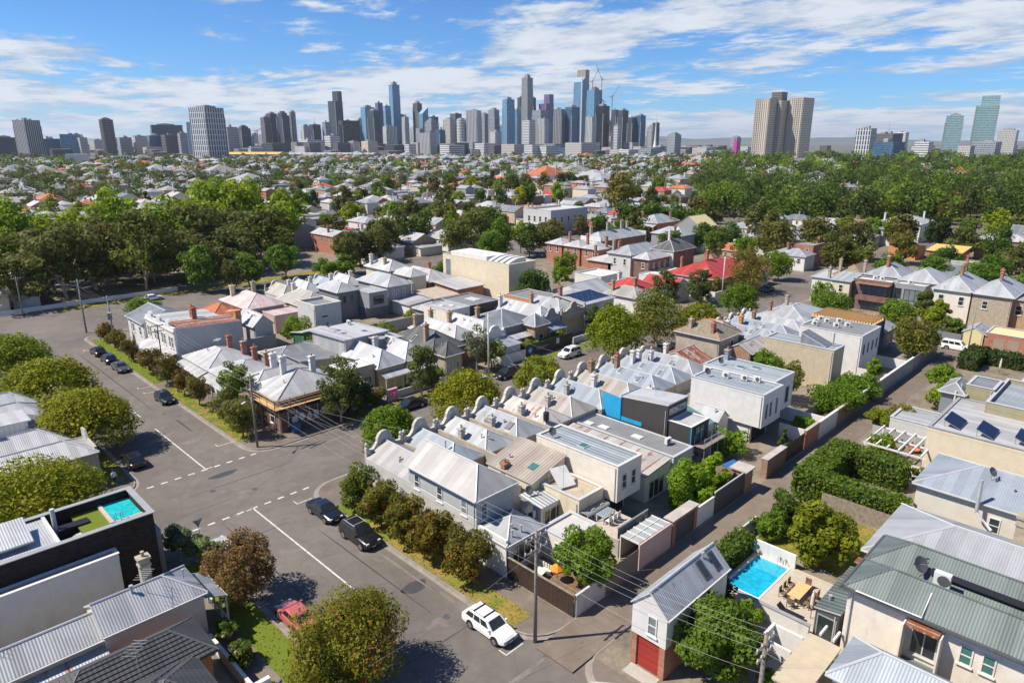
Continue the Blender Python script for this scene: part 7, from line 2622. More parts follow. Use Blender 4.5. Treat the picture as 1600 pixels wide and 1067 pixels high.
# ------------------------------------------------------------------ street and garden trees near the camera
# label, kind, x, y, height, crown width, leaves, leaf size
GS = 'round street trees along the cross street'
GB = 'bottlebrush row on the nature strip'
GV = 'small verge trees along the verandah row'
NEAR = [
 ('yellow-green shrubs behind the black hoarding', 'gold', 84.0, 79.8, 2.6, 4.0, 2500, .24, None, (.6, .8, 1)),
 ('lime shrubs at the right end of the black hoarding', 'lime', 92.0, 79.8, 2.8, 3.6, 2500, .24, None, (.9, .95, 1)),
 ('small garden shrub before the grey clad house', 'lime', 88.4, 79.6, 2.2, 2.6, 1500, .24, None, (.8, .9, 1)),
 ('bushy garden tree between ornate terrace and solar house', 'dark', 103.6, 80.6, 5.2, 4.4, 3000, .28, None, (1.3, 1.4, 1)),
 ('upright garden tree by the solar house front', 'dark', 108.5, 80.2, 5.6, 4.0, 3000, .28, None, (1.2, 1.4, 1)),
 ('dark shrub row behind the loft house yard', 'olive', 66.5, 105.0, 3.0, 4.6, 2200, .28, None, (1, 1.2, 1)),
 ('bright shrub beside the grey garage wall', 'lime', 81.5, 110.4, 3.0, 3.4, 2000, .28, None, (1, 1, 1)),
 ('dense yellow-green street tree on the left kerb overhanging a parked car', 'street', 17.8, 90.0, 7.6, 11.4, 17000, .29, 'big street trees on the left kerb', (1, 1, 1)),
 ('second dense yellow-green street tree from the crossing on the left kerb', 'street', 17.8, 107.5, 7.6, 12.0, 14000, .32, 'big street trees on the left kerb', (.95, 1, 1)),
 ('rounded green street tree farthest along the left kerb', 'street', 17.2, 128.0, 7.0, 11.0, 9000, .36, 'big street trees on the left kerb', (.75, .95, 1)),
 ('broad yellow-green tree behind the rooftop pool', 'street', 9.0, 72.5, 7.0, 13.5, 15000, .30, None, (.95, 1, 1)),
 ('low olive tree between two street trees on the left kerb', 'olive', 17.6, 99.0, 5.2, 7.0, 5000, .3, None, (1.3, 1.3, 1)),
 ('dense dome-shaped street tree nearest the crossing on the cross street', 'streetgreen', 43.0, 63.4, 6.3, 7.2, 11000, .25, GS, (.72, .8, .8)),
 ('dome-shaped street tree with golden new tips behind the arched parapets', 'street', 55.2, 63.5, 7.6, 9.6, 14000, .27, GS, (1, 1, .9)),
 ('dome-shaped street tree third along the cross street', 'street', 69.6, 63.8, 6.2, 7.6, 9000, .27, GS, (.85, .95, 1)),
 ('tall round street tree with bare red-brown trunk in mid street', 'street', 89.5, 65.4, 10.5, 10.0, 12000, .32, GS, (.8, .95, 1)),
 ('open spreading gum with orange-brown limbs beside the tall round tree', 'gumdark', 101.5, 65.0, 10.5, 11.5, 6500, .36, None, (1.1, 1.15, 1)),
 ('low dome-shaped olive street tree past the spreading gum', 'street', 117.0, 65.5, 6.0, 9.0, 6500, .32, GS, (.85, .9, 1)),
 ('upright green street tree beside the white corner wall', 'streetgreen', 132.5, 65.5, 8.0, 8.4, 7000, .34, GS, (.6, .72, .7)),
 ('bottlebrush nearest the crossing in the row', 'bottle', 33.0, 54.8, 4.9, 4.4, 7500, .2, GB, (.85, 1.1, 1)),
 ('second bottlebrush from the crossing in the row', 'bottle', 32.9, 50.9, 5.0, 4.6, 7500, .2, GB, (1, 1, 1)),
 ('third bottlebrush in the row beside the black four-wheel drive', 'bottle', 32.9, 46.6, 5.0, 4.7, 7500, .2, GB, (1, .95, 1)),
 ('fourth bottlebrush in the row', 'bottle', 32.9, 42.8, 5.0, 4.6, 7500, .2, GB, (1.1, .95, 1)),
 ('last bottlebrush in the row before the power pole', 'bottle', 33.1, 38.6, 5.0, 5.0, 8000, .2, GB, (1, .9, 1)),
 ('large red-flecked bottlebrush at the bottom of the near street', 'bottle', 19.4, 35.0, 6.8, 9.0, 34000, .18, None, (1.15, 1.2, 1)),
 ('weeping rust-brown tree on the left verge', 'brown', 18.2, 49.4, 5.8, 6.2, 9000, .20, None, (1, 1, 1)),
 ('lemon-green rounded tree overhanging the corner yard and lane', 'citrus', 39.4, 30.6, 5.2, 5.8, 11000, .24, None, (.72, .85, .8)),
 ('large glossy-leaved tree beside the red-doored garage', 'garden', 37.8, 18.0, 6.0, 6.6, 14000, .26, None, (1.15, 1.15, 1)),
 ('lime-green bush by the white barbecue enclosure', 'lime', 42.9, 18.4, 3.4, 2.8, 3500, .2, None, (.9, 1, 1)),
 ('glossy magnolia with pale flowers beside the pool', 'magnolia', 56.6, 18.2, 6.0, 6.0, 9000, .30, None, (.75, .85, .9)),
 ('feathery lime bamboo clump in the yard by the lane', 'bamboo', 57.2, 31.8, 5.0, 5.6, 11000, .24, None, (1, 1.15, .8)),
 ('second bamboo clump leaning towards the grey fence', 'bamboo', 61.2, 31.2, 4.4, 3.6, 6000, .24, None, (1, 1.15, .8)),
 ('dark small tree against the studio wall', 'dark', 43.9, 20.9, 3.6, 2.4, 2500, .2, None, (1, 1, 1)),
 ('grey-green olive tree in the roof planter', 'silver', 9.6, 60.3, 3.3, 2.9, 2500, .2, None, (1, 1, 1)),
 ('large variegated bush at the crossing corner', 'silver', 16.9, 58.4, 3.4, 4.2, 4500, .22, None, (.55, .62, .5)),
 ('pale yellow-green bush beside the give-way sign', 'silver', 18.4, 55.6, 3.0, 2.8, 3500, .2, None, (.9, 1.0, .6)),
 ('rose bush with pink blooms by the verandah', 'flower', 15.6, 45.4, 2.0, 2.2, 2500, .17, None, (1, 1, 1)),
 ('rose bush with cream blooms by the low front wall', 'flower', 15.2, 42.4, 1.8, 2.4, 2500, .17, None, (1, 1, .9)),
 ('small rose bush at the end of the cream front wall', 'flower', 14.9, 37.6, 1.6, 2.0, 1800, .17, None, (1, 1, .8)),
 ('dark leafy creeper mass on the lane wall', 'garden', 94.5, 31.0, 3.6, 8.0, 8000, .3, None, (1.1, 1.2, .8)),
 ('second creeper mass over the brown lane wall', 'garden', 101.5, 31.0, 3.4, 7.0, 7000, .3, None, (1.1, 1.25, .8)),
 ('slim cypress in the courtyard by the white boxes', 'conifer', 76.6, 30.6, 3.2, 1.5, 1800, .18, None, (1.3, 1.4, 1.2)),
 ('shrubs in the small courtyard behind the charcoal garage', 'lime', 83.6, 31.0, 2.4, 3.4, 2500, .22, None, (.9, 1, .9)),
 ('clipped green hedge tree in the scaffolded yard', 'lime', 71.5, 35.0, 2.6, 5.2, 5000, .24, None, (.8, .95, .9)),
 ('ivy-covered mound against the old slate-roofed house', 'garden', 98.4, 43.6, 4.8, 6.2, 7000, .3, None, (1.15, 1.3, .8)),
 ('olive-brown tree between white box and beige box', 'olive', 92.6, 37.6, 6.2, 5.6, 4500, .3, None, (1.1, 1.1, 1)),
 ('young lime tree in the courtyard beside the beige box', 'lime', 110.0, 31.6, 4.2, 3.0, 2500, .24, None, (.9, 1, 1)),
 ('grey-brown leafy tree at the far end of the lane', 'olive', 128.5, 31.4, 7.0, 9.0, 8000, .34, None, (1.2, 1.2, 1)),
 ('yellow-flowering shrub mass beyond the far lane', 'gold', 147.5, 33.5, 5.6, 6.4, 4500, .34, None, (.7, .85, 1)),
 ('tall yellow-green shrub before the cream terrace', 'gold', 153.0, 33.5, 7.0, 4.6, 3500, .34, None, (.7, .85, 1)),
 ('white-flowering shrub over the dark sheet fence', 'flower', 146.0, 29.4, 4.2, 5.4, 4000, .3, None, (1.2, 1.2, 1)),
 ('green garden mass below the balcony flats', 'garden', 150.0, 40.0, 5.0, 8.0, 6000, .36, None, (1.2, 1.2, .9)),
 ('palm-like shaggy tree against the grey balcony flats', 'olive', 157.5, 37.6, 6.6, 4.0, 3500, .34, None, (.8, 1, .9)),
 ('pale blossoming tree in front of the white corner house', 'flower', 155.5, 58.0, 6.4, 5.6, 3800, .32, None, (1.9, 1.8, 1.5)),
 ('dense green shrubbery below the pale blossoming tree', 'garden', 150.5, 53.5, 4.2, 10.0, 7000, .36, None, (1, 1.1, .8)),
 ('lime shrub at the bend of the lane', 'lime', 112.8, 22.4, 4.2, 6.0, 5000, .3, None, (.85, .95, .9)),
 ('yellow-green shrub beside the khaki house', 'gold', 105.0, 20.8, 3.6, 4.2, 3000, .28, None, (.6, .85, 1)),
 ('rounded lemon shrub overhanging the lane by the pergola', 'gold', 91.4, 25.0, 3.4, 3.8, 3500, .24, None, (.6, .75, 1)),
 ('red-flecked yellow shrub behind the lemon shrub', 'bottle', 95.0, 23.0, 3.2, 3.6, 3000, .24, None, (1.3, 1.3, 1)),
 ('vine canopy spread over the pergola', 'lime', 82.8, 21.6, 3.3, 3.8, 3500, .2, None, (1, 1, .9)),
 ('lime creeper between hedge and weatherboard house', 'gold', 77.9, 16.2, 2.6, 2.2, 2000, .2, None, (.6, .8, 1)),
 ('dark green bush between hedge and pool wall', 'dark', 60.6, 23.4, 3.2, 4.0, 4000, .24, None, (1.6, 1.6, 1)),
 ('light green bush between pool wall and lane', 'garden', 57.4, 23.4, 2.6, 3.6, 3500, .22, None, (1.2, 1.3, 1)),
 ('creeper on the edge of the beige carport roof', 'lime', 38.6, 14.4, 2.9, 2.0, 1500, .18, None, (.9, 1, 1)),
 ('brownish shrub at the bottom edge below the carport', 'olive', 36.2, 12.2, 3.0, 2.6, 2000, .2, None, (1.2, 1.1, 1)),
 ('roof-garden greenery on the low roof behind the cream box', 'lime', 54.0, 43.6, 3.9, 3.2, 2500, .2, None, (.8, .9, .8)),
 ('small olive verge tree leaning over the grass by the dark hatchback', 'olive', 33.0, 95.5, 4.6, 3.6, 3000, .2, GV, (1.1, 1, 1)),
 ('reddish verge tree beside the parking space', 'bottle', 33.0, 101.0, 4.0, 3.4, 2600, .2, GV, (1.1, .8, 1)),
 ('bushy dark verge tree with several stems past the driveway', 'bottle', 33.2, 108.2, 4.6, 4.8, 3600, .22, GV, (.8, .75, 1)),
 ('rust-tinged verge tree beside the grey sedan', 'bottle', 33.3, 115.0, 4.2, 4.6, 3600, .22, GV, (1, .75, 1)),
 ('verge tree with brown tips beyond the rust-tinged one', 'bottle', 33.2, 124.0, 4.0, 3.8, 2600, .22, GV, (.9, .75, 1)),
 ('verge tree by the tall street-end pole', 'bottle', 33.4, 133.0, 4.2, 3.8, 2600, .22, GV, (1, .9, 1)),
 ('first verge tree at the street end', 'bottle', 33.4, 140.0, 4.2, 3.6, 2600, .22, GV, (1, .8, 1)),
 ('slender bright green verge tree behind the overhead wires', 'lime', 34.4, 86.0, 8.8, 5.4, 4600, .24, GV, (.8, .8, 1)),
 ('grey-green verge tree nearest the corner pole', 'olive', 32.6, 80.6, 5.8, 5.0, 4200, .22, GV, (1.2, 1.2, 1)),
 ('leaning verge tree next to the grey-green one', 'olive', 32.7, 84.4, 5.8, 4.8, 4200, .22, GV, (1.1, 1.2, 1)),
 ('tall slim gum beside the scaffolded pub', 'gumdark', 44.0, 76.2, 9.0, 6.2, 5500, .28, None, (.75, .95, 1)),
 ('dark rounded tree under the slim gum by the pub', 'dark', 47.4, 77.0, 5.2, 5.6, 4500, .26, None, (.8, 1, 1)),
 ('bougainvillea shrub with magenta flowers by the beige box', 'olive', 50.8, 78.0, 2.8, 4.0, 2500, .22, None, (1.1, 1.2, 1)),
 ('slender street tree with clumped foliage before the verandah cottages', 'gumdark', 57.4, 76.0, 8.0, 5.2, 3600, .28, None, (.75, .9, 1)),
 ('small rounded tree next to the clumped street tree', 'olive', 60.6, 77.2, 4.2, 3.6, 2400, .24, None, (.9, 1.1, 1)),
 ('thin pale birch in the front garden by the slate house', 'silver', 70.6, 78.6, 8.2, 4.6, 2200, .26, None, (.9, .85, .8)),
 ('rounded olive tree behind the grey pole', 'olive', 73.4, 78.2, 5.4, 5.4, 4000, .26, None, (1.1, 1.3, 1)),
 ('bright green shrub beside the pale grey box', 'lime', 58.6, 114.0, 5.0, 6.4, 4500, .3, None, (.95, 1, 1)),
 ('shrubs in the garden behind the grey iron sheds', 'olive', 56.0, 103.6, 4.0, 6.0, 3500, .28, None, (1, 1.4, 1)),
 ('spiky shrub in the yard by the yellow wall', 'olive', 51.2, 93.8, 3.4, 4.2, 2500, .26, None, (.9, 1.3, 1)),
 ('low greenery behind the white loft', 'olive', 70.0, 103.6, 3.4, 7.0, 4000, .28, None, (1, 1.2, 1)),
 ('dark conical-round tree before the cream apartments', 'dark', 110.5, 104.0, 9.0, 8.4, 7000, .36, None, (1.1, 1.3, 1)),
 ('dark clumped gum in front of the white villa', 'gumdark', 125.0, 79.0, 9.6, 6.4, 4500, .34, None, (.7, .85, 1)),
 ('second dark clumped gum beside the white corner wall', 'gumdark', 137.2, 78.0, 8.4, 6.0, 4200, .34, None, (.65, .8, 1)),
 ('round dark shrub beside the second clumped gum', 'dark', 141.0, 79.0, 5.0, 5.0, 3000, .32, None, (1, 1.2, 1)),
 ('rust-crowned gum with white limbs before the red-roofed villa', 'gum', 158.0, 76.2, 11.5, 11.0, 5500, .38, None, (1.35, 1.1, .9)),
 ('round green street tree on the grass beside the villa', 'plane', 178.5, 78.0, 8.6, 8.8, 5500, .4, None, (.8, .85, .9)),
 ('rounded bush behind the white corner wall', 'olive', 148.4, 79.4, 5.2, 5.0, 3000, .32, None, (1, 1, 1)),
]
for k, (lab, kind, x, y, H_, W_, n, s, grp, c) in enumerate(NEAR):
 bush = H_ < 3.7 or 'shrub' in lab or 'bush' in lab or 'creeper' in lab or 'bamboo' in lab or 'greenery' in lab
 nm = {'bottle': 'bottlebrush', 'bamboo': 'bamboo', 'flower': 'flowering_shrub'}.get(kind, 'shrub' if bush else 'tree')
 cat = 'shrub' if bush else 'tree'
 plant(nm, lab, kind, x, y, H_, W_, int(n * (1.35 if n < 20000 else 1)), s * .95, 100 + k * 7, grp, c, cat)
# magenta blooms
rg_ = np.random.default_rng(4)
me = leaf_mesh('bloom', [(50.9, 77.8, 2.0), (53.2, 77.2, 1.4)], [.8, .5], 260, .2, 'leaf_mid', 9)
me.materials.clear()
me.materials.append(MATS['magenta'])
o = bpy.data.objects.new('bougainvillea_bloom', me)
col.objects.link(o)
tag(o, 'magenta bougainvillea blooms by the beige box house', 'flowers', kind='stuff')

# ------------------------------------------------------------------ vehicles
car('white station wagon with black roof bars by the power pole', 'wagon', 'paint_white', 30.15, 32.6, -90)
car('black four-wheel drive with silver roof bars beside the bottlebrush row', 'suv', 'paint_black', 30.1, 50.3, -90)
car('black sedan parked nearest the crossing', 'sedan', 'paint_navy', 30.1, 56.6, -90)
car('dark hatchback parked alone by the verandah row', 'hatch', 'paint_navy', 30.2, 100.8, -90)
car('grey sedan last in the line of three before the tall shop', 'sedan', 'paint_grey', 30.2, 120.6, -90)
car('dark hatchback with lit red tail light in the line of three', 'hatch', 'paint_navy', 30.2, 126.8, 90)
car('dark hatchback first in the line of three', 'hatch', 'paint_black', 30.2, 132.8, 90)
car('faded red car half hidden by the large bottlebrush', 'sedan', 'paint_red', 20.2, 43.8, 90)
car('silver car behind the weeping rust-brown tree', 'hatch', 'paint_silver', 20.2, 57.0, 90)
car('black car in the shade of the left street tree', 'hatch', 'paint_black', 20.3, 82.3, 90)
car('black sedan parked under the golden dome tree on the cross street', 'sedan', 'paint_black', 53.8, 73.8, 180)
car('white hatchback half hidden behind the golden dome tree', 'hatch', 'paint_white', 66.4, 73.8, 180)
car('black four-wheel drive beside the grey pole on the cross street', 'suv', 'paint_black', 72.6, 73.6, 180)
car('white four-wheel drive in front of the black hoarding', 'suv', 'paint_white', 87.8, 73.6, 180)
car('white sedan nosed behind the tall round tree', 'sedan', 'paint_white', 86.6, 63.8, 0)
car('pale car behind the arched parapets', 'hatch', 'paint_silver', 70.6, 63.9, 0)
car('dark car behind the arched parapets', 'hatch', 'paint_navy', 49.0, 63.9, 0)
car('silver car behind the rust-streaked cottage', 'hatch', 'paint_silver', 95.5, 63.8, 0)
car('second silver car behind the rust-streaked cottage', 'sedan', 'paint_silver', 102.0, 63.8, 0)
car('black car by the red-roofed villa', 'sedan', 'paint_black', 163.5, 73.7, 180)
car('white utility with canopy crossing the end of the lane', 'ute', 'paint_white', 139.6, 27.0, -90)
car('white car under the gums across the tree-lined street', 'sedan', 'paint_white', 52.0, 171.6, 0)
car('grey car parked beside the cream apartments', 'suv', 'paint_grey', 124.0, 113.5, 90)
car('dark car parked beside the grey one by the cream apartments', 'hatch', 'paint_navy', 127.6, 117.5, 90)

# ------------------------------------------------------------------ poles, wires, signs
power_pole('bare timber power pole with two crossarms at the lane corner', 31.75, 29.3, 9.4, [(8.9, 1.1, 0), (7.9, 1.2, 0)])
power_pole('grey timber power pole with street lamp at the pub corner', 32.5, 76.4, 9.6, [(9.2, 1.3, 10), (8.0, 1.4, 10)], lamp=(6.6, 1.6, 215))
power_pole('tall green-grey pole with long lamp arm at the street end', 32.8, 150.3, 10.6, [(10.2, 1.2, 0)], 'pole_green', .17, lamp=(9.8, 3.0, 160))
power_pole('power pole carrying a grey transformer box beside the verge trees', 33.4, 134.4, 9.8, [(9.4, 1.2, 0)], 'pole_green', .15, box=(5.6, 250))
power_pole('black iron pole in front of the tall shop', 34.2, 112.5, 8.6, [(8.3, .9, 0), (7.4, .9, 0)], 'blackmetal', .1)
power_pole('pale grey pole with small cabinet on the far side of the cross street', 70.3, 75.5, 10.4, [(10.0, 1.0, 90)], 'palegrey', .16)
power_pole('slim grey pole by the white corner wall', 145.2, 76.2, 10.6, [(10.2, 1.1, 90)], 'palegrey', .14)
power_pole('timber pole with insulators at the bottom right beside the glossy tree', 33.2, 12.9, 9.3, [(8.7, 1.1, 0), (7.9, .9, 0)], 'polewood', .17)
power_pole('green pole at the far end of the lane', 135.6, 24.6, 9.0, [], 'pole_green', .12)
power_pole('dark pole on the far verge of the tree-lined street', 27.0, 174.4, 8.6, [(8.2, .9, 0)], 'pole_green', .13)
power_pole('green lamp pole at the left street end', 17.6, 145.8, 8.5, [], 'pole_green', .1, lamp=(8.4, 1.6, 0))
W1, W2, W3, W4, W0 = (31.75, 29.3), (32.5, 76.4), (34.2, 112.5), (33.4, 134.4), (33.2, 12.9)
for a, b, lab in ((W1, W2, 'overhead wire between lane corner and pub corner poles'), (W2, W3, 'overhead wire along the verandah row'), (W3, W4, 'overhead wire between shop pole and transformer pole'), (W0, W1, 'overhead wire running to the bottom right pole'), (W4, (32.8, 150.3), 'overhead wire at the street end')):
 L_ = []
 for t in (-1.0, -.4, .4, 1.0):
  L_.append(((a[0] + t, a[1], 8.95), (b[0] + t, b[1], 8.95), .55))
 L_.append(((a[0] - .3, a[1], 6.9), (b[0] - .3, b[1], 6.9), .8))
 wires('overhead_wire', lab, L_, .0085)
wires('overhead_wire', 'overhead wire running to the bottom right corner', [((33.2 + t, 12.9, 8.9), (33.6 + t, -30, 8.9), .6) for t in (-.9, .9)], .0085)
wires('service_wire', 'service wire from the lane corner pole across the near street', [((31.7, 29.3, 7.8), (18.5, 31.0, 5.0), .4)], .009)
wires('service_wire', 'service wire from the pub corner pole to the left houses', [((32.4, 76.4, 7.2), (16.0, 82.0, 4.6), .5), ((32.4, 76.4, 7.4), (14.7, 62.0, 6.2), .6)], .0085)
wires('service_wire', 'service wire fanning from the pub corner pole over the cross street', [((32.6, 76.4, 7.3), (37.6, 57.1, 5.0), .4), ((32.6, 76.4, 7.5), (42.5, 57.1, 5.0), .5), ((32.6, 76.4, 7.6), (55.0, 74.0, 6.4), .5)], .0085)
wires('service_wire', 'service wire fanning from the pale grey pole over the cross street', [((70.3, 75.5, 8.2), (61.3, 57.1, 5.2), .5), ((70.3, 75.5, 8.2), (66.0, 57.1, 5.2), .5), ((70.3, 75.5, 8.2), (75.6, 57.1, 5.2), .5), ((70.3, 75.5, 9.6), (145.2, 76.2, 9.8), 1.2)], .0085)
o = thing('give_way_sign', 'triangular give-way sign seen from behind at the left kerb', 'sign', None, (19.15, 59.8, 0))
m = MB()
m.tube([(0, 0, 0), (0, 0, 2.7)], .035, 'steel', 8)
m.build('post', o)
m = MB()
m.extrude([(-.42, 2.72), (.42, 2.72), (0, 2.0)], 'y', .04, .06, 'midgrey')
m.build('plate', o)
m = MB()
m.extrude([(-.45, 2.75), (.45, 2.75), (0, 1.96)], 'y', .062, .066, 'hotred')
m.extrude([(-.33, 2.68), (.33, 2.68), (0, 2.1)], 'y', .068, .072, 'plastic')
m.build('face', o)
# covered mower or bin and mat on the footpath
m = MB()
m.box(17.3, 18.0, 51.2, 51.6, .13, .17, 'concrete')
tag(m.build('pit_lid'), 'pale concrete pit lid on the shaded left verge', 'pit lid')
# person walking in the shade by the corner shop


def person(label, x, y, face):
 o = thing('person', label, 'person', None, (x, y, .13))
 o.rotation_euler = (0, 0, R_(face))
 J = [(0, 0, .95), (0, 0, 1.15), (0, 0, 1.42), (0, 0, 1.52), (0, .02, 1.60), (0, .02, 1.70), (0, .02, 1.77),
   (.10, 0, .92), (.11, .10, .50), (.11, .04, .08), (.11, .18, .03),
   (-.10, 0, .92), (-.11, -.06, .50), (-.11, -.22, .10), (-.11, -.10, .03),
   (.19, 0, 1.40), (.25, -.06, 1.12), (.24, .06, .90), (.23, .10, .82),
   (-.19, 0, 1.40), (-.25, .06, 1.12), (-.24, .18, .92), (-.23, .22, .85)]
 E_ = [(0, 1), (1, 2), (2, 3), (3, 4), (4, 5), (5, 6), (0, 7), (7, 8), (8, 9), (9, 10), (0, 11), (11, 12), (12, 13), (13, 14), (2, 15), (15, 16), (16, 17), (17, 18), (2, 19), (19, 20), (20, 21), (21, 22)]
 Rr = [.145, .14, .15, .055, .085, .10, .06, .10, .07, .045, .04, .10, .07, .045, .04, .065, .048, .036, .04, .065, .048, .036, .04]
 me = bpy.data.meshes.new('body')
 me.from_pydata(J, E_, [])
 b = bpy.data.objects.new('body', me)
 col.objects.link(b)
 b.parent = o
 md = b.modifiers.new('skin', 'SKIN')
 for i, rr in enumerate(Rr):
  me.skin_vertices[0].data[i].radius = (rr, rr)
 me.skin_vertices[0].data[0].use_root = True
 b.modifiers.new('sub', 'SUBSURF').levels = 2
 b.modifiers['sub'].render_levels = 2
 m_, t = newmat('person_body', .8)
 tcn = t.new('ShaderNodeTexCoord')
 zc_ = t.sep(tcn.outputs['Object'])[2]
 c = t.mix(t.math('GREATER_THAN', zc_, .93), (.03, .035, .05, 1), (.70, .71, .74, 1))
 c = t.mix(t.math('GREATER_THAN', zc_, 1.50), c, (.42, .26, .18, 1))
 t.l.new(c, t.p.inputs['Base Color'])
 me.materials.append(m_)
 h = MB()
 h.lathe([(.02, 1.88), (.09, 1.85), (.115, 1.77), (.11, 1.70), (.10, 1.66)], 0, -.02, 0, 'clothdark', 12, False)
 h.build('hair', o)
 return o


person('person in white shirt and dark trousers walking on the shaded left footpath', 17.2, 78.2, 200)
# ------------------------------------------------------------------ middle distance
CP, SP = math.cos(PITCH), math.sin(PITCH)


def seen(x, y, z=3.0, mx=140):
 """rough test that a spot lies inside the field of view"""
 r_ = (x - y) * S2
 f_ = (x + y) * S2
 zc_ = f_ * CP + (36 - z) * SP
 if zc_ < 10:
  return False
 return abs(1075 * r_ / zc_) < 800 + mx


LAND = [((18, 180), 'beyond the tree-lined street'), ((75, 205), 'behind the tall gums'), ((150, 185), 'past the cream apartments'), ((205, 187), 'by the grey hotel'),
  ((228, 140), 'by the yellow-roofed hall'), ((177, 131), 'behind the brick terrace row'), ((215, 95), 'behind the red-roofed villa'), ((215, 45), 'behind the balcony flats'),
  ((245, 20), 'near the right edge'), ((300, 85), 'before the park'), ((120, 260), 'left of the grey hotel'), ((30, 260), 'beyond the plane trees'),
  ((250, 230), 'behind the grey hotel'), ((190, 300), 'in the far centre rows'), ((60, 340), 'in the far left rows'), ((330, 200), 'left of the park'), ((300, 300), 'in the farthest centre rows')]


def near_land(x, y):
 return min(LAND, key=lambda q: (q[0][0] - x) ** 2 + (q[0][1] - y) ** 2)[1]


# landmark buildings beyond the built-up blocks
r, _ = fit('hotel_building', 'grey two-storey corner hotel with arched windows and flat parapet', (201.5, 224.0, 180.2, 195.0), 9.2, ('flat',), 'palegrey', 'membrane_pale', parap=.8, cat='hotel',
     win=[('-x', 2 + 3 * k, 5.2, 1.2, 2.2, dict(bars=1)) for k in range(4)] + [('-x', 2 + 3 * k, .6, 1.3, 2.8, dict(bars=1)) for k in range(4)] + [('-y', 2 + 4 * k, 5.2, 1.1, 2.0, dict(bars=1)) for k in range(5)])
m = MB()
m.box(201.2, 201.48, 180.0, 195.2, 4.2, 4.6, 'white')
m.build('cornice', r)
fit('church_hall', 'gabled hall with yellow-green roof and dark side wall', (224.5, 236.0, 128.6, 138.4), 6.0, ('gable', 3.6, 'x'), 'midgrey', 'paleyellow', cat='hall')
r, _ = fit('villa', 'two-storey villa with grey hip roof and deep shaded balcony', (221, 236, 144.5, 154.5), 6.4, ('hip', 2.6, 'x'), 'redbrick', 'galv', ch=[(224, 153, dict(h=2.4)), (232, 146, dict(h=2.4))])
verandah(r, (221, 236, 144.5, 154.5), '-x', 2.4, 5.9, 5.3, 'galv_white', 6, 'offwhite', False)
fit('villa', 'large white two-storey house with verandah before the park', (283, 300, 73, 88), 6.8, ('hip', 2.6, 'y'), 'white', 'galv_white', ch=[(285, 86, dict(mat='white', h=2.2)), (297, 76, dict(mat='white', h=2.2))], win=[('-x', 2 + 3.2 * k, 3.8, 1.2, 2.0) for k in range(4)])
fit('brick_house', 'orange-red house with ochre flat roof among the far trees', (236, 246, 49, 58), 4.2, ('skil', .8, '+x'), 'terracotta', 'ochre')
fit('brick_house', 'tan house carrying a strip of dark solar panels', (240, 250, 62, 70), 3.6, ('skil', 1.0, '-x'), 'orange_brick', 'solar')
fit('mansion', 'two-storey brick mansion with green-grey slate roofs beside the park', (270, 290, 22, 40), 8.0, ('hip', 3.0, 'y'), 'darkbrick', 'zinc_green', ch=[(273, 38, dict(h=2.4)), (286, 25, dict(h=2.4))], win=[('-x', 3 + 4 * k, 4.8, 1.2, 2.0) for k in range(4)])
fit('flats', 'pale green flat-topped building at the right edge', (186, 200, -4, 8), 5.0, ('flat',), 'palegreen', 'membrane_white', cat='flats', win=[('-x', 2 + 3 * k, 2, 1.4, 1.8) for k in range(3)])
fit('villa', 'tall white two-storey house end with grey chimneys at the right edge', (205, 222, 6, 20), 7.4, ('hip', 2.2, 'x'), 'white', 'galv_pale', ch=[(207, 18, dict(mat='stone', h=2.4)), (215, 18, dict(mat='stone', h=2.4))])
fit('cottage', 'cottage with white hip roof and verandah across the tree-lined street', (16, 26, 181, 191), 4.2, ('hip', 2.0, 'x'), 'cream', 'galv_white', ch=[(18, 189, dict(mat='stone', h=2))])
fit('cottage', 'narrow gabled cottage with pale front across the tree-lined street', (27, 32, 183, 196), 5.6, ('gable', 2.0, 'y'), 'palegrey', 'galv_white')
fit('modern_house', 'low dark modern house with wide black window across the tree-lined street', (2, 15, 187, 200), 4.6, ('hip', 1.5, 'x'), 'bluegrey', 'zinc_dark', win=[('-y', 1.5, .6, 9, 2.6, dict(bars=0, sill=False))])
fit('cottage', 'cottage with brown tiled roof at the left edge of the tree-lined street', (0, 11, 177.5, 184), 3.8, ('hip', 1.8, 'x'), 'tanbrick', 'roof_khaki')
fence('picket_fence', 'white picket fence along the far side of the tree-lined street', (8.0, 177.8), (60.0, 177.8), 1.0, 'white', pal=1.3)
TAKEN = [(198, 228, 176, 199), (220, 240, 125, 157), (278, 304, 68, 92), (232, 252, 46, 72), (266, 294, 18, 44), (182, 226, -8, 24), (-2, 34, 176, 202)]
ROOFS = (['galv_white'] * 6 + ['galv_pale'] * 6 + ['galv'] * 6 + ['galv_grey'] * 4 + ['galv_warm'] * 3 + ['tile_red'] * 3 + ['roof_khaki'] * 2 + ['zinc_dark'] * 2 + ['slate'] * 2 + ['galv_blue'] * 2 + ['roof_red', 'galv_spot'])
RN = {'galv_white': 'white', 'galv_pale': 'pale grey', 'galv': 'silver grey', 'galv_grey': 'mid grey', 'galv_warm': 'beige grey', 'tile_red': 'orange tiled', 'roof_khaki': 'khaki', 'zinc_dark': 'dark grey', 'slate': 'charcoal', 'galv_blue': 'blue-grey', 'roof_red': 'red', 'galv_spot': 'rust-flecked'}
WALLS = ['offwhite', 'white', 'cream', 'palegrey', 'redbrick', 'beige', 'brownbrick', 'midgrey', 'tanbrick']
WN = {'offwhite': 'off-white', 'white': 'white', 'cream': 'cream', 'palegrey': 'pale grey', 'redbrick': 'red brick', 'beige': 'beige', 'brownbrick': 'brown brick', 'midgrey': 'grey', 'tanbrick': 'tan brick'}
rm = random.Random(11)
PARK = lambda x, y: x > 300 and (x + y) > 420 and (x - y) > .27 * (x + y)
cand = []
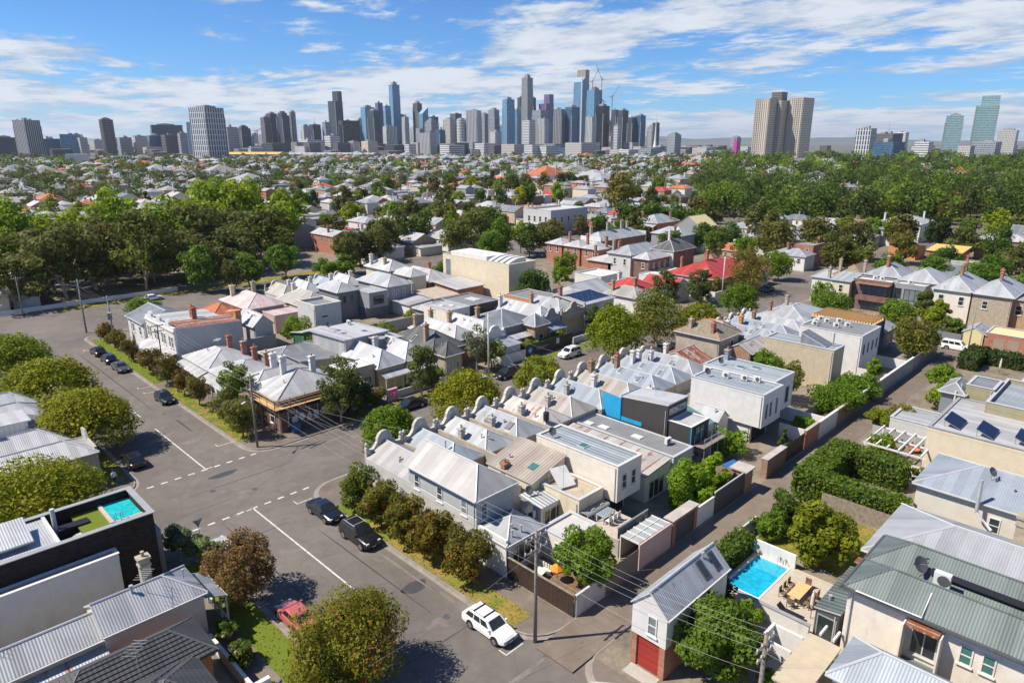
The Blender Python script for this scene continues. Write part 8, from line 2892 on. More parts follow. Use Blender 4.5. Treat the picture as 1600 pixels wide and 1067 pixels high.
for ya, yb in ((178.5, 258), (280, 348), (369, 430), (78.5, 145), (-60, 60)):
 for xa, xb in ((-60, 15), (35, 172), (196, 326), (348, 430)):
  if ya < 170 and xa < 190:
   continue
  y = ya
  while y < yb - 8:
   d = rm.uniform(12, 16)
   x = xa
   while x < xb - 6:
    w = rm.uniform(6.5, 11)
    if rm.random() < .80:
     cand.append((x + .5, x + w, y + rm.uniform(0, 2.5), y + d - rm.uniform(1, 3.5)))
    x += w + rm.choice((.4, .8, 1.5, 3.5))
   y += d + rm.uniform(2.5, 7)
cand = [c for c in cand if seen((c[0] + c[1]) / 2, (c[2] + c[3]) / 2) and not PARK(c[1], c[2]) and not any(c[0] < t[1] and c[1] > t[0] and c[2] < t[3] and c[3] > t[2] for t in TAKEN)
  and not (c[3] < 222 and c[0] < 108 and c[2] > 175)]
cand.sort(key=lambda c: c[0] + c[2])
MID_N = 250
for k, c in enumerate(cand[:MID_N]):
 two = rm.random() < .27
 h = rm.uniform(5.8, 7.0) if two else rm.uniform(3.6, 4.4)
 rf_, wl_ = rm.choice(ROOFS), rm.choice(WALLS)
 kind = rm.choice(('hip', 'hip', 'hip', 'gable', 'gable', 'flat'))
 ax = 'y' if (c[3] - c[2]) > (c[1] - c[0]) else 'x'
 rise = min(c[1] - c[0], c[3] - c[2]) * rm.uniform(.2, .28)
 nch = rm.choice((0, 1, 1, 2))
 lab = '%s-roofed %s %s, %s walls%s, %s' % (RN[rf_], {'hip': 'hipped', 'gable': 'gabled', 'flat': 'flat-topped'}[kind], 'villa' if two else 'cottage', WN[wl_], ('', ', one chimney', ', two chimneys')[nch], near_land(c[0], c[2]))
 roof = ('flat',) if kind == 'flat' else (kind, rise, ax)
 cm = rm.choice(('redbrick', 'stone', 'white', 'brownbrick'))
 ww = [('-x', 1.2 + 3 * q, h - 2.2, 1.0, 1.5, dict(sill=False)) for q in range(int((c[3] - c[2]) / 4))] if c[0] + c[2] < 430 else []
 rr_, _ = fit('villa' if two else 'cottage', lab, c, h, roof, wl_, rf_, cat='house', group='houses of the middle distance', win=ww, gutter=False, caps=c[0] + c[2] < 400,
     ch=[(c[0] + (c[1] - c[0]) * rm.uniform(.15, .85), c[2] + (c[3] - c[2]) * rm.uniform(.15, .85), dict(mat=cm, h=rm.uniform(1.4, 2.2), pots=0)) for q in range(nch)])
 if rm.random() < .35 and c[1] - c[0] > 7:
  fit('', '', (c[0] + .5, c[1] - .5, c[2] - 3.5, c[2] - .02), 2.9, ('skil', .5, '+y'), rm.choice(WALLS), rm.choice(ROOFS[:12]), root=rr_, gutter=False)


mids = [o for o in bpy.data.objects if o.get('group') == 'houses of the middle distance']


def far_houses(name, label, spots, seed):
 """houses too far off and too many to tell apart"""
 rr_ = random.Random(seed)
 m = MB()
 for (x0, x1, y0, y1) in spots:
  h = rr_.choice((4, 4, 4.5, 6.5, 7))
  rf_, wl_ = rr_.choice(ROOFS[6:27] + ['tile_red', 'galv_grey', 'galv_warm', 'galv'] * 2), rr_.choice(WALLS)
  m.box(x0, x1, y0, y1, 0, h, wl_, rf_, False)
  if rr_.random() < .8:
   xc, e = (x0 + x1) / 2, min(x1 - x0, y1 - y0) * .45
   z = h + (x1 - x0) * .22
   A, B, C, D = (x0 - .4, y0 - .4, h), (x1 + .4, y0 - .4, h), (x1 + .4, y1 + .4, h), (x0 - .4, y1 + .4, h)
   P0, P1 = (xc, y0 + e, z), (xc, y1 - e, z)
   for q in ((A, B, P0), (B, C, P1, P0), (C, D, P1), (D, A, P0, P1)):
    m.face(list(q), rf_)
   if rr_.random() < .6:
    m.box(xc + 1, xc + 2, y0 + 2, y0 + 2.8, h, z + 1.4, rr_.choice(('redbrick', 'stone', 'white')), None, False)
 o = m.build(name)
 tag(o, label, 'houses', kind='stuff')


CLEAR = lambda x, y: math.sin(x * .021 + 1.3) * math.sin(y * .027 + .4) > .12
rf2 = random.Random(8)
spots = list(cand[MID_N:])
y = -100.0
for gy in range(0, 86):
 y = -120 + gy * 19.0
 x = -420.0 + rf2.uniform(0, 6)
 while x < 1500:
  w = rf2.uniform(8, 15)
  D = (x + y) * S2
  inb = -180 < x < 430 and y < 430
  if 300 < D < 1500 and not inb and seen(x, y, 3, 120) and rf2.random() < ((.6 if CLEAR(x, y) else .08) if PARK(x + w, y) else (.54 if D < 900 else .36)):
   dy = rf2.uniform(8, 14)
   spots.append((x, x + w, y, y + dy))
   if rf2.random() < .03:
    spots[-1] = (x, x + w * 2.6, y, y + 26)
  x += w + rf2.choice((1, 1, 2, 6, 12))
far_houses('far_rooftops', 'mass of pale rooftops stretching to the city', spots, 3)

# trees of the middle distance, read off the photograph: x, y, height, width, kind, tint, words
GT = 'tall gums and planes along the tree-lined street'
MIDT = []
for (x, y, H_, W_, kind, c) in (
  (24, 208, 19.7, 16.5, 'plane', (1.14, 1.12, 1)), (34, 214, 19.7, 16.5, 'plane', (1.08, 1.12, 1)), (46, 218, 19.7, 17.6, 'plane', (1.20, 1.12, 1)), (62, 226, 19.7, 17.6, 'plane', (1.20, 1.18, 1)), (76, 226, 20.9, 17.6, 'plane', (1.14, 1.12, 1)),
  (88, 232, 22.0, 18.7, 'plane', (1.20, 1.12, 1)), (104, 236, 23.2, 18.7, 'plane', (1.20, 1.12, 1)), (118, 232, 19.7, 17.6, 'plane', (1.20, 1.12, 1)), (96, 244, 20.9, 17.6, 'plane', (1.14, 1.12, 1)), (110, 222, 18.6, 15.4, 'plane', (1.14, 1.12, 1)),
  (28, 182, 13.9, 14.3, 'gum', (1, 1, 1)), (38, 187, 16.2, 16.5, 'gum', (1, .95, 1)), (46, 193, 17.4, 16.5, 'gum', (1, .95, 1)), (55, 185, 16.2, 15.4, 'gumdark', (.95, 1.05, 1)), (60, 199, 17.4, 17.6, 'gum', (1, .95, 1)),
  (67, 187, 16.2, 15.4, 'gum', (.9, .9, 1)), (74, 200, 16.8, 17.6, 'gumdark', (.95, 1.05, 1)), (84, 206, 17.4, 17.6, 'gum', (.95, .95, 1)), (92, 194, 15.1, 16.5, 'gumdark', (.95, 1.05, 1)), (98, 212, 16.2, 16.5, 'gum', (.9, .9, 1)),
  (80, 190, 15.1, 15.4, 'gum', (.95, .95, 1)), (50, 204, 16.2, 15.4, 'gumdark', (.95, 1.1, 1)), (36, 200, 16.2, 15.4, 'gum', (.95, .95, 1)), 
  (64, 172, 10, 10, 'garden', (1.1, 1.2, 1.1)), (75, 170, 9.5, 9.5, 'garden', (1.1, 1.25, 1.1)), (87, 174, 11, 10, 'garden', (1.0, 1.2, 1)),
  (44, 152, 5, 8, 'garden', (1.2, 1.2, 1.2)), (98, 162, 7, 8, 'garden', (1.1, 1.2, 1.1)), (91, 160, 7, 7, 'lime', (.7, .8, .8)), (112, 176, 11, 11, 'dark', (1.2, .9, .8)),
  (128, 186, 13, 12, 'gumdark', (.9, 1, 1)), (138, 192, 14, 12, 'gum', (.9, .95, 1)), (150, 196, 13, 12, 'garden', (.9, .9, 1)), (120, 178, 12, 10, 'gumdark', (1, 1, 1)), (145, 170, 12, 11, 'gum', (1.1, 1.1, 1)),
  (158, 176, 13, 12, 'gumdark', (1, 1.1, 1)), (166, 184, 14, 12, 'gumdark', (1, 1.1, 1)), (150, 155, 13, 10, 'plane', (.7, .85, .9)), (142, 152, 11, 9, 'plane', (.65, .8, .9)), (160, 152, 11, 10, 'dark', (1.3, 1.4, 1.2)),
  (131, 148, 7, 9, 'olive', (1, .8, .8)), (118, 137, 7, 5, 'olive', (1.2, 1.3, 1)), (112, 137, 6, 8, 'garden', (.8, .9, .7)), (124, 140, 7, 7, 'olive', (1.2, 1.3, 1)),
  (138, 118, 8, 7, 'lime', (.8, .85, .8)), (130, 113, 6, 5, 'lime', (.85, .95, .6)), (166, 150, 10, 9, 'gum', (1, 1, 1)), (186, 168, 9, 9, 'gum', (1.2, 1.0, 1)), (196, 172, 7, 6, 'gum', (1.2, .9, 1)), (212, 174, 8, 7, 'gum', (1.1, .9, 1)),
  (222, 172, 8, 8, 'garden', (.9, 1, .9)), (232, 166, 13, 11, 'dark', (1.4, 1.6, 1.2)), (240, 160, 13, 12, 'garden', (1, 1, 1)), (248, 156, 12, 12, 'garden', (.9, 1, 1)), (214, 150, 9, 10, 'garden', (.9, 1, 1)),
  (206, 128, 8, 10, 'garden', (.9, 1, 1)), (196, 122, 8, 10, 'garden', (1, 1, 1)), (208, 118, 10, 10, 'dark', (1.3, 1.5, 1)), (216, 112, 10, 11, 'dark', (1.3, 1.5, 1)), (198, 108, 9, 9, 'garden', (1, 1, 1)),
  (196, 97, 9, 8, 'lime', (.7, .85, .8)), (206, 92, 13, 13, 'gum', (1.1, 1, 1)), (218, 84, 14, 14, 'gum', (1.1, 1, 1)), (212, 96, 12, 11, 'gum', (1, .95, 1)), (226, 76, 13, 12, 'gum', (1, .95, 1)),
  (200, 66, 9, 10, 'olive', (1, 1.1, 1)), (196, 56, 8, 10, 'garden', (1, 1.1, 1)), (200, 46, 8, 10, 'garden', (1, 1.1, 1)), (196, 36, 8, 11, 'garden', (1, 1.2, .9)), (194, 26, 8, 11, 'garden', (1, 1.2, .9)), (192, 16, 8, 10, 'lime', (.8, .9, .8)),
  (206, 36, 9, 9, 'garden', (.8, 1, .8)), (216, 30, 12, 14, 'gumdark', (.8, .85, 1)), (226, 24, 12, 14, 'gumdark', (.8, .85, 1)), (214, 48, 9, 9, 'dark', (1.2, 1.5, 1)), (246, 42, 12, 10, 'dark', (1.2, 1.4, 1)),
  (252, 52, 10, 10, 'gumdark', (.9, 1, 1)), (262, 92, 10, 10, 'gold', (.6, .75, 1)), (254, 98, 9, 9, 'gold', (.65, .75, 1)), (268, 84, 10, 9, 'lime', (.9, 1, 1)), (272, 76, 9, 9, 'lime', (.8, .95, 1)),
  (262, 46, 10, 12, 'olive', (1, 1.1, 1)), (258, 24, 10, 11, 'olive', (.9, 1, 1)), (240, 108, 12, 11, 'gumdark', (.9, 1, 1)), (252, 120, 13, 12, 'gum', (1, 1, 1)), (188, 200, 12, 11, 'garden', (.9, 1, 1)), (238, 196, 10, 10, 'dark', (1.3, 1.4, 1)),
  (280, 205, 20, 17, 'gum', (1.35, 1.15, .8)), (176, 216, 14, 14, 'gumdark', (1, 1.1, 1)), (150, 238, 13, 12, 'gold', (.75, .9, 1)), (164, 232, 12, 10, 'lime', (.9, 1, .9)), (118, 290, 13, 12, 'gold', (.8, .9, 1)),
  (26, 250, 13, 12, 'dark', (1.1, 1.2, 1)), (48, 262, 14, 14, 'dark', (1.1, 1.2, 1)), (72, 268, 15, 15, 'gumdark', (.7, .85, 1)), (-4, 225, 14, 13, 'plane', (.9, 1, 1)), (4, 236, 13, 12, 'plane', (.95, 1, 1)), (0, 212, 11, 10, 'dark', (1.1, 1.2, 1))):
 MIDT.append((x, y, H_, W_, kind, c))
rt = random.Random(21)
KINDS = ['garden', 'garden', 'dark', 'olive', 'gum', 'gum', 'gumdark', 'lime', 'plane', 'gold', 'conifer', 'olive', 'dark']
tries = 0
HB = cand[:MID_N]
while len(MIDT) < 298 and tries < 20000:
 tries += 1
 x, y = rt.uniform(-60, 430), rt.uniform(-30, 430)
 if (x < 192 and y < 150) or not seen(x, y, 5, 90) or (x + y) * S2 < 165:
  continue
 W_ = rt.uniform(6, 12)
 if any(c[0] - W_ * .28 < x < c[1] + W_ * .28 and c[2] - W_ * .28 < y < c[3] + W_ * .28 for c in HB) or any(t[0] < x < t[1] and t[2] < y < t[3] for t in TAKEN):
  continue
 if any((x - q[0]) ** 2 + (y - q[1]) ** 2 < 20 for q in MIDT):
  continue
 kd = rt.choice(KINDS)
 c = rt.uniform(.75, 1.15)
 MIDT.append((x, y, W_ * rt.uniform(.95, 1.3), W_, kd, (c * rt.uniform(.9, 1.15), c, c * .95)))
TW_ = {'plane': 'bright green plane tree', 'gum': 'brown-green gum', 'gumdark': 'dark olive gum', 'garden': 'leafy green tree', 'dark': 'dense dark green tree', 'olive': 'dull olive tree', 'lime': 'light green tree', 'gold': 'golden yellow-green tree', 'conifer': 'dark pointed conifer'}
ORD = ['first', 'second', 'third', 'fourth', 'fifth', 'sixth', 'seventh', 'eighth', 'ninth', 'tenth', 'eleventh', 'twelfth']


def lateral(o):
 l = o.location if o.location.length > 1 else o.children[0].bound_box[0]
 x, y = l[0], l[1]
 return (x - y) / (x + y)


def number_alike(objs):
 """things that share a wording are told apart by their order from the left"""
 by = {}
 for o in objs:
  by.setdefault(o['label'], []).append(o)
 for lab, L_ in by.items():
  if 1 < len(L_) <= 12:
   for q, o in enumerate(sorted(L_, key=lateral)):
    t = '%s, %s from left' % (lab, ORD[q])
    o['label'] = t if len(t.split()) < 17 else t.replace(' walls', '').replace(', one chimney', '').replace(' cottage', '')
  elif len(lab.split()) > 16:
   for o in L_:
    o['label'] = lab.replace(' walls', '').replace(', one chimney', '')


made = []
for k, (x, y, H_, W_, kind, c) in enumerate(MIDT):
 sz = 'large ' if W_ > 12 else ('small ' if W_ < 8 else '')
 nm = {'plane': 'plane_tree', 'gum': 'gum_tree', 'gumdark': 'gum_tree', 'conifer': 'conifer_tree'}.get(kind, 'broadleaf_tree')
 near = (x + y) < 330
 if k < 26:
  H_ *= (.88, 1.12, 1.0, 1.2, .94)[k % 5]
 made.append(plant(nm, '%s%s growing %s' % (sz, TW_[kind], near_land(x, y)), kind, x, y, H_, W_, 5200 if near else 2200, (.55 if near else .8) * H_ / 12, k, GT if k < 26 else 'trees of the middle distance', c, 'tree', share=(k % 3) + (0 if near else 10)))
number_alike(made)
number_alike(mids)


def far_trees(name, label, spots, per, size, mat, seed, tint=(.95, 1.0, .9)):
 cs, rs, ct = [], [], []
 rg = np.random.default_rng(seed)
 for (x, y, H_, W_) in spots:
  t = rg.random()
  for q in range(9):
   a, b = rg.uniform(0, 6.28), rg.uniform(0, 1) ** .6 * .34 * W_
   cs.append((x + b * math.cos(a), y + b * math.sin(a), H_ * (rg.uniform(.25, .86) - .3 * (b / W_))))
   rs.append(W_ * rg.uniform(.17, .25))
   ct.append(t)
 me = leaf_mesh(name, cs, rs, len(spots) * per, size, mat, seed, squash=.85, ct=ct, cw=.72, shell=.8, coh=1.3)
 o = bpy.data.objects.new(name, me)
 col.objects.link(o)
 o.color = tint + (1,)
 tag(o, label, 'trees', kind='stuff')


rt = random.Random(77)
groups = {'leaf_mid': [], 'leaf_dark': [], 'leaf_gum': [], 'leaf_lime': [], 'leaf_olive': []}
n_ = 0
while n_ < 4700:
 D = 300 + 1250 * rt.random() ** 1.25
 lat = rt.uniform(-.88, .88) * D
 x, y = (D + lat) * S2, (D - lat) * S2
 park = PARK(x, y)
 if (x < 430 and y < 430 and x > -180) and not park:
  continue
 if not park and rt.random() < .22 or park and CLEAR(x, y) and rt.random() < .75:
  continue
 W_ = rt.uniform(9, 17) * (1.15 if park else .78)
 kd = rt.choice(('leaf_mid', 'leaf_dark', 'leaf_dark', 'leaf_gum', 'leaf_lime', 'leaf_lime') if park else ('leaf_mid', 'leaf_dark', 'leaf_dark', 'leaf_gum', 'leaf_gum', 'leaf_olive', 'leaf_lime'))
 groups[kd].append((x, y, W_ * rt.uniform(.75, 1.35), W_))
 n_ += 1
for lat in range(-60, 64):      # close stand of park trees at the right
 for dd in range(8):
  D = 330 + dd * 42 + rt.uniform(-16, 16)
  l_ = D * (.27 + (lat + 60) / 124 * .62) + rt.uniform(-9, 9)
  x, y = (D + l_) * S2, (D - l_) * S2
  if rt.random() < .36 and D * .2 < l_ and not (CLEAR(x, y) and rt.random() < .85) and not any(t[0] - 5 < x < t[1] + 5 and t[2] - 5 < y < t[3] + 5 for t in TAKEN) and not any(c[0] - 3 < x < c[1] + 3 and c[2] - 3 < y < c[3] + 3 for c in HB):
   W_ = rt.choice((7, 9, 12, 15, 19)) * rt.uniform(.9, 1.1)
   groups[rt.choice(('leaf_mid', 'leaf_dark', 'leaf_dark', 'leaf_dark', 'leaf_lime', 'leaf_lime', 'leaf_gum'))].append((x, y, W_ * rt.uniform(.75, 1.5), W_))
LN = {'leaf_mid': 'green', 'leaf_dark': 'dark green', 'leaf_gum': 'brown-green', 'leaf_lime': 'light green', 'leaf_olive': 'olive'}
for k, (mt, sp) in enumerate(groups.items()):
 a_ = [q for q in sp if q[0] + q[1] < 1000]
 b_ = [q for q in sp if q[0] + q[1] >= 1000]
 far_trees('park_treetops', LN[mt] + ' treetops massed in and around the park', a_, 210, 1.1, mt, 40 + k, (.74, .82, .85))
 far_trees('far_treetops', LN[mt] + ' treetops scattered through the far suburb', b_, 85, 2.2, mt, 60 + k)

# ------------------------------------------------------------------ the city
def tower(label, spec, mat, th=-18, crown='p', pod=0.0, name='city_tower', top_mat=None, k=1.0):
 """spec: x, y, apparent width, height, already in metres; th turns the plan against the street grid"""
 x, y, w, h = spec
 al = R_(45 - th)
 side = w / (math.cos(al) * k + math.sin(al))
 a, b = side / 2, side * k / 2
 o = thing(name, label, 'tower', 'city skyline', (x, y, 0))
 o.rotation_euler = (0, 0, R_(th))
 m = MB()
 tm = top_mat or 'midgrey'
 if crown == 'w':
  m.box(-a, a, -b, b, 0, h * .86, mat, bottom=False)
  m.extrude([(-a, h * .86), (a, h * .86), (a, h), ], 'y', -b, b, mat)
 elif crown == 'c':
  m.box(-a, a, -b, b, 0, h * .9, mat, bottom=False)
  m.box(-a * .72, a * .72, -b * .72, b * .72, h * .9, h * .96, mat, bottom=False)
  m.box(-a * .4, a * .4, -b * .4, b * .4, h * .96, h, mat, bottom=False)
 elif crown == 't':
  m.box(-a, a, -b, b, 0, h * .84, mat, bottom=False)
  m.box(-a * .1, a, -b, b * .6, h * .84, h, mat, bottom=False)
 elif crown == 'r':
  m.prism([(a * math.cos(q * math.pi / 8), b * math.sin(q * math.pi / 8)) for q in range(16)], 0, h, mat)
 else:
  m.box(-a, a, -b, b, 0, h, mat, tm, bottom=False)
 m.build('shaft', o)
 if crown in ('p', 's', 'r'):
  m = MB()
  m.box(-a * .6, a * .5, -b * .6, b * .55, h + .02, h + max(3, h * .035), tm)
  m.box(-a * .3, a * .2, -b * .3, b * .2, h + max(3, h * .035), h + max(4.5, h * .05), tm)
  m.build('plant_room', o)
 if crown == 'n' and h > 30:
  m = MB()
  rd = random.Random(int(x * 7 + y))
  for q in range(2):
   px_, py_ = rd.uniform(-.5, .3) * a, rd.uniform(-.5, .3) * b
   m.box(px_, px_ + a * rd.uniform(.25, .6), py_, py_ + b * rd.uniform(.25, .6), h + .01, h + rd.uniform(2, 6), tm)
  o2 = m.build('plant_room', o)
  if rd.random() < .3:
   m = MB()
   m.tube([(0, 0, h), (0, 0, h + rd.uniform(10, 22))], .5, 'steel', 5, .2)
   m.build('mast', o)
 if crown == 's':
  m = MB()
  m.tube([(0, 0, h), (0, 0, h * 1.16)], a * .06, 'steel', 5, a * .02)
  m.build('mast', o)
 if pod:
  m = MB()
  m.box(-a * pod, a * pod, -b * pod, b * pod, 0, min(28, h * .22), 'tw_concrete', 'membrane_pale', bottom=False)
  m.build('podium', o)
 if h > 60 and crown != 'r':  # added corner strips whose colour stands in for sunlit tower edges
  m = MB()
  for sgn in (-1, 1):
   m.box(-a - .5, -a + .3, sgn * b - .8, sgn * b + .8, 0, h * .84, tm, bottom=False)
  m.box(a - .3, a + .5, -b - .8, -b + .8, 0, h * .84, tm, bottom=False)
  m.build('lit_edge_strip', o)
 return o


CITY = [
 ('long dark office slab at the left edge of the skyline', (351, 2053, 59.2, 43.3), 'tw_dark', -10, 'p'),
 ('slim leaning-looking white-edged tower at the far left', (370, 1893, 47.2, 79.5), 'tw_vertdark', 12, 'n'),
 ('dark narrow slab behind the white-edged tower', (364, 1956, 19.0, 77.9), 'tw_dark', -15, 'n'),
 ('low dark blue slab right of the white-edged tower', (440, 2035, 50.0, 40.5), 'tw_deepblue', -15, 'n'),
 ('pale grey block with glazed front on the left', (460, 1944, 51.6, 50.5), 'tw_blue', -25, 'n'),
 ('plain concrete block joined to the glazed one', (479, 1911, 22.6, 43.2), 'tw_concrete', -10, 'n'),
 ('dark brown curved tower standing alone on the left', (495, 1768, 40.0, 80.9), 'tw_brown', -15, 'r'),
 ('grey slab row left of the banded offices', (552, 1853, 36.4, 43.3), 'tw_grey', -15, 'n'),
 ('beige-grey slab next in the left row', (585, 1847, 36.9, 44.8), 'tw_concrete', -18, 'n'),
 ('dark twin-level banded office block', (735, 2093, 105.4, 76.9), 'tw_dark', -28, 'p'),
 ('teal-dark block before the banded offices', (620, 1855, 40.6, 48.0), 'tw_deepblue', -15, 'n'),
 ('brown-dark block before the banded offices', (639, 1807, 41.7, 49.3), 'tw_brown', -12, 'n'),
 ('pale small block beside the diamond tower', (652, 1752, 30.4, 53.4), 'tw_grey', -18, 'n'),
 ('dark blue tower left of the diamond tower', (591, 1530, 26.8, 73.0), 'tw_deepblue', -12, 'n'),
 ('big white and black diamond-patterned tower', (511, 1256, 53.6, 90.0), 'tw_diamond', 4, 'p'),
 ('dark slab behind the diamond tower', (688, 1575, 34.3, 64.7), 'tw_grey', -10, 'n'),
 ('small dark tower with stepped roof', (776, 1699, 32.8, 71.8), 'tw_dark', -12, 'c'),
 ('brown-grey tower leftmost of the docklands cluster', (978, 1991, 30.0, 100.2), 'tw_brown', -10, 'p'),
 ('dark slim tower second in the docklands cluster', (1015, 2026, 32.6, 112.6), 'tw_dark', -5, 'p'),
 ('tall dark tower with crown in the docklands cluster', (1014, 1956, 35.6, 117.9), 'tw_dark', 0, 'c'),
 ('curved-face tower closing the docklands cluster', (1059, 1982, 26.9, 116.2), 'tw_vertdark', -8, 'r'),
 ('grey tower with vertical ribs', (1009, 1820, 28.6, 75.2), 'tw_vert', -18, 'p'),
 ('dark grey block beside the ribbed tower', (1053, 1846, 33.0, 79.7), 'tw_dark', -15, 'n'),
 ('small grey block before the tall charcoal tower', (1077, 1822, 25.6, 86.6), 'tw_grey', -15, 'n'),
 ('tall charcoal tower with stepped shoulder', (1204, 1978, 42.2, 181.7), 'tw_dark', 0, 't'),
 ('near-black broad office block', (1067, 1690, 62.7, 87.4), 'tw_black', -30, 'n'),
 ('white banded low office block', (953, 1592, 38.6, 48.3), 'tw_white', -10, 'n'),
 ('long white low office block', (907, 1610, 65.2, 37.5), 'tw_white', -15, 'n'),
 ('round beige concrete drum building', (936, 1468, 41.0, 31.6), 'tw_beige', 0, 'r'),
 ('sandy low block beside the drum', (974, 1458, 39.9, 34.5), 'tw_beige', -12, 'n'),
 ('blue glass tower with flat crown', (1274, 1908, 44.2, 135.0), 'tw_blue', -20, 'p'),
 ('purple-grey slab tower behind the blue glass pair', (1386, 2008, 25.7, 155.6), 'tw_purple', -15, 'n'),
 ('lower bright blue glass tower of the pair', (1346, 1907, 24.6, 141.1), 'tw_blue', -25, 'n'),
 ('tall bright blue glass tower', (1394, 1930, 35.7, 207.5), 'tw_blue', -22, 'p'),
 ('white slim block beside the tall blue tower', (1326, 1786, 21.6, 105.1), 'tw_vert', -10, 'n'),
 ('tan tower with a pencil-thin unfinished core', (1445, 1878, 29.4, 151.2), 'tw_brown', -5, 's'),
 ('wedge-topped glass tower left of centre', (1396, 1786, 30.1, 135.0), 'tw_blue', -15, 'w'),
 ('blue-grey stepped tower before the wedge', (1288, 1611, 38.4, 97.0), 'tw_grey', -10, 'c'),
 ('white-gridded blue front block', (1155, 1462, 41.3, 55.0), 'tw_vert', 8, 'n'),
 ('dark block right of the white-gridded one', (1196, 1462, 26.9, 63.3), 'tw_deepblue', -12, 'n'),
 ('pale grey tower with balconies', (1291, 1537, 33.9, 92.1), 'tw_concrete', 0, 'p'),
 ('tower with dark purple crown', (1402, 1638, 34.6, 112.6), 'tw_brown', -12, 'n'),
 ('round banded white tower left of the ribbed tower', (1282, 1476, 34.8, 90.7), 'tw_white', -8, 'r'),
 ('pale tower with strong vertical white ribs', (1306, 1452, 40.1, 113.7), 'tw_vert', 14, 'n'),
 ('white low podium building under the ribbed tower', (1169, 1306, 40.6, 16.4), 'tw_white', -18, 'n'),
 ('grey-green tower behind the ribbed one', (1429, 1541, 28.1, 110.8), 'tw_grey', -12, 'n'),
 ('grey tower with teal sheen', (1413, 1486, 31.1, 119.4), 'tw_grey', -5, 'p'),
 ('low white striped block at centre', (1244, 1301, 28.9, 57.5), 'tw_vert', -15, 'n'),
 ('speckled blue glass slab tower', (1407, 1421, 33.9, 144.0), 'tw_blue', -26, 'p'),
 ('dark shoulder tower left of the tall grey one', (1681, 1642, 21.0, 168.8), 'tw_dark', -15, 'n'),
 ('very tall plain grey tower', (1660, 1592, 34.9, 224.6), 'tw_vertdark', -10, 'p'),
 ('dark shoulder tower right of the tall grey one', (1711, 1612, 14.7, 168.8), 'tw_dark', -15, 'n'),
 ('white banded mid-rise before the tall grey tower', (1374, 1313, 35.6, 87.7), 'tw_white', -5, 'n'),
 ('tower with purple upper half', (1740, 1583, 46.2, 178.5), 'tw_purple', -18, 't'),
 ('pale slab before the purple tower', (1579, 1461, 48.0, 121.6), 'tw_grey', -10, 'n'),
 ('black and white striped slab', (1439, 1319, 29.6, 92.4), 'tw_vert', 0, 'n'),
 ('dark tower with white frame, centre', (1544, 1355, 33.0, 121.1), 'tw_vertdark', 6, 'n'),
 ('blue tower with small crown mast', (1570, 1329, 40.3, 126.2), 'tw_deepblue', -20, 's'),
 ('tallest tower with sloping gilded top', (1897, 1568, 50.3, 258.9), 'tw_blue', -12, 'g'),
 ('blue tower under construction with cranes', (1889, 1505, 49.3, 195.4), 'tw_blue', -20, 'p'),
 ('beige ribbed mid-rise tower', (1530, 1228, 29.6, 97.3), 'tw_vert', -5, 'n'),
 ('dark tower with red crane crown', (1631, 1268, 38.4, 129.6), 'tw_black', -15, 'p'),
 ('white horizontally banded slim block', (1539, 1148, 17.0, 73.3), 'tw_white', -5, 'n'),
 ('slim dark tower behind the banded block', (1818, 1364, 22.1, 127.5), 'tw_dark', -12, 'n'),
 ('dark grey slab tower right of centre', (1754, 1287, 30.7, 121.6), 'tw_dark', -25, 'p'),
 ('second dark slab tower right of centre', (1732, 1238, 26.3, 100.2), 'tw_dark', -20, 'n'),
 ('dark blue slab tower at the right of the centre cluster', (1749, 1221, 30.0, 105.5), 'tw_deepblue', -18, 'p'),
 ('pale concrete block beside the lattice spire', (1686, 1143, 17.9, 73.5), 'tw_concrete', 10, 'n'),
 ('dark block behind the lattice spire', (1739, 1160, 20.1, 84.9), 'tw_dark', -15, 'n'),
 ('lone grey block right of the lattice spire', (1474, 930, 31.9, 54.9), 'tw_grey', -18, 'c'),
 ('white terraced low building under the centre towers', (1225, 1109, 60.4, 24.7), 'tw_white', -20, 'n'),
 ('glassy low hall right of the terraced building', (1292, 1083, 70.5, 20.1), 'tw_deepblue', -25, 'n'),
 ('white low block right of centre', (1234, 888, 41.5, 17.9), 'tw_white', -20, 'n'),
 ('pink-red low block among the far roofs', (882, 1240, 56.3, 15.3), 'tw_brown', -15, 'n'),
 ('white cube building on the left', (270, 1116, 34.1, 18.3), 'white', -32, 'n'),
 ('grey columned low building on the left', (367, 1259, 37.0, 12.2), 'tw_vert', -20, 'n'),
 ('blue curved office beside the housing tower', (1495, 626, 20.1, 46.3), 'tw_deepblue', -10, 'r'),
 ('zig-zag patterned office block on the right', (1478, 502, 38.8, 58.7), 'tw_diamond', -15, 'n'),
 ('brown and glass office beside the zig-zag block', (1563, 488, 54.4, 49.6), 'tw_brown', -22, 'n'),
 ('white block behind the brown office', (1747, 516, 27.1, 53.8), 'tw_white', -15, 'n'),
 ('blue glass low office in front of the brown one', (1350, 418, 49.1, 33.9), 'tw_deepblue', -25, 'n'),
 ('white low offices between the right clusters', (1448, 390, 33.7, 33.8), 'tw_white', -15, 'n'),
 ('shorter teal apartment tower on the right', (1653, 397, 41.4, 84.0), 'tw_teal', 2, 'p'),
 ('taller stepped teal apartment tower on the right', (1755, 366, 53.6, 124.5), 'tw_teal', 2, 't'),
 ('grey block below the stepped teal tower', (1471, 297, 49.1, 33.9), 'tw_grey', -15, 'n'),
 ('white gridded office at the right edge', (1674, 306, 41.3, 55.1), 'tw_concrete', -10, 'p'),
 ('small pale block before the shorter teal tower', (1388, 309, 26.8, 27.8), 'tw_concrete', -20, 'n'),
 ('magenta column-like sign tower', (1207, 631, 7.0, 37.1), 'magenta', -10, 'n'),
 ('domed far building left of the housing tower', (1763, 924, 37.3, 44.1), 'tw_grey', 0, 'r'),
]
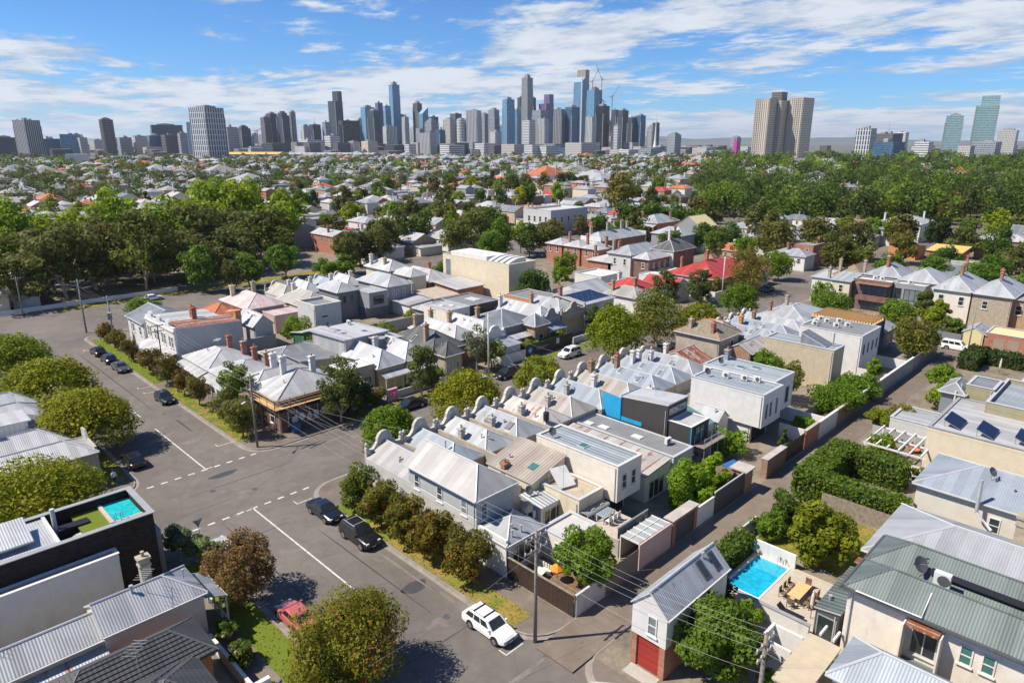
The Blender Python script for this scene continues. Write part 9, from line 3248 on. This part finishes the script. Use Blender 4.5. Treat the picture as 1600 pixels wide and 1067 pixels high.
for (lab, spec, mt, th, cr) in CITY:
 g = cr == 'g'
 o = tower(lab, spec, mt, th + 12, 'w' if g else cr)
 if g:
  al = R_(45 - th - 12)
  s_ = spec[2] / (math.cos(al) + math.sin(al)) / 2
  m = MB()
  m.box(-s_ * .1, s_ * 1.01, -s_ * 1.01, s_ * 1.01, spec[3] * .84, spec[3] * 1.01, 'tw_gilt')
  m.build('gilded_crown', o)
  m = MB()
  m.box(-s_ * 1.03, -s_ * .86, -s_ * 1.03, -s_ * .8, 0, spec[3] * .93, 'palegrey')
  m.build('white_edge', o)
packed = []
rk = random.Random(17)
for k in range(96):
 D = rk.uniform(2050, 2750)
 c = rk.choice((rk.gauss(760, 110), rk.gauss(900, 70), rk.gauss(600, 90), rk.uniform(0, 460)))
 if not (0 < c < 1010):
  continue
 l_ = (c - 800) / 1075 * D * CP
 x, y = (D + l_) * S2, (D - l_) * S2
 w = rk.uniform(24, 46)
 h = rk.uniform(45, 120) if c > 470 else rk.uniform(30, 66)
 mt = rk.choice(('tw_grey', 'tw_dark', 'tw_blue', 'tw_concrete', 'tw_vertdark', 'tw_deepblue', 'tw_black', 'tw_vert'))
 wd = {'tw_grey': 'mid grey', 'tw_dark': 'charcoal', 'tw_blue': 'blue glass', 'tw_concrete': 'pale concrete', 'tw_vertdark': 'grey ribbed', 'tw_deepblue': 'dark blue', 'tw_black': 'near-black', 'tw_vert': 'white ribbed'}[mt]
 zone = 'left of the tall blue tower' if c < 600 else ('left of the tall grey tower' if c < 815 else 'right of the tall grey tower')
 packed.append(tower('%s %s tower packed %s' % (wd, 'slim' if w < 34 else 'broad', zone), (x, y, w, h), mt, rk.uniform(-22, 16), rk.choice('pnnncs')))
number_alike(packed)
# slab housing tower with three wings
x, y, w, h = (1232, 564, 94.1, 106.7)
o = thing('housing_tower', 'beige slab housing tower with three wings and rooftop plant on the right', 'tower', 'city skyline', (x, y, 0))
o.rotation_euler = (0, 0, R_(-4))
u = w / 3.0
for k, (a0, a1, b0, b1, hh) in enumerate(((-1.55, -.75, -.1, .75, h * .985), (-.7, .05, -.35, .5, h * .96), (-.05, 1.15, -1.25, -.4, h))):
 m = MB()
 m.box(a0 * u, a1 * u, b0 * u, b1 * u, 0, hh, 'tw_beige', 'concrete', bottom=False)
 m.build('wing', o)
 f_ = MB()
 for q in range(7):
  yy = b0 * u + (b1 - b0) * u * (q + .5) / 7
  f_.box(a0 * u - .9, a0 * u, yy - .6, yy + .6, 0, hh, 'concrete', bottom=False)
 f_.build('pier', o)
m = MB()
m.box(-.6 * u, 0, -.25 * u, .35 * u, h * .96, h * 1.09, 'tw_brown')
m.build('plant_room', o)


def crane(label, spec, jib=1):
 x, y, w, h = spec
 o = thing('tower_crane', label, 'crane', 'city cranes', (x, y, 0))
 m = MB()
 m.box(-.8, .8, -.8, .8, h * .35, h * .93, 'crane_red')
 m.build('mast', o)
 m = MB()
 m.bar((0, 0, h * .9), (14 * jib, -14 * jib, h * 1.08), 1.2, 'crane_red')
 m.bar((0, 0, h * .9), (-6 * jib, 6 * jib, h * .91), 2.0, 'concrete')
 m.build('jib', o)


crane('crane above the blue tower under construction, left one', (1876, 1504, 4.3, 243.7))
crane('crane above the blue tower under construction, tall right one', (1897, 1483, 4.3, 251.5), -1)
crane('crane rising right of the dark crowned tower', (1641, 1244, 3.6, 169.8))
crane('red crane on the dark crowned tower', (1624, 1261, 3.6, 156.3), -1)
crane('pale crane at the docklands edge', (776, 1628, 3.0, 65.0))
x, y, w, h = (1612, 1075, 8.5, 106.9)
o = thing('lattice_spire', 'thin white lattice spire flaring at its base', 'spire', 'city skyline', (x, y, 0))
m = MB()
m.lathe([(15, 0), (6, h * .12), (2.6, h * .35), (1.2, h * .7), (.5, h)], 0, 0, 0, 'white', 8)
m.build('spire', o)
# halls with long pale roofs at the foot of the city
for (lab, spec, dpt, rf_) in (('long exhibition hall with ochre roof below the diamond tower', (652, 1399, 103.6, 13.5), 60, 'ochre'), ('long exhibition hall with white curved roof', (781, 1340, 200.9, 11.4), 80, 'galv_white'),
         ('white market shed among the far left roofs', (431, 1125, 58.9, 8.5), 40, 'galv_white'), ('white warehouse roof in the far left suburb', (317, 1097, 58.0, 6.6), 40, 'galv_white'),
         ('grey warehouse behind the far centre roofs', (793, 975, 100.5, 9.0), 50, 'galv_pale'), ('long low school with red tiled roof', (796, 477, 37.0, 9.5), 24, 'tile_red')):
 x, y, w, h = spec
 o = thing('exhibition_hall' if w > 90 else 'warehouse', lab, 'hall', 'long roofs below the city', (x, y, 0))
 o.rotation_euler = (0, 0, R_(-45))
 m = MB()
 m.box(-w / 2, w / 2, 0, dpt, 0, h * .7, 'tw_concrete' if rf_ != 'tile_red' else 'redbrick', bottom=False)
 m.build('wall', o)
 m = MB()
 pr = [(-2, h * .7)] + [(dpt * t, h * (.7 + .3 * math.sin(math.pi * t))) for t in [q / 8 for q in range(9)]] + [(dpt + 2, h * .7)]
 m.extrude(pr, 'x', -w / 2 - 2, w / 2 + 2, rf_)
 m.build('roof', o)
# low city fringe between the towers, too many to count
rc = random.Random(31)
m = MB()
for k in range(420):
 D = rc.uniform(1500, 3200)
 l_ = rc.uniform(-.78, .3 if rc.random() < .8 else .78) * D
 x, y = (D + l_) * S2, (D - l_) * S2
 w, d = rc.uniform(18, 45), rc.uniform(18, 45)
 h = rc.uniform(6, 22) if abs(l_ / D + .12) > .3 else rc.uniform(8, 34)
 m.box(x, x + w, y, y + d, 0, h, rc.choice(('tw_grey', 'tw_concrete', 'tw_concrete', 'tw_dark', 'tw_white', 'tw_vertdark', 'tw_brown')), 'membrane_pale', False)
tag(m.build('city_fringe'), 'low blocks packed between the towers at the foot of the city', 'buildings', kind='stuff')
# distant ranges
m = MB()
n = 120
for ring, (D, amp, seed) in enumerate(((14500, 95, 1), (17500, 190, 2))):
 rr_ = random.Random(seed)
 ph = [rr_.uniform(0, 6.28) for _ in range(6)]
 prev = None
 for k in range(n + 1):
  t = -.95 + 1.9 * k / n
  l_ = t * D
  x, y = (D + l_) * S2, (D - l_) * S2
  z = amp * (.42 + .25 * math.sin(7 * t + ph[0]) + .15 * math.sin(17 * t + ph[1]) + .1 * math.sin(41 * t + ph[2]) + .06 * math.sin(90 * t + ph[3])) * (1 if t > -.2 else .55)
  z = max(12, z)
  cur = ((x, y, -1), (x * 1.02, y * 1.02, z), (x * 1.12, y * 1.12, -1))
  if prev:
   m.face([prev[0], cur[0], cur[1], prev[1]], 'hillgreen')
   m.face([prev[1], cur[1], cur[2], prev[2]], 'hillgreen')
  prev = cur
tag(m.build('hills', smooth=True), kind='structure')
# the air between
hz = bpy.data.materials.new('haze_air')
hz.use_nodes = True
hn = hz.node_tree.nodes
hn.clear()
ho = hn.new('ShaderNodeOutputMaterial')
hv = hn.new('ShaderNodeVolumePrincipled')
hv.inputs['Color'].default_value = (0.80, 0.88, 1.0, 1)
hv.inputs['Density'].default_value = 0.00004
hv.inputs['Density Attribute'].default_value = ''
hv.inputs['Anisotropy'].default_value = 0.2
hz.node_tree.links.new(hv.outputs[0], ho.inputs['Volume'])
hz.cycles.homogeneous_volume = True
MATS['haze_air'] = hz
m = MB()
m.box(-28000, 28000, -28000, 28000, -1.8, 420, 'haze_air')
tag(m.build('haze'), 'thin blue haze filling the air over the suburb and city', 'haze', kind='stuff')
